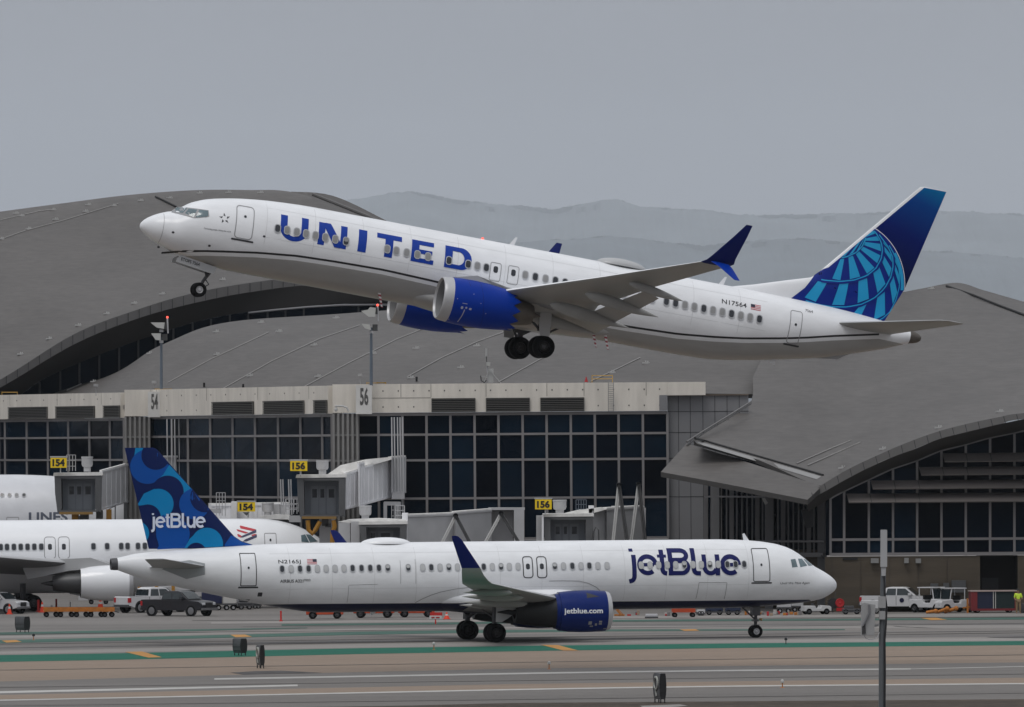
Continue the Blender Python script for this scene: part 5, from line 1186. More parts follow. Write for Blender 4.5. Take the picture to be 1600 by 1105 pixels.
# lower canopy wing of the roof: front lip down to the left tip
c0 = [(1032.6, 737.5, 579), (1140, 757.5, 575), (1262, 781, 570)]
c1 = [(1073, 693, 585.7), (1170, 723, 579.7), (1284, 760, 573.5)]
_, vsc, fsc = surf_obj('canopy_roof', [A_(c0), A_(c1)], [roofm, soffit], HR, (10, 8), thick=.35)
castC = roof_cast(vsc, fsc)
def castRC(x, y, lift=.12):
    h = [p for p in (castR(x, y), castC(x, y)) if p]; p = min(h, key=lambda p: p.y) if h else at(x, y, 580); d = (p-CAMP).normalized(); return p-d*lift
b = WB(); e0 = [(1084+199*t/16, 687.5+57*t/16) for t in range(17)]; e1 = [(1089+187*t/16, 693+56*t/16) for t in range(17)]
P0 = [castRC(*p) for p in e0]; P1 = [castRC(*p) for p in e1]
for i in range(16): b.hexa([P0[i], P0[i+1], P1[i+1], P1[i], P0[i]+Vector((0, .08, -.02)), P0[i+1]+Vector((0, .08, -.02)), P1[i+1]+Vector((0, .08, -.02)), P1[i]+Vector((0, .08, -.02))])
b.build('gutter_strip', [mat('gutter_pale', (.24, .235, .23), .5)], HR)
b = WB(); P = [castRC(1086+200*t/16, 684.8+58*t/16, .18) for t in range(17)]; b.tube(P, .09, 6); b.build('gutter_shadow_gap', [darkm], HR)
b = WB(); P = A_([(1173.8, 627.5, 599.5), (1136, 651, 593), (1100, 673, 588), (1073, 690.5, 585)]); b.tube(P, .07, 6)
P = A_([(1173.8, 631, 599.5), (1136, 655, 593), (1100, 677, 588), (1073, 696, 585)]); b.tube(P, .05, 6)
for x, y in ((1166, 633), (1138, 652), (1121, 661), (1095, 676), (1074, 690)): b.bar(at(x, y, 592), at(x, y+5, 592), .06)
b.build('edge_gutter', [fascia], HR)
ft = [(1257, 778, 573.2), (1284, 758, 573.0), (1327, 732.5, 572.6), (1374, 710.2, 572.2), (1421, 690.2, 571.8), (1468, 673.6, 571.4), (1515, 661.5, 571), (1562, 651.6, 570.6), (1600, 645.6, 570.2), (1760, 635.6, 568.6), (2000, 640, 566.6)]
fb = [(1263, 783, 573.2), (1287, 769, 573.0), (1332, 744, 572.6), (1378, 721, 572.2), (1424, 703.5, 571.8), (1470, 685.5, 571.4), (1516, 674, 571), (1562, 663, 570.6), (1600, 654.8, 570.2), (1760, 645, 568.6), (2000, 650, 566.6)]
surf_obj('roof_fascia', [A_(ft), A_(fb)], [fascia, fascia], HR, (8, 1))
b = WB()
for x in range(1268, 1900, 20):
    t_ = interp([(p[0], p[1]) for p in ft], x); bo = interp([(p[0], p[1]) for p in fb], x+3); b.bar(at(x, t_, 570.1), at(x+3, bo, 570.1), .05, .04)
b.build('fascia_joint', [joint], HR)
GY = 574.6
gl = [(1262, 800), (1297.6, 778.8), (1317.6, 768), (1355, 750.6), (1393, 733), (1431.8, 720), (1468, 704.7), (1507, 695), (1543.5, 684.7), (1583.5, 676.5), (1625, 668), (1760, 655), (2000, 660)]
fb2 = [(1263, 783), (1297, 763.5), (1317, 752), (1355, 732), (1393, 715), (1431, 701), (1468, 686), (1507, 676), (1543, 667), (1583, 658.5), (1625, 652), (1760, 645), (2000, 650)]
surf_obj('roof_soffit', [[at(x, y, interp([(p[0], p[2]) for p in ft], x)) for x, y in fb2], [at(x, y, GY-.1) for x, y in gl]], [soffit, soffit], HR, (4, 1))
zs0 = at(1300, 868, GY).z
b = WB()
for (x0, y0), (x1, y1) in zip(gl, gl[1:]):
    A, B = at(x0, y0, GY), at(x1, y1, GY)
    if x0 < 1297: A = at(1290, 783, GY)
    b.hexa([Vector((A.x, GY, zs0)), Vector((B.x, GY, zs0)), Vector((B.x, GY+.3, zs0)), Vector((A.x, GY+.3, zs0)), Vector((A.x, GY, A.z)), Vector((B.x, GY, B.z)), Vector((B.x, GY+.3, B.z)), Vector((A.x, GY+.3, A.z))])
XRg = [1297.6, 1319, 1357.5, 1395.3, 1433, 1471, 1509, 1547, 1585, 1623, 1661, 1699, 1737, 1775, 1813]
for xa, xb in zip(XRg, XRg[1:]):
    A, B = at(xa, 868, GY), at(xb, 868, GY); zt_ = at(xa, interp(gl, xa), GY).z; zs_ = [zt_]+[z for z in (at(xa, 730, GY).z, at(xa, 785, GY).z) if z < zt_-.3]+[at(xa, 843.5, GY).z, zs0+.05]
    pane_grid(b, [Vector((A.x, GY, 0)), Vector((B.x, GY, 0))], sorted(zs_, reverse=True), Vector((0, -1, 0)))
b.build('glass_front', [glassA, glassB, glassC], HR)
b = WB(); XR = [1297.6, 1319, 1357.5, 1395.3, 1433, 1471, 1509, 1547, 1585, 1623, 1661, 1699, 1737, 1775, 1813]
for x in XR:
    t_ = interp(gl, x); b.bar(at(x, t_, GY-.08), at(x, 868, GY-.08), .16, .18)
for y, w in ((843.5, .17), (866.5, .2)): b.bar(at(1297, y, GY-.09), at(1900, y-4, GY-.09), .2, w)
for (x0, y0), (x1, y1) in zip(gl[1:], gl[2:]): b.bar(at(x0, y0, GY-.09), at(x1, y1, GY-.09), .16, .14)
b.build('mullion_grid', [frame_], HR)
for x0, y0, y1 in ((1323, 771.5, 785), (1360.5, 751, 763.8), (1436, 730, 742), (1473, 708.5, 721.2)):
    b = WB(); 
    P = [at(x0, y0, GY-.3), at(1900, y0-4, GY-.3), at(1900, y1-4, GY-1.5), at(x0+3.5, y1, GY-1.5)]
    b.hexa([*P, *[p+Vector((0, .05, -.06)) for p in P]], 0)
    x = x0+36
    while x < 1860: b.bar(at(x, y0, GY-.34), at(x+3, y1, GY-1.54), .04, .03, 1); x += 37.9
    b.build('sunshade', [mat('sunshade_metal', (.15, .135, .128), .5, var=.08), joint], HR)
# masonry base
basem = mat('tan_masonry', (.072, .057, .040), .85, var=.25, scale=.5, stretch=(.3, 1, 2.5), bump=.2)
b = WB(); A = at(1289, 868, GY); zt = zs0-.1; B = at(1531, 868, GY); C2 = at(1590, 868, GY); D = at(1900, 868, GY)
b.box(A.x, B.x, GY-.1, GY+.6, 0, zt); b.box(C2.x, D.x, GY-.1, GY+.6, 0, zt); b.build('base_wall', [basem], HR)
b = WB(); b.box(B.x, C2.x, GY+3, GY+3.3, 0, zt); b.box(B.x-.1, B.x, GY+.6, GY+3, 0, zt); b.box(C2.x, C2.x+.1, GY+.6, GY+3, 0, zt); b.box(B.x, C2.x, GY+.6, GY+3, zt-.1, zt); b.build('loading_recess', [mat('recess_wall', (.018, .017, .018), .8)], HR)
b = WB(); b.rect(1534, 903, 1560, 957, GY+2.9, .05); b.build('recess_door', [mat('recess_door', (.03, .03, .035), .6)], HR)
b = WB(); b.rect(1317, 871.5, 1340, 875, GY-.2, .1); b.build('wall_vent', [darkm], HR)
ltm = mat('fitting_grey', (.22, .22, .215), .6)
for x0, y0, x1, y1 in ((1361, 872.5, 1373, 880), (1413, 872, 1420, 880), (1431, 873, 1439, 880)):
    b = WB(); b.rect(x0, y0, x1, y1, GY-.5, .4); b.build('wall_lamp', [ltm], HR)
for x0, y0, x1, y1 in ((1454, 912, 1466, 920), (1487, 907, 1509, 926), (1474, 911, 1483, 922)):
    b = WB(); b.rect(x0, y0, x1, y1, GY-.4, .3); b.build('electrical_cabinet', [mat('cabinet_dark_grey', (.07, .072, .075), .6)], HR)
for i in range(5):
    b = WB(); x = 1300+i*45; b.bar(at(x, 870, GY-.12), at(x, 955, GY-.12), .03); b.build('wall_joint', [mat('masonry_joint', (.06, .05, .042), .9)], HR)
# louvred dark wall under the canopy
b = WB(); A, B = at(1100, 780, 596), at(1290, 780, 580)
b.hexa([Vector((A.x, 596, 4.2)), Vector((B.x, 580, 4.2)), Vector((B.x, 580.3, 4.2)), Vector((A.x, 596.3, 4.2)), Vector((A.x, 596, 11.2)), Vector((B.x, 580, 9.0)), Vector((B.x, 580.3, 9.0)), Vector((A.x, 596.3, 11.2))], 0); b.build('dark_glass_wall', [glassm], HR)
b = WB(); 
for k in range(24):
    f = k/23; x = 1103+f*185; Yk = 595.6-16*f-.2; w = .10 if k % 5 else .3
    b.bar(at(x, 752+f*30, Yk), at(x, 868, Yk), w, .25)
b.bar(at(1101, 776, 595), at(1289, 777, 579), .12); b.bar(at(1101, 846, 595), at(1289, 846, 579), .14); b.bar(at(1101, 867, 595), at(1289, 867, 579), .3, .3)
b.build('vertical_fin_screen', [mat('fin_grey', (.125, .122, .125), .55)], HR)
b = WB(); A, B = at(1100, 868, 596), at(1292, 868, 580); b.hexa([Vector((A.x, 596.2, 0)), Vector((B.x, 580.2, 0)), Vector((B.x, 581, 0)), Vector((A.x, 597, 0)), Vector((A.x, 596.2, 4.2)), Vector((B.x, 580.2, 4.2)), Vector((B.x, 581, 4.2)), Vector((A.x, 597, 4.2))]); b.build('base_wall', [basem], HR)
for x0, x1 in ((1112, 1124), (1196, 1208), (1278, 1292)):
    b = WB(); Yk = 594-(x0-1100)/190*15; b.rect(x0, 755+(x0-1100)*.15, x1, 960, Yk, .8); b.build('column', [mat('column_grey', (.15, .15, .155), .6)], HR)
b = WB(); px_bar(b, 1283, 868, 1292, 876, 577, .12); px_bar(b, 1292, 876, 1292, 955, 577, .12); b.build('downpipe', [joint], HR)
b = WB(); b.slab([(1252, 797), (1271, 795), (1270, 824), (1260, 826), (1256, 812)], 574.5, 1.0); b.build('hanging_banner', [darkm], HR)
b = WB(); b.slab([(1191, 779), (1195, 778), (1200, 786), (1196, 789)], 578, .6); b.build('security_camera', [anchm], HR)
anchors(castR, [(1316, 732), (1379.6, 702.5), (1467, 669), (1562.5, 644)], HR); anchors(castR, [(1455, 452)], HR)
cables(castR, [[(1245, 725), (1300, 701), (1330, 689)], [(1262, 728), (1320, 703), (1345, 692)]], HR, .035)
b = WB(); P = [castR(x, y) for x, y in ((1479, 449), (1520, 463), (1560, 479), (1600, 494), (1640, 508))]; P = [p+Vector((0, 0, .1)) for p in P if p]
if len(P) > 1: b.tube(P, .10, 6); b.build('roof_seam', [darkm], HR)
# ================================================================== PARKED JETS BEHIND
KM = frame_matrix(R(6), 0, at(522, 872, 603), False)
K = thing('parked_airliner', 'white airliner parked at the gate, with a red and navy chevron emblem near its nose', 'airliner', M=KM)
def kl(px, py, l=2.4): return loc(KM, px, py, l)
rows = [(0, .0, .0, 0)]
for (x, yt, yb, hw) in ((521, 866, 878, .35), (517, 861, 884, .65), (508, 850, 893, 1.15), (495, 838, 902, 1.6), (480, 829, 909, 1.95), (468.7, 823.7, 913, 2.15), (455, 818.7, 917, 2.3), (436, 813.7, 921, 2.45), (407.5, 810.3, 924, 2.5)):
    a, zt = kl(x, yt, 0); rows.append((a, zt, kl(x, yb, 0)[1], hw))
zt = rows[-1][1]+.02; zb = rows[-1][2]; rows += [(12, zt, zb, 2.5), (34, zt, zb, 2.5), (42, zt-.1, zb+2.2, 1.7), (47, zt-.6, zb+3.6, .5)]
rows = [r for i, r in enumerate(rows) if i == 0 or r[0] > rows[i-1][0]]
KF = Fus(rows); KF.build(K, [white], n=72); km = KF.map(1)
cabin_windows(K, km, [(kl(x, 855.5-x*.0065)[0], (zt+zb)/2+.72, 'd') for x in (1.1, 10.9, 21.7, 32.4, 43, 53.6, 64.5, 146, 167.4, 189.4, 199.3, 215.6, 226.4, -10, -21, -32)], w=.30, h=.44)
for x in (78, 99.8):
    a = kl(x, 855)[0]; z = (zt+zb)/2+.6; door(K, km, a-.42, a+.42, z-.75, z+.85, outl, .05, .25, win=(z+.12, .28, .42), sill=False, nm='exit_hatch')
a0, z0_ = kl(412.5, 833, 2.0); a1, z1_ = kl(432, 870, 2.0); door(K, km, min(a0, a1), max(a0, a1), z1_, z0_, outl, .05, .12, win=((z0_+z1_)/2+.35, .14, .2), winr=.06)
def k8(x, y, l=2.2): return kl(330+x/8, 740+y/8, l)
redl = mat('emblem_red', srgb(185, 38, 50), .45); nvl = mat('emblem_navy', srgb(34, 36, 78), .45)
em_ = [([(365, 660), (375, 652), (560, 698), (560, 715), (528, 722), (372, 688)], 0), ([(320, 700), (340, 700), (470, 738), (430, 752), (335, 722)], 0), ([(325, 760), (345, 758), (385, 782), (366, 802), (335, 788)], 0), ([(500, 770), (545, 755), (572, 760), (520, 788)], 0),
       ([(568, 702), (568, 738), (400, 800), (368, 802), (385, 780)], 1), ([(572, 762), (572, 798), (440, 850), (395, 848), (420, 825)], 1)]
decal('chevron_emblem', [poly2([k8(*p) for p in q])+(k,) for q, k in em_], km, [redl, nvl], K)
decal('cockpit_windows', [poly2([k8(*p) for p in ((1128, 775, 1.9), (1180, 762, 1.7), (1225, 862, 1.7), (1130, 855, 2.0))])+(0,), poly2([k8(*p) for p in ((1188, 762, 1.6), (1240, 768, 1.2), (1330, 850, 1.0), (1235, 862, 1.6))])+(0,)], km, [cglass], K, step=(.2, .15), dl=.01)
kw = [(*kl(178, 884, 2.4), 2.4), (*kl(-60, 866, 18), 18)]
for sg in (1, -1):
    (a0, z0_, y0), (a1, z1_, y1) = kw
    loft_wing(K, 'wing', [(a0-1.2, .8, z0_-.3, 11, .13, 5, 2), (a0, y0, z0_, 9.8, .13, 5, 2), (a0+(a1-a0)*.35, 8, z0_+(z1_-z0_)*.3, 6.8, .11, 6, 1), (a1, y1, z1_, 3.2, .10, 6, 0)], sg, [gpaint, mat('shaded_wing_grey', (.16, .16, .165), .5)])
    ae, ze = kl(209, 911, 8.6); ae2 = kl(127, 911, 8.6)[0]
    e = engine(K, ae, sg, 7.4, ze, 1.22, white, L=ae2-ae, core=2.8, lipl=.3, corem=mat('core_grey', (.07, .07, .072), .45, metal=.5))
    b = MB(); b.prism([(ae+1, sg*7.2, ze+1.1), (ae+4.5, sg*7.2, ze+.9), (ae+7.5, sg*7.2, ze+.3), (ae+8, sg*7.2, ze+1.6), (ae+3, sg*7.2, ze+1.8)], (0, sg*.4, 0)); b.build('pylon', [gpaint], K)
    KG = -KM.col[3].z; ag = kl(36, 950, 4.5)[0]
    g = MB(); g.tube([(ag, sg*4.5, zb+.8), (ag, sg*4.5, KG+.55)], .22); gr_ = g.build('main_landing_gear', [dmetal], K)
    for q in (-.75, .75):
        for y in (4.0, 5.0): wheel(gr_, ag+q, sg*y, KG+.58, .58, .45, rim=dmetal)
g = MB(); g.tube([(7, 0, zb+.5), (7, 0, KG+.45)], .14); gr_ = g.build('nose_landing_gear', [dmetal], K)
for y in (-.35, .35): wheel(gr_, 7, y, KG+.46, .46, .3)
# large jet at far left
BM = frame_matrix(R(2), 0, at(222, 830, 672), False)
B_ = thing('parked_airliner', 'large pale wide-body with grey capital letters on its side, half hidden at the left edge', 'airliner', M=BM)
def bl_(px, py, l=3.4): return loc(BM, px, py, l)
rows = [(0, 0, 0, 0)]
for x, y, yb, hw in ((220, 815, 845, .6), (214, 800, 855, 1.2), (200, 783, 868, 2.0), (175, 766, 880, 2.7), (140, 753.5, 890, 3.1), (100, 745.5, 896, 3.35), (60, 742.6, 899, 3.45), (20, 741.6, 900, 3.5)):
    a, zt2 = bl_(x, y, 0); rows.append((a, zt2, bl_(x, yb, 0)[1], hw))
rows += [(20, rows[-1][1], rows[-1][2], 3.5), (40, rows[-1][1], rows[-1][2], 3.5), (60, rows[-1][1]-.3, rows[-1][2]+4, 1.2)]
BF = Fus(rows); BF.build(B_, [mat('pale_fuselage', (.62, .63, .66), .35, coat=.2)], n=72); bm_ = BF.map(1)
cabin_windows(B_, bm_, [(bl_(x, 774)[0], bl_(x, 774)[1], k) for x, k in ((-9, 'd'), (3.2, 'd'), (14.6, 'd'), (25.6, 'l'), (37.2, 'd'))], w=.26, h=.26, r=.12)
aL, zL = bl_(45, 815.5); aR, zR = bl_(106, 815.5); text_decal('airline_name', 'LINES', bm_, mat('grey_lettering', srgb(78, 84, 98), .5), B_, aL, aR, zL, bl_(45, 800.5)[1], bold=.03)
a0, z0_ = bl_(10, 808); a1, z1_ = bl_(30, 850); door(B_, bm_, min(a0, a1), max(a0, a1), z1_, z0_, outl, .05, .1, sill=False)

# ================================================================== JET BRIDGES
bw = mat('bridge_white', (.78, .78, .80), .55, var=.10, scale=.5)
bg_ = mat('bridge_grey', (.44, .44, .45), .55, var=.10, scale=.6)
bd_ = mat('bridge_dark', (.09, .092, .096), .7, var=.15)
bi_ = mat('bridge_interior', (.24, .26, .29), .6, var=.08)
brf = mat('bridge_roof', (.72, .71, .69), .7, var=.22, scale=1.5, bump=.2)
sy = mat('sign_yellow', srgb(242, 205, 20), .5, var=.05)
hose = mat('yellow_hose', srgb(150, 105, 20), .6, var=.2)
def part(name, m_, parent, *shapes, smooth=False):
    b = WB()
    for s in shapes: s(b)
    ms = m_ if isinstance(m_, list) else [m_]
    return b.build(name, ms, parent, smooth)
def gate_sign(parent, s, x0, x1, y0, y1, Y, post=None):
    b = WB(); b.rect(x0, y0, x1, y1, Y, .3, 0)
    sg = b.build('gate_sign', [sy], parent)
    P0, P1 = at(x0+(x1-x0)*.12, y1-(y1-y0)*.14, Y-.02), at(x1-(x1-x0)*.12, y0+(y1-y0)*.12, Y-.02)
    vs, fs = text2d(s, .045, .7); Mi = sg.matrix_world.inverted() if False else Matrix.Identity(4)
    o = parent.matrix_world.inverted()
    mk('gate_number', [o @ Vector((P0.x+(P1.x-P0.x)*x, P0.y, P0.z+(P1.z-P0.z)*y)) for x, y in vs], fs, [black], sg)
    b = WB(); b.bar(at((x0+x1)/2+3, y1, Y+.15), at((x0+x1)/2+3, y1+9, Y+.15), .08); b.rect(x0-1, y0-2.5, x1+1, y0-.5, Y, .5); b.build('sign_post', [bg_], parent)
def ac_drum(parent, x0, x1, y0, y1, Y):
    c0 = at((x0+x1)/2, y0, Y); c1 = at((x0+x1)/2, y1, Y); r = (at(x1, y0, Y)-at(x0, y0, Y)).x/2; h = c0.z-c1.z
    b = WB(); b.lathe([(c1.z, .62*r), (c1.z+h*.30, .62*r), (c1.z+h*.36, .9*r), (c1.z+h*.5, r), (c1.z+h*.88, r), (c1.z+h*.9, 1.06*r), (c1.z+h, 1.04*r), (c1.z+h, .001)], 'z', (c0.x, c0.y+r, 0), 24)
    b.build('roof_ventilator', [bg_], parent, True)
def cab(parent, x0, x1, y0, y1, Y, dep=2.2, doors=((.2, .42), (.44, .62), (.66, .92)), hood=4):
    """open-fronted docking cab"""
    b = WB(); b.slab([(x0-2, y0-hood), (x1+2, y0-hood-1), (x1+3, y0), (x0-3, y0+1)], Y-.4, dep+1.2); b.build('cab_roof', [brf], parent)
    w = (x1-x0)*.13
    b = WB(); b.slab([(x0-1, y0+1), (x0+w, y0+5), (x0+w+1, y1-4), (x0+w*.4, y1+1), (x0, (y0+y1)/2)], Y-.5, dep+.4); b.slab([(x1-w, y0+5), (x1+1, y0+1), (x1, y1+1), (x1-w, y1-4)], Y-.5, dep+.4)
    b.rect(x0, y0, x1, y0+5, Y-.35, .6); b.build('docking_bellows', [bd_], parent)
    b = WB(); b.rect(x0+w, y0+3, x1-w, y1-1, Y+dep*.7, .15); bk = b.build('inner_wall', [bi_], parent)
    for a, c in doors:
        X0 = x0+w+(x1-x0-2*w)*a; X1 = x0+w+(x1-x0-2*w)*c; h = y1-y0
        b = WB(); b.rect(X0, y0+h*.22, X1, y1-3, Y+dep*.7-.04, .04); d_ = b.build('cab_door', [mat('cab_door_grey', (.32, .34, .37), .5)], parent)
        b = WB(); b.rect(X0+(X1-X0)*.2, y0+h*.30, X1-(X1-X0)*.2, y0+h*.52, Y+dep*.7-.07, .03); b.build('door_window', [wglass], d_)
    b = WB(); b.rect(x0+w*.5, y1-2.5, x1-w*.5, y1, Y-.6, dep+.6); b.build('cab_floor', [bd_], parent)
    b = WB(); b.rect(x0+w*.7, y1, x1-w*1.4, y1+4, Y-.6, .4); b.build('bumper_beam', [mat('bumper_tan', srgb(135, 105, 55), .7)], parent)
def tunnel(parent, near, far, Y0, Y1, wid=2.6, m_=None, nm='tunnel'):
    """near/far: (x, ytop, ybottom) of the side seen; a long box running from depth Y0 to Y1"""
    b = WB(); (xa, ta, ba), (xb, tb, bb) = near, far; f = [at(xa, ta, Y0), at(xb, tb, Y1), at(xb, bb, Y1), at(xa, ba, Y0)]
    o = Vector((-.3, wid, 0)); b.hexa([f[0], f[1], f[2], f[3], f[0]+o, f[1]+o, f[2]+o, f[3]+o])
    nr = max(2, int(abs(xb-xa)/7))
    for i in range(nr+1 if m_ is None or nm != 'tunnel' else 0):
        s_ = (i+.02)/(nr+.04); p, q = f[0].lerp(f[1], s_), f[3].lerp(f[2], s_); g0 = Vector((0, -.03, 0)); b.bar(p+g0, q+g0, .07, .06)
    b.bar(f[0]+Vector((0, -.04, -.05)), f[1]+Vector((0, -.04, -.05)), .08, .12); b.bar(f[3]+Vector((0, -.04, .06)), f[2]+Vector((0, -.04, .06)), .08, .14)
    t = b.build(nm, [m_ or bw], parent)
    b = WB(); z = Vector((0, 0, .10)); g = Vector((0, -.06, .003)); b.hexa([f[0]+g, f[1]+g, f[1]+g+z, f[0]+g+z, f[0]+o+g, f[1]+o+g, f[1]+o+g+z, f[0]+o+g+z]); b.build('tunnel_roof', [brf], t)
    return t
def masts(parent, xs, y0, y1, Y, w=.10, dx=1.5):
    for x in xs:
        b = WB(); b.tube([at(x, y0, Y), at(x+dx, y1, Y)], w/2, 6); b.build('lift_column', [bg_], parent)
def legs(parent, apex, feet, Y, w=.13):
    for q, (fx, fy) in enumerate(feet):
        b = WB()
        for o in (-1.2, 1.6): b.tube([at(apex[0]+o, apex[1], Y-.1*q), at(fx+o, fy, Y-.1*q)], w/2, 6)
        b.build('support_brace', [mat('brace_pale', (.52, .52, .51), .5) if q == 0 else mat('brace_shaded', (.07, .07, .072), .6)], parent)  # second leg's dark colour paints in the shadow beside the pale leg
    b = WB(); b.lathe([(Y-.3, .18), (Y+.3, .18), (Y+.3, .001)], 'y', (at(*apex, Y).x, 0, at(*apex, Y).z), 12); b.build('brace_hinge', [bd_], parent)
def rails(parent, x0, x1, y0, y1, Y, n=4, m_=None):
    b = WB()
    for i in range(n): x = x0+(x1-x0)*i/(n-1); b.bar(at(x, y0, Y), at(x, y1, Y), .05)
    for f in (0, .35, .7): b.bar(at(x0, y0+(y1-y0)*f, Y), at(x1, y0+(y1-y0)*f, Y), .05)
    b.build('service_ladder', [m_ or bg_], parent)
G_ = 'jet bridges docked at the terminal'
def bridge(label, px, Y): return thing('jet_bridge', label, 'jet bridge', M=Matrix.Translation((at(px, 690, Y).x, Y, 0)), group=G_)
# upper 154
j = bridge('upper pale jet bridge with open cab beneath yellow 154 sign, left of the patterned tail', 130, 634)
cab(j, 86, 158, 743, 800, 634); tunnel(j, (159, 737, 797), (203, 725, 784), 634, 646); tunnel(j, (203, 722, 808), (232, 718, 804), 645, 652, m_=bg_, nm='tunnel_end')
ac_drum(j, 127, 144.5, 713.5, 737, 634.5); gate_sign(j, '154', 79, 104, 715.5, 731, 633); rails(j, 104, 118, 711, 736, 634)
part('undercarriage', [hose, bd_], j, lambda b: (b.rect(112, 803, 122, 812, 634, 1.2, 0), b.rect(125, 803, 138, 814, 634.5, 1, 1), b.rect(150, 799, 160, 811, 635, 1, 1), b.rect(166, 796, 174, 812, 635, .5, 0)))
part('support_frame', bd_, j, lambda b: (b.bar(at(180, 787, 640), at(180, 812, 640), .08), b.bar(at(196, 785, 642), at(196, 850, 642), .25), b.bar(at(166, 798, 638), at(181, 790, 638), .06)))
part('wheel_column', bg_, j, lambda b: (b.bar(at(205, 806, 646), at(205, 925, 646), .6, .5), b.bar(at(130, 806, 635), at(130, 940, 635), .7, .6)))
part('rotunda', bg_, j, lambda b: (b.rect(257, 714, 298, 808, 641, 3.5, 0), b.rect(255, 712, 300, 715, 640.8, 3.9, 0)))
masts(j, (261, 268, 273, 280, 286), 655, 800, 640.5)
# upper 156
j = bridge('upper white jet bridge rising right from its open cab, yellow 156 sign at left', 520, 592)
cab(j, 465, 539, 746, 807, 592); tunnel(j, (540, 741, 796), (561, 734, 791), 592, 594); tunnel(j, (569, 730, 789), (612, 717, 777), 593.5, 597); tunnel(j, (561, 724, 791), (569, 723, 790), 592.5, 593.5, nm='tunnel_collar', wid=3.2); tunnel(j, (612, 716, 770), (634, 714, 770), 596, 597.5, m_=bg_, nm='tunnel_end')
part('cab_side_roof', brf, j, lambda b: b.slab([(512, 741), (532, 727), (571, 718), (612, 714), (612, 718), (570, 730), (540, 742)], 594.5, 2.5))
ac_drum(j, 494, 513, 719.5, 741, 593); gate_sign(j, '156', 453.5, 480, 720.5, 736, 591); rails(j, 446, 466, 780, 800, 592)
masts(j, (612, 616, 621, 625, 629), 652, 770, 596)
part('support_frame', bg_, j, lambda b: (b.rect(600, 784, 626, 790, 596, 1.5, 0), b.bar(at(602, 785, 596), at(602, 815, 596), .25), b.bar(at(622, 788, 596), at(622, 815, 596), .12), b.bar(at(628, 770, 597), at(630, 812, 597), .12), b.rect(612, 768, 632, 780, 596, 1.5, 0)))
rails(j, 612, 620, 788, 814, 595.5, 3)
def hose_(pts, Y=591.6): return part('flexible_hose', hose, j, lambda b: b.tube([at(x, y, Y) for x, y in pts], .17, 8), smooth=True)
hose_([(481, 813), (482, 828), (488, 834), (493, 828), (500, 815)]); hose_([(521, 813), (523, 822), (520, 832), (519, 850)])
part('undercarriage', bd_, j, lambda b: (b.rect(503, 810, 513, 822, 592, .6, 0), b.rect(508, 818, 517, 824, 592, .5, 0)))
part('wheel_column', bg_, j, lambda b: (b.bar(at(508, 806, 594), at(508, 960, 594), .8, .7),))
# lower 154
j = bridge('lower pale jet bridge behind the parked jet, with yellow 154 sign on its roof', 390, 616)
tunnel(j, (330, 789, 830), (452, 787, 830), 618, 616); gate_sign(j, '154', 371, 398.5, 785, 799.5, 613.5); ac_drum(j, 409, 427, 785.5, 807, 614)
part('sign_bracket', bd_, j, lambda b: b.slab([(379, 800.5), (390, 800.5), (385, 806)], 613.4, .2))
part('cab_roof', brf, j, lambda b: b.slab([(405, 807), (430, 804), (452, 805), (456, 812), (410, 811)], 612.6, 3)); part('cab_front', bd_, j, lambda b: b.slab([(418, 811), (448, 811), (456, 822), (456, 840), (418, 840)], 613.2, 2))
part('roof_collar', bw, j, lambda b: b.rect(361, 784, 370, 830, 614.5, 3.2)); part('roof_unit', bg_, j, lambda b: b.rect(427, 788, 437, 806, 615, 1.5, 0)); part('roof_unit', bg_, j, lambda b: b.rect(300, 795, 345, 802, 615, 1.5, 0))
masts(j, (438.5, 442, 451, 454.5), 749, 805, 614); rails(j, 338, 352, 770, 806, 614); rails(j, 447, 464, 780, 803, 613)
part('side_platform', bg_, j, lambda b: b.rect(452, 806, 470, 816, 611.8, 1.5, 0))
# lower middle
j = bridge('lower grey jet bridge without sign, long tunnel carried on inverted V braces', 690, 586)
tunnel(j, (634, 806, 862), (712, 803, 862), 585.5, 590, m_=bg_); tunnel(j, (712, 801.5, 862), (768, 797, 862), 589, 594, m_=bg_)
cab(j, 563, 634, 819, 866, 583, doors=((.1, .3), (.35, .8))); part('cab_side', bg_, j, lambda b: (b.rect(529, 817, 547, 866, 584, 2), b.rect(548, 815, 562, 866, 583.4, 2)))
part('cab_side_roof', brf, j, lambda b: b.slab([(528, 816), (545, 812), (590, 810), (634, 812), (636, 818), (560, 818)], 584, 3))
part('tunnel_portal', bg_, j, lambda b: (b.rect(763, 793.5, 820, 797, 594.5, 3), b.rect(803, 797, 819, 862, 594.5, 3), b.rect(763, 797, 767, 803, 594.5, 3), b.rect(768, 797, 803, 862, 596, 1.5))); part('portal_edge', joint, j, lambda b: (b.rect(801.5, 799, 803, 862, 594.6, .2), b.rect(768, 797.5, 803, 799, 594.6, .2)))
legs(j, (712, 806), ((689, 852), (736, 852)), 585); legs(j, (783, 802.5), ((756, 852), (813, 852)), 588)
ac_drum(j, 561, 580, 790, 813, 585.5); rails(j, 618, 632, 790, 812, 586, 3)
part('roof_collar', bw, j, lambda b: b.rect(628, 802, 637, 862, 584.5, 3.2))
part('wheel_column', bg_, j, lambda b: b.bar(at(600, 862, 585), at(600, 950, 585), .8, .6))
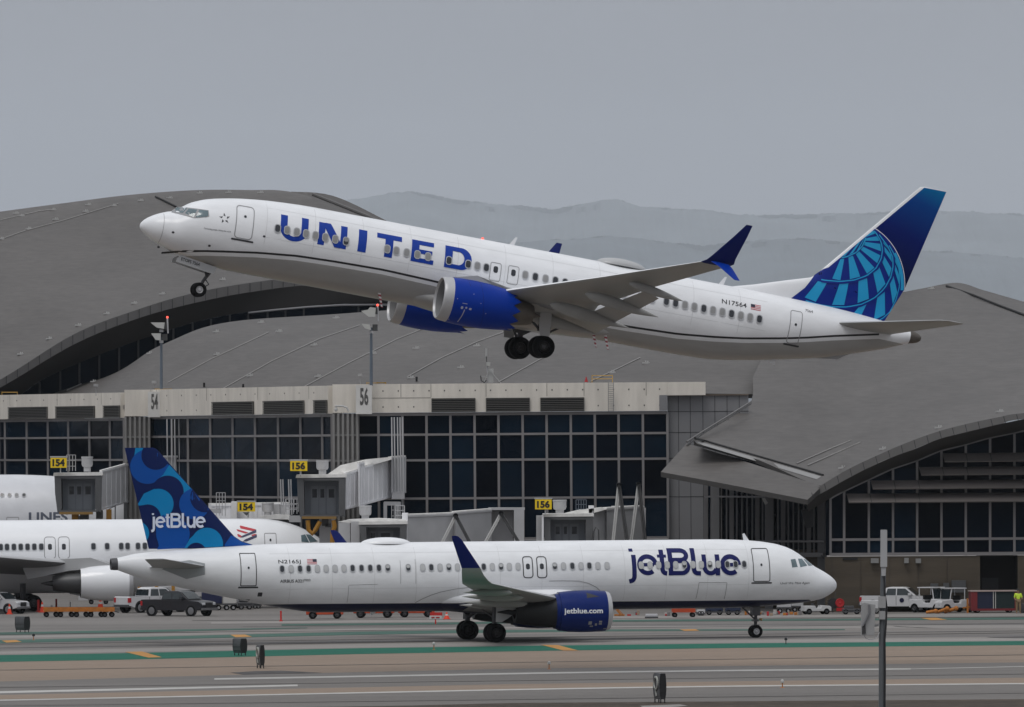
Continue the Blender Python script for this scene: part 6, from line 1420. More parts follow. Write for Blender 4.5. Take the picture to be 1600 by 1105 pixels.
# lower 156
j = bridge('lower right jet bridge with yellow 156 sign above its dark cab, next to tall masts', 900, 586)
cab(j, 850, 925, 807, 860, 586, doors=((.12, .3), (.36, .5), (.56, .8))); tunnel(j, (926, 800, 862), (948, 796, 862), 587, 588.5, m_=bg_); tunnel(j, (948, 795.5, 862), (1005, 792, 862), 588, 592, m_=bg_)
part('cab_side', bg_, j, lambda b: b.rect(838, 806, 849, 862, 586.3, 2)); part('corner_post', bw, j, lambda b: b.rect(846.5, 805, 849.5, 862, 585.3, .3))
part('cab_side_roof', brf, j, lambda b: b.slab([(880, 803), (905, 797), (940, 793), (948, 796), (926, 802)], 587, 3))
gate_sign(j, '156', 836, 862, 780.5, 796, 585); ac_drum(j, 864, 885, 781, 804, 587); rails(j, 900, 916, 781, 802, 588, 5, mat('ladder_blue_grey', (.10, .12, .15), .5)); part('roof_collar', bw, j, lambda b: b.rect(920, 790.5, 928, 806, 587, 3))
part('tunnel_end', bg_, j, lambda b: (b.rect(956, 791, 1007, 794.5, 592.3, 3), b.rect(1000, 794, 1009, 862, 592.3, 2.8)))
legs(j, (967, 758), ((957, 855), (981, 855)), 586.6, .14); legs(j, (998, 757), ((985, 855), (1009, 855)), 587.4, .14)
part('hoop', joint, j, lambda b: b.tube([at(x, y, 585.2) for x, y in ((927, 848), (928, 830), (931, 824), (935, 828), (936, 848))], .04, 6)); part('wheel_column', bg_, j, lambda b: b.bar(at(890, 862, 588), at(890, 950, 588), .8, .6))

# ================================================================== ROOFTOP MASTS
bluegrey = mat('mast_blue_grey', (.10, .125, .155), .5)
lampw = mat('floodlight_white', (.45, .45, .43), .45); lampd = mat('floodlight_grille', (.06, .06, .06), .6)
for x, yb, Y, heads, rod, lab in ((252, 608, 645, (((235, 504), (257, 504), (256, 514), (245, 512)), ((236, 521), (251, 521), (251, 532), (243, 531))), (261.5, 496, 521), 'floodlight mast above the 54 block, left of the other mast'),
                             (580, 603, 599, (((564, 486), (575, 484), (578, 480), (587, 481), (586, 495), (576, 495)), ((565, 506), (577, 507), (580, 516), (570, 513))), (590, 477, 502), 'floodlight mast above the 56 block, beside the raised engine')):
    t = wthing('floodlight_mast', lab, 'light mast', x, yb, Y)
    part('pole', bluegrey, t, lambda b: b.tube([at(x, yb, Y), at(x, heads[1][0][1]+6, Y)], [.12, .09], 10))
    for k, h in enumerate(heads):
        part('lamp_head', lampw, t, lambda b: b.slab(h, Y-.5, .8))
        hx = max(p[0] for p in h); hy = min(p[1] for p in h)
        part('lamp_head', lampd, t, lambda b: (b.rect(hx-(2 if k == 0 else -2), hy+1, hx+(8 if k else 1)+2, hy+11, Y-.1, .5)))
        part('bracket', bg_, t, lambda b: b.rect(x-3, hy+11, x+3, hy+15, Y-.1, .4))
    part('rod', bg_, t, lambda b: b.tube([at(rod[0], rod[1]+1, Y), at(rod[0]+1, rod[2], Y)], .06, 6)); part('beacon_light', beacon, t, lambda b: ball(b, at(rod[0], rod[1], Y), .09, .09, .09, 10, 6))
t = wthing('antenna_mast', 'small roof antenna mast with white boxes on the low vault, beneath the raised main wheels', 'antenna mast', 762, 597, 622)
part('pole', bg_, t, lambda b: b.tube([at(761, 570, 622), at(763, 598, 622)], .05, 6)); part('whip', anchm, t, lambda b: b.tube([at(760, 544, 622), at(760, 557, 622)], .07, 6)); part('whip_stem', joint, t, lambda b: b.tube([at(760, 557, 622), at(761, 572, 622)], .03, 6))
part('box', lampw, t, lambda b: b.rect(760, 566, 766, 572, 621.8, .3)); part('cabinet', anchm, t, lambda b: b.rect(763, 576, 771, 598, 621.9, .3))
part('stay', anchm, t, lambda b: (b.bar(at(764, 577, 621.8), at(783, 599, 621.8), .06), b.bar(at(763, 580, 621.8), at(756, 599, 621.8), .04), b.bar(at(752, 588, 621.8), at(762, 590, 621.8), .04))); part('dish', joint, t, lambda b: b.tube([at(x, y, 621.7) for x, y in ((751, 587), (752, 595), (757, 598), (760, 594))], .04, 6))
t = wthing('traffic_cone', 'tiny red cone standing on the roof edge beside the yellow guard rail', 'cone', 916, 597, 612); part('cone', redm, t, lambda b: b.lathe([(at(916, 597, 612).z, .14), (at(916, 589, 612).z, .03)], 'z', (at(916, 597, 612).x, 612, 0), 12))
t = wthing('camera_arm', 'white curved camera arm above the ribbed shaft below the 56 block', 'camera', 545, 645, 596); part('arm', anchm, t, lambda b: b.tube([at(x, y, 596) for x, y in ((525, 637), (524, 634.5), (535, 634.5), (542, 637), (545, 643))], .07, 8)); part('camera_head', anchm, t, lambda b: ball(b, at(525, 640, 596), .12, .12, .15))

# ================================================================== VEHICLES
tailr = mat('tail_lamp_red', srgb(170, 20, 30), .3); chrome = mat('chrome', (.22, .22, .23), .35, metal=.5); hlamp = mat('headlamp_glass', (.55, .56, .58), .15)
autog = mat('vehicle_glass', (.02, .028, .032), .1, var=.3, spec=.6)
def gm_(px, py, rz, sc): return Matrix.Translation(gnd(px, py)) @ Matrix.Rotation(rz, 4, 'Z') @ Matrix.Scale(sc, 4)
def extr(b, prof, w0, w1=None, z0=0, z1=1, k=None):
    """side profile (x, z) widened to +-w, width changing linearly with z"""
    f = lambda z: w0 if w1 is None else w0+(w1-w0)*(z-z0)/(z1-z0)
    n = len(prof); vs = [(x, -f(z), z) for x, z in prof]+[(x, f(z), z) for x, z in prof]
    b.add(vs, [tuple(range(n)), tuple(reversed(range(n, 2*n)))]+[(i, n+i, n+(i+1) % n, (i+1) % n) for i in range(n)], k)
def bevel(o, w=.03):
    md = o.modifiers.new('bevel', 'BEVEL'); md.width = w; md.segments = 2; md.limit_method = 'ANGLE'; return o
def pickup(name, label, cat, px, py, rz, sc, col, bed=True, rim=chrome, group=None, L=5.6):
    t = thing(name, label, cat, M=gm_(px, py, R(rz), sc), group=group); paint = col
    b = MB(); extr(b, [(-2.75, .55), (-2.75, 1.15), (-2.7, 1.22), (-.95, 1.22), (-.95, 1.20), (1.15, 1.20), (1.5, 1.18), (2.55, 1.08), (2.75, .95), (2.8, .55), (2.3, .42), (-2.3, .42)], .98)
    bevel(b.build('body', [paint], t), .05)
    b = MB(); extr(b, [(-.95, 1.2), (-.80, 1.78), (-.55, 1.86), (.45, 1.86), (.75, 1.80), (1.55, 1.2)], .92, .74, 1.2, 1.86); bevel(b.build('cab', [paint], t), .04)
    for sg in (-1, 1):
        for x0, x1, x2, x3 in ((-.80, -.02, -.02, -.66), (.06, 1.28, .68, .06)):
            f = lambda z: sg*(.92+(.74-.92)*(z-1.2)/.66+.012)
            b = MB(); b.add([(x0, f(1.25), 1.25), (x1, f(1.25), 1.25), (x2, f(1.74), 1.74), (x3, f(1.74), 1.74)], [(0, 1, 2, 3)]); b.build('side_window', [autog], t)
        b = MB(); b.box(.0, .03, sg*.982-.006, sg*.982+.006, .5, 1.18); b.box(-.95, -.92, sg*.982-.006, sg*.982+.006, .5, 1.18); b.build('door_seam', [black], t)
        b = MB(); b.box(.95, 1.2, sg*1.0, sg*1.18, 1.25, 1.42); b.build('wing_mirror', [paint], t)
        b = MB(); b.box(2.5, 2.79, sg*.62-.2, sg*.62+.22, .82, 1.0); bevel(b.build('headlight', [hlamp], t), .03)
        b = MB(); b.box(-2.78, -2.6, sg*.88-.11, sg*.88+.11, .78, 1.12); b.build('tail_light', [tailr], t)
        for x in (-1.75, 1.85):
            w = wheel(t, x, sg*.86, .40, .40, .26, rim=rim)
            b = MB(); b.lathe([(sg*.985, .50), (sg*.99, .50), (sg*.99, .001)], 'y', (x, 0, .42), 24); b.build('wheel_arch', [black], t)
            b = MB(); b.lathe([(sg*1.0, .40), (sg*1.005, .30), (sg*1.005, .27)], 'y', (x, 0, .40), 24, k=0); b.lathe([(sg*1.005, .27), (sg*1.02, .2), (sg*1.0, .06), (sg*1.01, .001)], 'y', (x, 0, .40), 24, k=1); b.build('hub_cap', [rubber, rim], w, True)
    b = MB(); b.add([(1.47, -.84, 1.26), (1.47, .84, 1.26), (.82, .74, 1.77), (.82, -.74, 1.77)], [(0, 1, 2, 3)]); o = b.build('windscreen', [autog], t); o.location = (.035, 0, .02)
    b = MB(); b.add([(-.93, -.82, 1.28), (-.93, .82, 1.28), (-.83, .74, 1.72), (-.83, -.74, 1.72)], [(0, 1, 2, 3)]); o = b.build('rear_window', [autog], t); o.location = (-.02, 0, 0)
    b = MB(); b.box(2.74, 2.84, -.42, .42, .66, 1.0, 0); b.box(2.76, 2.9, -.95, .95, .45, .62, 1); b.build('front_bumper', [black, chrome], t)
    b = MB(); b.box(-2.88, -2.74, -.9, .9, .45, .62); b.build('rear_bumper', [dmetal], t)
    b = MB(); b.box(-2.6, -1.05, -.85, .85, 1.222, 1.226); b.build('truck_bed', [black], t)
    return t
dkp = mat('charcoal_car_paint', (.012, .012, .016), .35, coat=.1); whp = mat('white_car_paint', (.55, .55, .56), .35, coat=.3)
pickup('pickup_truck', 'dark charcoal crew-cab pickup with silver wheels, facing front right on the apron', 'pickup truck', 279, 962.5, -34, .93, dkp)
pickup('pickup_truck', 'white pickup seen from behind with red tail light, parked left of the dark pickup', 'pickup truck', 238, 957, 38, .95, whp)
t = pickup('service_truck', 'white flatbed truck with round door emblem, parked near the tan wall behind the pole', 'truck', 1404, 956, -14, .92, whp)
b = MB(); b.lathe([(-1.0, .17), (-1.01, .17), (-1.01, .001)], 'y', (.45, 0, .88), 20); b.build('door_emblem', [jnavy], t)
pickup('service_car', 'white car nosing into the picture at the left edge, by the small cone', 'car', -6, 959, -30, .82, whp)
orgm = mat('orange_paint', srgb(172, 64, 28), .6, var=.2); yelm = mat('dolly_yellow', srgb(170, 104, 34), .6, var=.25, scale=3)
def dolly(px, py, rz, L, label, group, col=yelm, sc=.9):
    t = thing('baggage_dolly', label, 'dolly', M=gm_(px, py, R(rz), sc), group=group)
    b = MB(); b.box(-L/2, L/2, -.75, .75, .42, .52); b.build('deck', [col], t)
    b = MB()
    for y in (-.74, .70): b.box(-L/2, L/2, y, y+.06, .52, .74)
    b.build('side_rail', [col], t)
    for x in (-L/2+.2, L/2-.2):
        for y in (-.6, .6): wheel(t, x, y, .2, .2, .1, rim=dmetal)
    b = MB(); b.bar((L/2, 0, .42), (L/2+.35, 0, .35), .07); b.build('tow_bar', [dmetal], t)
for x, l_, w_ in ((80, 'leftmost of the low yellow dollies in the row', 1.15), (103, 'second from left of the low yellow dollies in the row', 1.25), (127, 'third from left of the low yellow dollies in the row', 1.15), (150, 'fourth from left of the low yellow dollies, in front of the orange cone', 1.2), (169, 'rightmost low yellow dolly, nearest the white pickup', .95)):
    dolly(x, 964.2, 5, w_, l_, 'low yellow dollies chained in a row')
dolly(154, 944, 3, 1.6, 'low orange dolly farther back under the white engine', 'low yellow dollies chained in a row', orgm)
def cone(px, py, h, r, label, col=None, name='traffic_cone'):
    t = gthing(name, label, 'cone', px, py); c = col or mat('cone_orange', srgb(215, 60, 25), .55)
    b = MB(); b.box(-r*1.3, r*1.3, -r*1.3, r*1.3, 0, .05); b.build('base', [c], t)
    b = MB(); b.lathe([(.05, r), (h*.55, r*.55), (h*.75, r*.4), (h, r*.2), (h, .001)], 'z', (0, 0, 0), 16, ks=[0, 1, 0, 0]); b.build('cone_body', [c, mat('reflective_white', (.5, .5, .5), .5)], t, True)
cone(14.8, 960, .72, .17, 'small orange cone beside the white car at the left edge'); cone(157, 954, .85, .26, 'tall plain orange cone standing behind the yellow dollies')
cone(66, 957, .75, .20, 'orange cone with white band just left of the yellow dollies'); cone(698, 968, .48, .2, 'orange cone under the navy belly beside the small sign'); cone(1313.5, 953, .62, .15, 'orange cone in front of the red hose reel')
def post(px, py, h, r, col, label, cat='post', name='marker_post'):
    t = gthing(name, label, cat, px, py); b = MB(); b.tube([(0, 0, 0), (0, 0, h)], r, 10); b.build('post_body', [col], t); b = MB(); b.lathe([(0, r*2.2), (.05, r*2.0), (.06, r)], 'z', (0, 0, 0), 12); b.build('base', [col], t)
whm = mat('bollard_white', (.55, .55, .54), .6); rdm = mat('marker_red', srgb(190, 35, 30), .6)
post(80.7, 955, .42, .06, whm, 'short white post above the left end of the dollies'); post(110, 954, .62, .05, whm, 'taller white post behind the middle of the dollies'); post(60, 956, .85, .09, rdm, 'red tubular marker just left of the banded cone'); post(88, 951, .7, .07, rdm, 'dark red marker behind the dollies between the white posts')
post(439, 971, .70, .06, rdm, 'lone red marker post on open pavement below the tail door')
# tow tractors
def tractor(px, py, rz, sc, label, body, canopy=True, group='ground service tractors on the apron'):
    t = thing('tow_tractor', label, 'tow tractor', M=gm_(px, py, R(rz), sc), group=group)
    b = MB(); extr(b, [(-1.5, .35), (-1.5, .95), (-.3, .95), (-.2, .7), (.35, .7), (.5, 1.0), (1.4, .92), (1.55, .75), (1.55, .35)], .75); bevel(b.build('body', [body], t), .05)
    b = MB(); b.box(-.35, .0, -.5, .5, .7, .85); b.box(-.42, -.3, -.5, .5, .85, 1.25); b.build('seat', [black], t)
    b = MB(); b.tube([(.55, .3, .9), (.35, .3, 1.12)], .03, 6); b.lathe([(1.10, .16), (1.14, .18), (1.10, .20)], 'z', (.33, .3, 0), 14); b.build('steering_wheel', [black], t)
    if canopy:
        b = MB(); 
        for x in (-.6, .55):
            for y in (-.68, .68): b.tube([(x+(.15 if x > 0 else 0), y, .9), (x, y, 1.75)], .04, 6)
        b.build('canopy_frame', [body], t); b = MB(); b.box(-.75, .65, -.75, .75, 1.75, 1.83); bevel(b.build('canopy_roof', [body], t), .03)
        b = MB(); b.box(.62, .64, -.62, .62, 1.0, 1.7); b.build('windscreen', [autog], t)
    for x in (-1.0, 1.0):
        for y in (-.7, .7): wheel(t, x, y, .33, .33, .24, rim=dmetal)
    for y in (-.5, .5): b = MB(); b.box(1.52, 1.58, y-.12, y+.12, .6, .75); b.build('headlight', [hlamp], t)
    return t
tractor(1456, 957, -40, .95, 'white tow tractor with canopy nearest the white flatbed truck', whp)
tractor(1489, 957, -150, .92, 'white tow tractor with rounded canopy nearest the red framed cart', whp)
tractor(1275, 960, 15, .62, 'low black and white tug just under the nose of the taxiing airliner', mat('tug_white', (.5, .5, .5), .4), canopy=False)
tractor(508, 967, 180, .82, 'orange low tug with big wheels below the rear belly, leftmost of the orange machines', orgm, canopy=False)
tractor(585, 965.5, 178, .9, 'orange low tug partly hidden by the belly, middle of the orange machines', orgm, canopy=False)
tractor(650, 964.5, 4, .8, 'orange low tug just left of the small red and white sign', orgm, canopy=False)
# red framed curtain cart
t = thing('covered_cart', 'red framed baggage cart with navy and dark green curtains by the tan wall', 'baggage cart', M=gm_(1551, 957.5, R(4), 1.0))
b = MB(); w = 3.1/2; 
for x in (-w, w-.12): b.box(x, x+.12, -.7, .7, .2, 1.45)
b.box(-w, w, -.7, -.62, .15, .3); b.box(-w, -w+.42, -.71, -.69, .2, 1.45); b.build('frame', [mat('cart_red', srgb(110, 24, 30), .6)], t)
b = MB(); b.box(-w-.05, w+.05, -.75, .75, 1.45, 1.53); b.build('roof', [mat('cart_roof', (.35, .28, .26), .6)], t)
b = MB(); b.box(-w+.42, -.05, -.66, -.64, .3, 1.45); b.build('curtain', [mat('curtain_navy', srgb(22, 30, 55), .8, bump=.4, scale=4, stretch=(3, 1, .3))], t, label='navy curtain')
b = MB(); b.box(.16, w-.12, -.66, -.64, .3, 1.45); b.build('curtain', [mat('curtain_green', srgb(14, 34, 36), .8, bump=.4, scale=4, stretch=(3, 1, .3))], t, label='dark green curtain')
b = MB(); b.box(-.05, -.01, -.68, -.66, .3, 1.45); b.box(.1, .14, -.68, -.66, .3, 1.45); b.build('curtain_strap', [whm], t)
for x in (-1.1, 1.1):
    for y in (-.55, .55): wheel(t, x, y, .18, .18, .1)
b = MB(); b.bar((-w, 0, .4), (-w-.5, 0, .35), .09); b.box(-w-.28, -w-.16, -.5, -.38, 0, 1.0); b.build('tow_bar', [yelm], t)
# tow bars heap
for k, (x0, y0, x1, y1) in enumerate(((1448, 957, 1462, 955), (1464, 957, 1480, 951), (1476, 956.5, 1494, 950.5))):
    t = wthing('tow_bar', ('short yellow tow bar lying at the left of the pile by the tractors', 'middle yellow tow bar of the pile in front of the tractors', 'right-hand raised yellow tow bar of the pile')[k], 'tow bar', x0, y0, 567)
    part('bar', yelm, t, lambda b: b.tube([at(x0, y0, 567), at(x1, y1, 566.6)], .11, 8)); part('coupling', yelm, t, lambda b: ball(b, at(x1, y1, 566.6), .16, .16, .16, 10, 6))
# hose reel
t = wthing('hose_reel', 'red round hose reel standing against the tan wall right of the airliner nose', 'hose reel', 1313, 953, 570)
c = at(1312.5, 942.5, 570); part('reel', redm, t, lambda b: (b.lathe([(570, .27), (570.1, .31), (570.4, .31), (570.5, .27)], 'y', (c.x, 0, c.z), 22), b.lathe([(570.02, .27), (570.03, .1), (570.0, .001)], 'y', (c.x, 0, c.z), 22))); part('stand', redm, t, lambda b: b.rect(1307, 950, 1319, 955, 570, .5))
t = wthing('cart_wheel', 'black drum leaning on the tan wall at the left of the red hose reel', 'drum', 1301, 953, 570.5); c = at(1301.5, 943, 570.5); part('drum_body', black, t, lambda b: b.lathe([(570.3, .001), (570.3, .36), (570.7, .36)], 'y', (c.x, 0, c.z), 20)); part('strut', dmetal, t, lambda b: (b.bar(at(1301, 945, 570.6), at(1301, 957, 570.6), .08), b.bar(at(1306, 925, 570.6), at(1302, 945, 570.6), .04)))
# equipment box, trolleys
def boxcart(px, py, rz, sc, dims, col, label, name='equipment_cart', cat='cart', wh=True, top=None):
    t = thing(name, label, cat, M=gm_(px, py, R(rz), sc)); L_, w_, h0, h1 = dims
    b = MB(); b.box(-L_/2, L_/2, -w_/2, w_/2, h0, h1); bevel(b.build('body', [col], t), .04)
    b = MB(); b.box(-L_/2-.05, L_/2+.05, -w_/2-.05, w_/2+.05, h0-.1, h0); b.build('chassis', [dmetal], t)
    if top: b = MB(); b.box(-L_/2*.8, L_/2*.3, -w_/2*.8, w_/2*.8, h1, h1+top); bevel(b.build('housing', [dmetal], t), .03)
    if wh:
        for x in (-L_/2+.25, L_/2-.25):
            for y in (-w_/2+.05, w_/2-.05): wheel(t, x, y, .2, .2, .12)
    return t
boxcart(1360, 959, 0, .95, (1.3, 1.2, .35, .95), mat('box_white', (.50, .50, .50), .6), 'white equipment box cart partly hidden behind the thin grey pole')
boxcart(1330, 960, 0, .9, (1.35, .9, .25, .42), dmetal, 'low black trolley between the hose reel and the white box', top=.22)
boxcart(1364, 950, 8, .9, (1.1, 1.3, .5, 1.35), mat('box_pale', (.30, .30, .29), .6), 'pale boxy generator behind the white box cart by the tan wall')
boxcart(331, 953.5, 4, .95, (1.5, 1.2, .5, 1.35), mat('container_navy', srgb(18, 26, 66), .6), 'navy box cart behind the dark pickup under the tail')
boxcart(359, 953.5, 4, .95, (1.0, 1.2, .5, 1.1), mat('tank_white', (.48, .47, .45), .6), 'whitish tank cart just right of the navy box cart')
boxcart(383, 952.5, 4, .95, (1.1, 1.0, .35, .55), dmetal, 'dark flat cart right of the whitish tank cart', top=.2)
boxcart(401, 951, 4, .8, (.8, 1.0, .35, .5), dmetal, 'smallest dark flat cart, farthest right under the tail', top=.15)
boxcart(303, 940, 4, .9, (1.4, 1.2, .4, 1.5), mat('crate_pale', (.46, .45, .46), .6), 'pale wrapped cargo load behind the dark pickup roof')
boxcart(1116, 961, 0, .9, (1.3, 1.0, .28, .62), mat('bin_navy', srgb(20, 34, 62), .6), 'left navy bin cart under the forward belly'); boxcart(1145, 961, 0, .9, (1.15, 1.0, .28, .62), mat('bin_navy', srgb(20, 34, 62), .6), 'right navy bin cart, close to the nose wheel')
boxcart(1095, 962, 0, .8, (.7, .8, .2, .5), bg_, 'small grey bin left of the two navy bin carts'); boxcart(1018, 966, 0, .8, (1.0, .8, .12, .35), mat('low_white', (.45, .45, .47), .6), 'low whitish unit on the apron under the big name on the fuselage', wh=False)
dolly(1068, 964.5, 3, 1.9, 'orange dolly with red ends under the big name', 'low yellow dollies chained in a row', orgm, .8)
boxcart(1225, 958, 0, .8, (1.2, 1.0, .5, 1.2), bg_, 'grey cabinet cart behind the nose wheel'); boxcart(1246, 956, 0, .8, (1.0, 1.0, .5, 1.2), mat('box_white', (.50, .50, .50), .6), 'white box cart just left of the low tug by the nose')
# belt loader
t = wthing('belt_loader', 'long grey belt loader boom on yellow supports behind the two pickups', 'belt loader', 260, 925, 590)
part('boom', bg_, t, lambda b: b.slab([(214, 918), (292, 915), (303, 924), (300, 926), (216, 926)], 590, 1.2)); part('boom_edge', black, t, lambda b: b.slab([(250, 924.5), (303, 922), (303, 926), (250, 927)], 589.8, 1.5))
part('support', hose, t, lambda b: (b.rect(215, 917, 220, 950, 589.5, .3), b.rect(242, 916, 247, 950, 589.5, .3), b.rect(268, 915, 273, 950, 589.5, .3)))
# small items below the belly
t = wthing('belt_stairs', 'small yellow stepladder on the apron just right of the taxiing jet engine', 'ladder', 966, 964, 566); part('steps', yelm, t, lambda b: (b.bar(at(963, 952, 566), at(971, 962, 566), .12), b.rect(960, 960, 976, 964, 566, .6))); part('hand_rail', yelm, t, lambda b: b.bar(at(964, 950, 566), at(974, 961, 566), .05)); part('end_cap', redm, t, lambda b: b.rect(980, 960, 986, 965, 566, .4))
t = gthing('warning_sign', 'small red and white sign board on a short red post under the belly', 'sign', 680.6, 975.5)
part('post', rdm, t, lambda b: b.bar(gnd(680.6, 975.5), gnd(680.6, 975.5)+Vector((0, 0, .4)), .09)); Ys = gnd(680.6, 975.5).y
part('board', rdm, t, lambda b: b.rect(672, 957, 691, 962, Ys-.05, .06)); part('board', whm, t, lambda b: b.rect(671, 962, 690, 967.5, Ys-.05, .06))
part('symbol', redm, t, lambda b: (b.rect(674, 964, 679, 966, Ys-.07, .015), b.rect(681, 964, 687, 966, Ys-.07, .015)))
# clutter heap far apron
random.seed(11)
cl = [mat('clutter_a', (.30, .22, .16), .7), mat('clutter_b', (.16, .15, .15), .7), redm, mat('clutter_c', (.42, .40, .38), .7), yelm]
ORD = ['one', 'two', 'three', 'four', 'five', 'six', 'seven', 'eight', 'nine', 'ten', 'eleven', 'twelve']
for i, x in enumerate([996, 1040]+list(range(1168, 1252, 11))):
    t = gthing('equipment_pile', ('number %s from the left of the small crate piles strewn under the forward belly' % ORD[i]), 'equipment', x, 961+random.uniform(-1, 1.5), group='mixed crates and straps strewn on the far apron')
    for k in range(3):
        b = MB(); x0 = random.uniform(-.22, .12); h = random.uniform(.12, .34); b.box(x0, x0+random.uniform(.1, .25), random.uniform(-.3, 0), random.uniform(.05, .3), 0+k*.002, h); bevel(b.build('crate', [cl[(i+k) % 5]], t), .02)
# ------------------------------------------------------------------ people
def person(px, py, label, vest, trousers, rz=0, arm=0.3, sc=.93):
    t = thing('person', label, 'person', M=gm_(px, py, R(rz), sc))
    J_ = {'pel': (0, 0, .98, .15), 'wa': (0, 0, 1.12, .14), 'ch': (0, .01, 1.34, .17), 'nk': (0, 0, 1.50, .065), 'hd0': (0, -.01, 1.58, .085), 'hd': (0, -.01, 1.68, .10), 'hd2': (0, 0, 1.77, .06),
          'hl': (-.10, 0, .92, .10), 'kl': (-.11, -.03, .50, .065), 'al': (-.12, .02, .09, .045), 'tl': (-.13, -.14, .04, .04), 'hr': (.10, 0, .92, .10), 'kr': (.13, -.06, .50, .065), 'ar': (.15, .04, .09, .045), 'tr': (.16, -.12, .04, .04),
          'sl': (-.20, 0, 1.42, .07), 'el': (-.27, .02, 1.14, .05), 'wl': (-.25, -.12-arm*.3, .95+arm*.2, .035), 'fl': (-.24, -.20-arm*.3, .90+arm*.25, .03), 'sr': (.20, 0, 1.42, .07), 'er': (.28, -.02, 1.14, .05), 'wr': (.24, -.18, .98+arm*.3, .035), 'fr': (.22, -.26, .95+arm*.35, .03)}
    E_ = [('pel', 'wa'), ('wa', 'ch'), ('ch', 'nk'), ('nk', 'hd0'), ('hd0', 'hd'), ('hd', 'hd2'), ('pel', 'hl'), ('hl', 'kl'), ('kl', 'al'), ('al', 'tl'), ('pel', 'hr'), ('hr', 'kr'), ('kr', 'ar'), ('ar', 'tr'), ('ch', 'sl'), ('sl', 'el'), ('el', 'wl'), ('wl', 'fl'), ('ch', 'sr'), ('sr', 'er'), ('er', 'wr'), ('wr', 'fr')]
    def skin(name, keys, mats, grow=0.0):
        ks = [k for k in J_ if k in keys]; me = bpy.data.meshes.new(name); me.from_pydata([J_[k][:3] for k in ks], [(ks.index(a), ks.index(c)) for a, c in E_ if a in keys and c in keys], [])
        me.materials.append(mats); o = bpy.data.objects.new(name, me); COL.objects.link(o); o.parent = t
        o.modifiers.new('skin', 'SKIN'); sv_ = me.skin_vertices[0].data
        for i, k in enumerate(ks): r = J_[k][3]+grow; sv_[i].radius = (r, r*.8 if k in ('ch', 'wa', 'pel') else r)
        sv_[0].use_root = True; s_ = o.modifiers.new('sub', 'SUBSURF'); s_.levels = 1; s_.render_levels = 2; return o
    skin('body', set(J_), mat('skin_tone', (.25, .14, .09), .6)); skin('trousers', {'pel', 'hl', 'kl', 'al', 'hr', 'kr', 'ar'}, trousers, .018); skin('safety_vest', {'pel', 'wa', 'ch', 'sl', 'sr', 'el', 'er'}, vest, .022)
    b = MB(); ball(b, (0, .01, 1.70), .115, .125, .12, half=True); b.build('hair', [mat('dark_hair', (.01, .009, .008), .7)], t, True)
hv = mat('hi_vis_yellow', srgb(195, 225, 60), .6)
person(1591, 959, 'worker in yellow-green vest and tan trousers standing right of the red framed cart', hv, mat('tan_trousers', (.22, .15, .08), .8), 10)
person(200, 953, 'worker in yellow-green vest and dark cap behind the bed of the white pickup', hv, mat('dark_trousers', (.02, .02, .025), .8), -20)
t = gthing('barrel', 'dark round bin at the right edge beside the worker', 'bin', 1600, 958); b = MB(); b.lathe([(0, .2), (.05, .25), (.62, .25), (.66, .22), (.66, .001)], 'z', (0, 0, 0), 20); b.build('drum_body', [black], t, True)

# ================================================================== TAXIWAY SIGNS seen edge-on, lights, pole
sgf = mat('sign_back_grey', (.062, .064, .068), .5, var=.25, scale=3, stretch=(4, 1, 1)); sge = mat('sign_end_black', (.008, .008, .009), .6)
def edge_sign(px, py, L_, h, th, rz, label, mark=False, leg=.16):
    t = thing('taxiway_sign', label, 'taxiway sign', M=Matrix.Translation(gnd(px, py)) @ Matrix.Rotation(R(rz), 4, 'Z'), group='taxiway sign boards seen edge-on')
    z0 = leg; prof = [(-th*.33, z0), (-th*.46, z0+h*.2), (-th*.5, z0+h*.45), (-th*.5, z0+h*.6), (-th*.45, z0+h*.82), (-th*.36, z0+h), (th*.36, z0+h), (th*.45, z0+h*.82), (th*.5, z0+h*.6), (th*.5, z0+h*.45), (th*.46, z0+h*.2), (th*.33, z0)]
    n = len(prof); vs = [(x, -L_/2, z) for x, z in prof]+[(x, L_/2, z) for x, z in prof]
    b = MB(); b.add(vs, [(i, n+i, n+(i+1) % n, (i+1) % n) for i in range(n)], 0); b.add([vs[i] for i in range(n)], [tuple(range(n))], 1); b.add([vs[n+i] for i in range(n)], [tuple(range(n))], 1)
    s_ = b.build('sign_box', [sgf, sge], t)
    b = MB(); 
    for k in range(int(L_/.7)+1):
        y = -L_/2+.05+k*(L_-.1)/max(1, int(L_/.7)); 
        if k: b.box(-th*.505-.003, -th*.49, y-.02, y+.02, z0+h*.3, z0+h*.95)
        for x in (-th*.28, th*.28): b.tube([(x, y, 0), (x, y, z0+.03)], .03, 6)
    b.box(-th*.52, -th*.495, -L_/2, L_/2, z0+h*.42, z0+h*.45)
    b.build('leg', [black], t)
    if mark:
        b = MB(); z = z0+h*.62
        pts = [(-.0, -L_/2-.015, 0)]
        # white curve on the face
        P = [(-th*.515-.01, L_*.28*math.cos(R(a)), z+h*.24*math.sin(R(a))) for a in range(-60, 300, 20)]; b.tube(P, .05, 5); b.tube([(-th*.5-.01, L_*.1, z-h*.2), (-th*.46-.01, 0, z-h*.5)], .045, 5)
        b.build('sign_mark', [mat('mark_pale', (.35, .36, .33), .5)], t)
    return t
edge_sign(35.3, 988.5, 1.2, .86, .46, 32, 'leftmost dark taxiway sign, standing near the low dollies')
edge_sign(375, 1024.8, .86, .82, .46, 32, 'dark sign box on the green line, left of a narrower taller one')
edge_sign(407, 1044.5, .9, 1.08, .27, 15, 'tall narrow dark sign with a pale curve, standing on the tan strip', True)
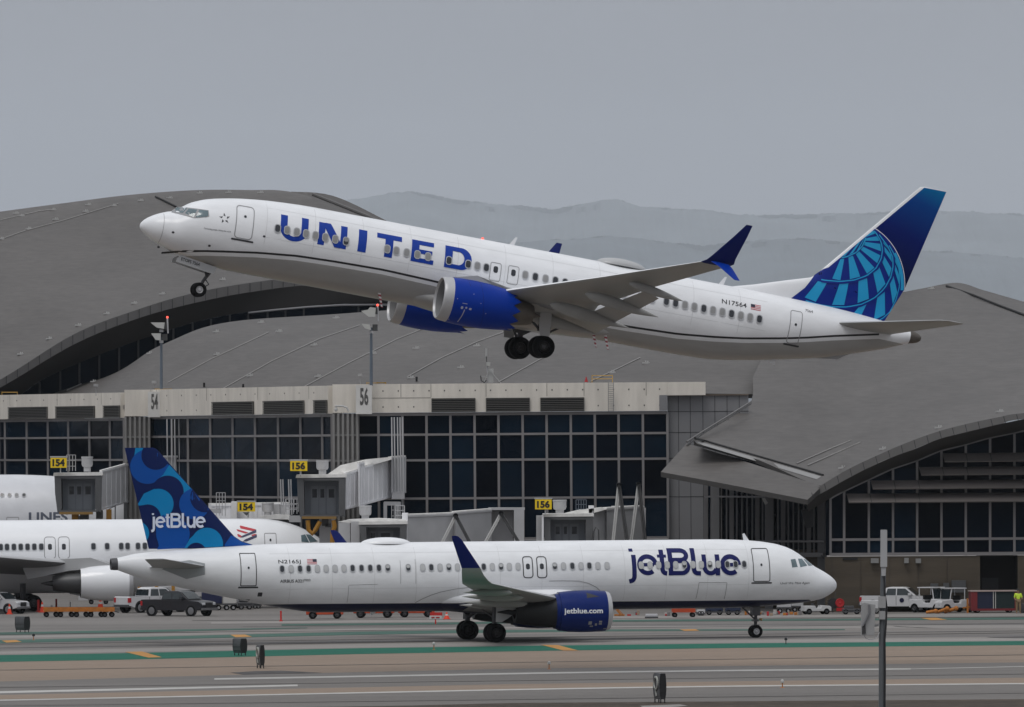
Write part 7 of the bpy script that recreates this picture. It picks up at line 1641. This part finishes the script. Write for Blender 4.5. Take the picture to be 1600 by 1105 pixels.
edge_sign(1031, 1098.5, 1.0, 1.17, .33, 16, 'nearest dark sign with a pale loop on its face, at the bottom edge', True, leg=.18)
o = mk('pavement_pad', [gnd(x, y, .02) for x, y in ((1000, 1103), (1062, 1100.5), (1075, 1103), (1010, 1108))], [(0, 1, 2, 3)], [light]); o['kind'] = 'structure'
for k, (x, y, h) in enumerate(((52.5, 1000.5, .26), (678, 1016, .32), (1228, 1007, .26), (858, 1046, .28), (1222.5, 1075, .26))):
    lab = ('edge light nearest the left border below the dark sign', 'edge light on the green line left of the main wheels', 'edge light just right of the nose wheel', 'edge light on the tan strip below the taxiing engine', 'edge light right of the nearest sign, by the white line')[k]
    t = gthing('edge_light', lab, 'edge light', x, y, group='small elevated edge lights along the pavement')
    b = MB(); b.tube([(0, 0, 0), (0, 0, h)], .025, 8); b.lathe([(0, .12), (.03, .10), (.03, .02)], 'z', (0, 0, 0), 12); b.build('stem', [yelm if k != 2 else black], t); b = MB(); b.lathe([(h-.02, .05), (h, .09), (h+.10, .08), (h+.15, .03), (h+.15, .001)], 'z', (0, 0, 0), 12); b.build('lamp', [black if k in (0, 2) else lampw], t)
YP = 150.0; base = gnd(1378, 1105); bp_ = at(1376, 1105, YP)
t = thing('antenna_pole', 'slim grey pole with white panel antenna and box, close to the camera at right', 'antenna pole', M=Matrix.Translation((bp_.x, YP, 0)))
top_ = at(1380.5, 880, YP); part('pole', mat('pole_grey', (.10, .108, .115), .5, metal=.2), t, lambda b: b.tube([(bp_.x-.03, YP, 0), at(1378, 1000, YP), top_], [.075, .056, .045], 14), smooth=True)
part('panel_antenna', mat('antenna_white', (.36, .365, .37), .5), t, lambda b: b.slab([(1376.2, 829), (1377, 828), (1385.5, 828), (1386.2, 829), (1386.2, 886), (1376, 886)], YP-.1, .12))
part('antenna_foot', mat('antenna_white', (.36, .365, .37), .5), t, lambda b: b.slab([(1377, 886), (1384.5, 886), (1383.5, 900), (1377.5, 900)], YP-.08, .09))
part('cable', black, t, lambda b: b.tube([at(x, y, YP-.06) for x, y in ((1381, 886), (1382, 905), (1383, 930), (1385.5, 948), (1384.5, 975), (1382.5, 1000), (1383, 1050), (1382.5, 1105), (1382, 1200))], .016, 6))
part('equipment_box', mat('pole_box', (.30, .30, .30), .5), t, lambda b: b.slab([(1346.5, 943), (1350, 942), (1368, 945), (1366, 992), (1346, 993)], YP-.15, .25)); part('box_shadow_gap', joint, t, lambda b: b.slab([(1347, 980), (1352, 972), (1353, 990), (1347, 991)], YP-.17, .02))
part('box_pipe', chrome, t, lambda b: b.tube([at(1348, 978, YP-.18), at(1358, 958, YP-.18), at(1358, 945, YP-.18)], .02, 6)); part('mount_arm', mat('pole_box', (.30, .30, .30), .5), t, lambda b: (b.bar(at(1366, 955, YP), at(1378, 950, YP), .05), b.bar(at(1366, 978, YP), at(1378, 976, YP), .04), b.rect(1373, 932, 1384, 950, YP-.12, .2), b.rect(1374, 955, 1383, 968, YP-.1, .18)))
part('loose_cable', bg_, t, lambda b: b.tube([at(x, y, YP-.1) for x, y in ((1350, 992), (1353, 998), (1362, 1000), (1371, 996), (1374, 988))], .008, 5))

# ================================================================== HAZE
hz = bpy.data.materials.new('haze_air'); hz.use_nodes = True; n = hz.node_tree.nodes; l = hz.node_tree.links
n.remove(n['Principled BSDF']); pv = n.new('ShaderNodeVolumePrincipled'); pv.inputs['Color'].default_value = (.86, .93, 1, 1); pv.inputs['Density'].default_value = 2.1e-5; pv.inputs['Anisotropy'].default_value = 0.0
l.new(pv.outputs[0], n['Material Output'].inputs['Volume'])
b = MB(); b.box(-32000, 32000, -400, 60500, -6.5, 2300); o = b.build('haze', [hz]); o['kind'] = 'stuff'; o['label'] = 'pale even haze that fades the far hills'; o['category'] = 'haze'
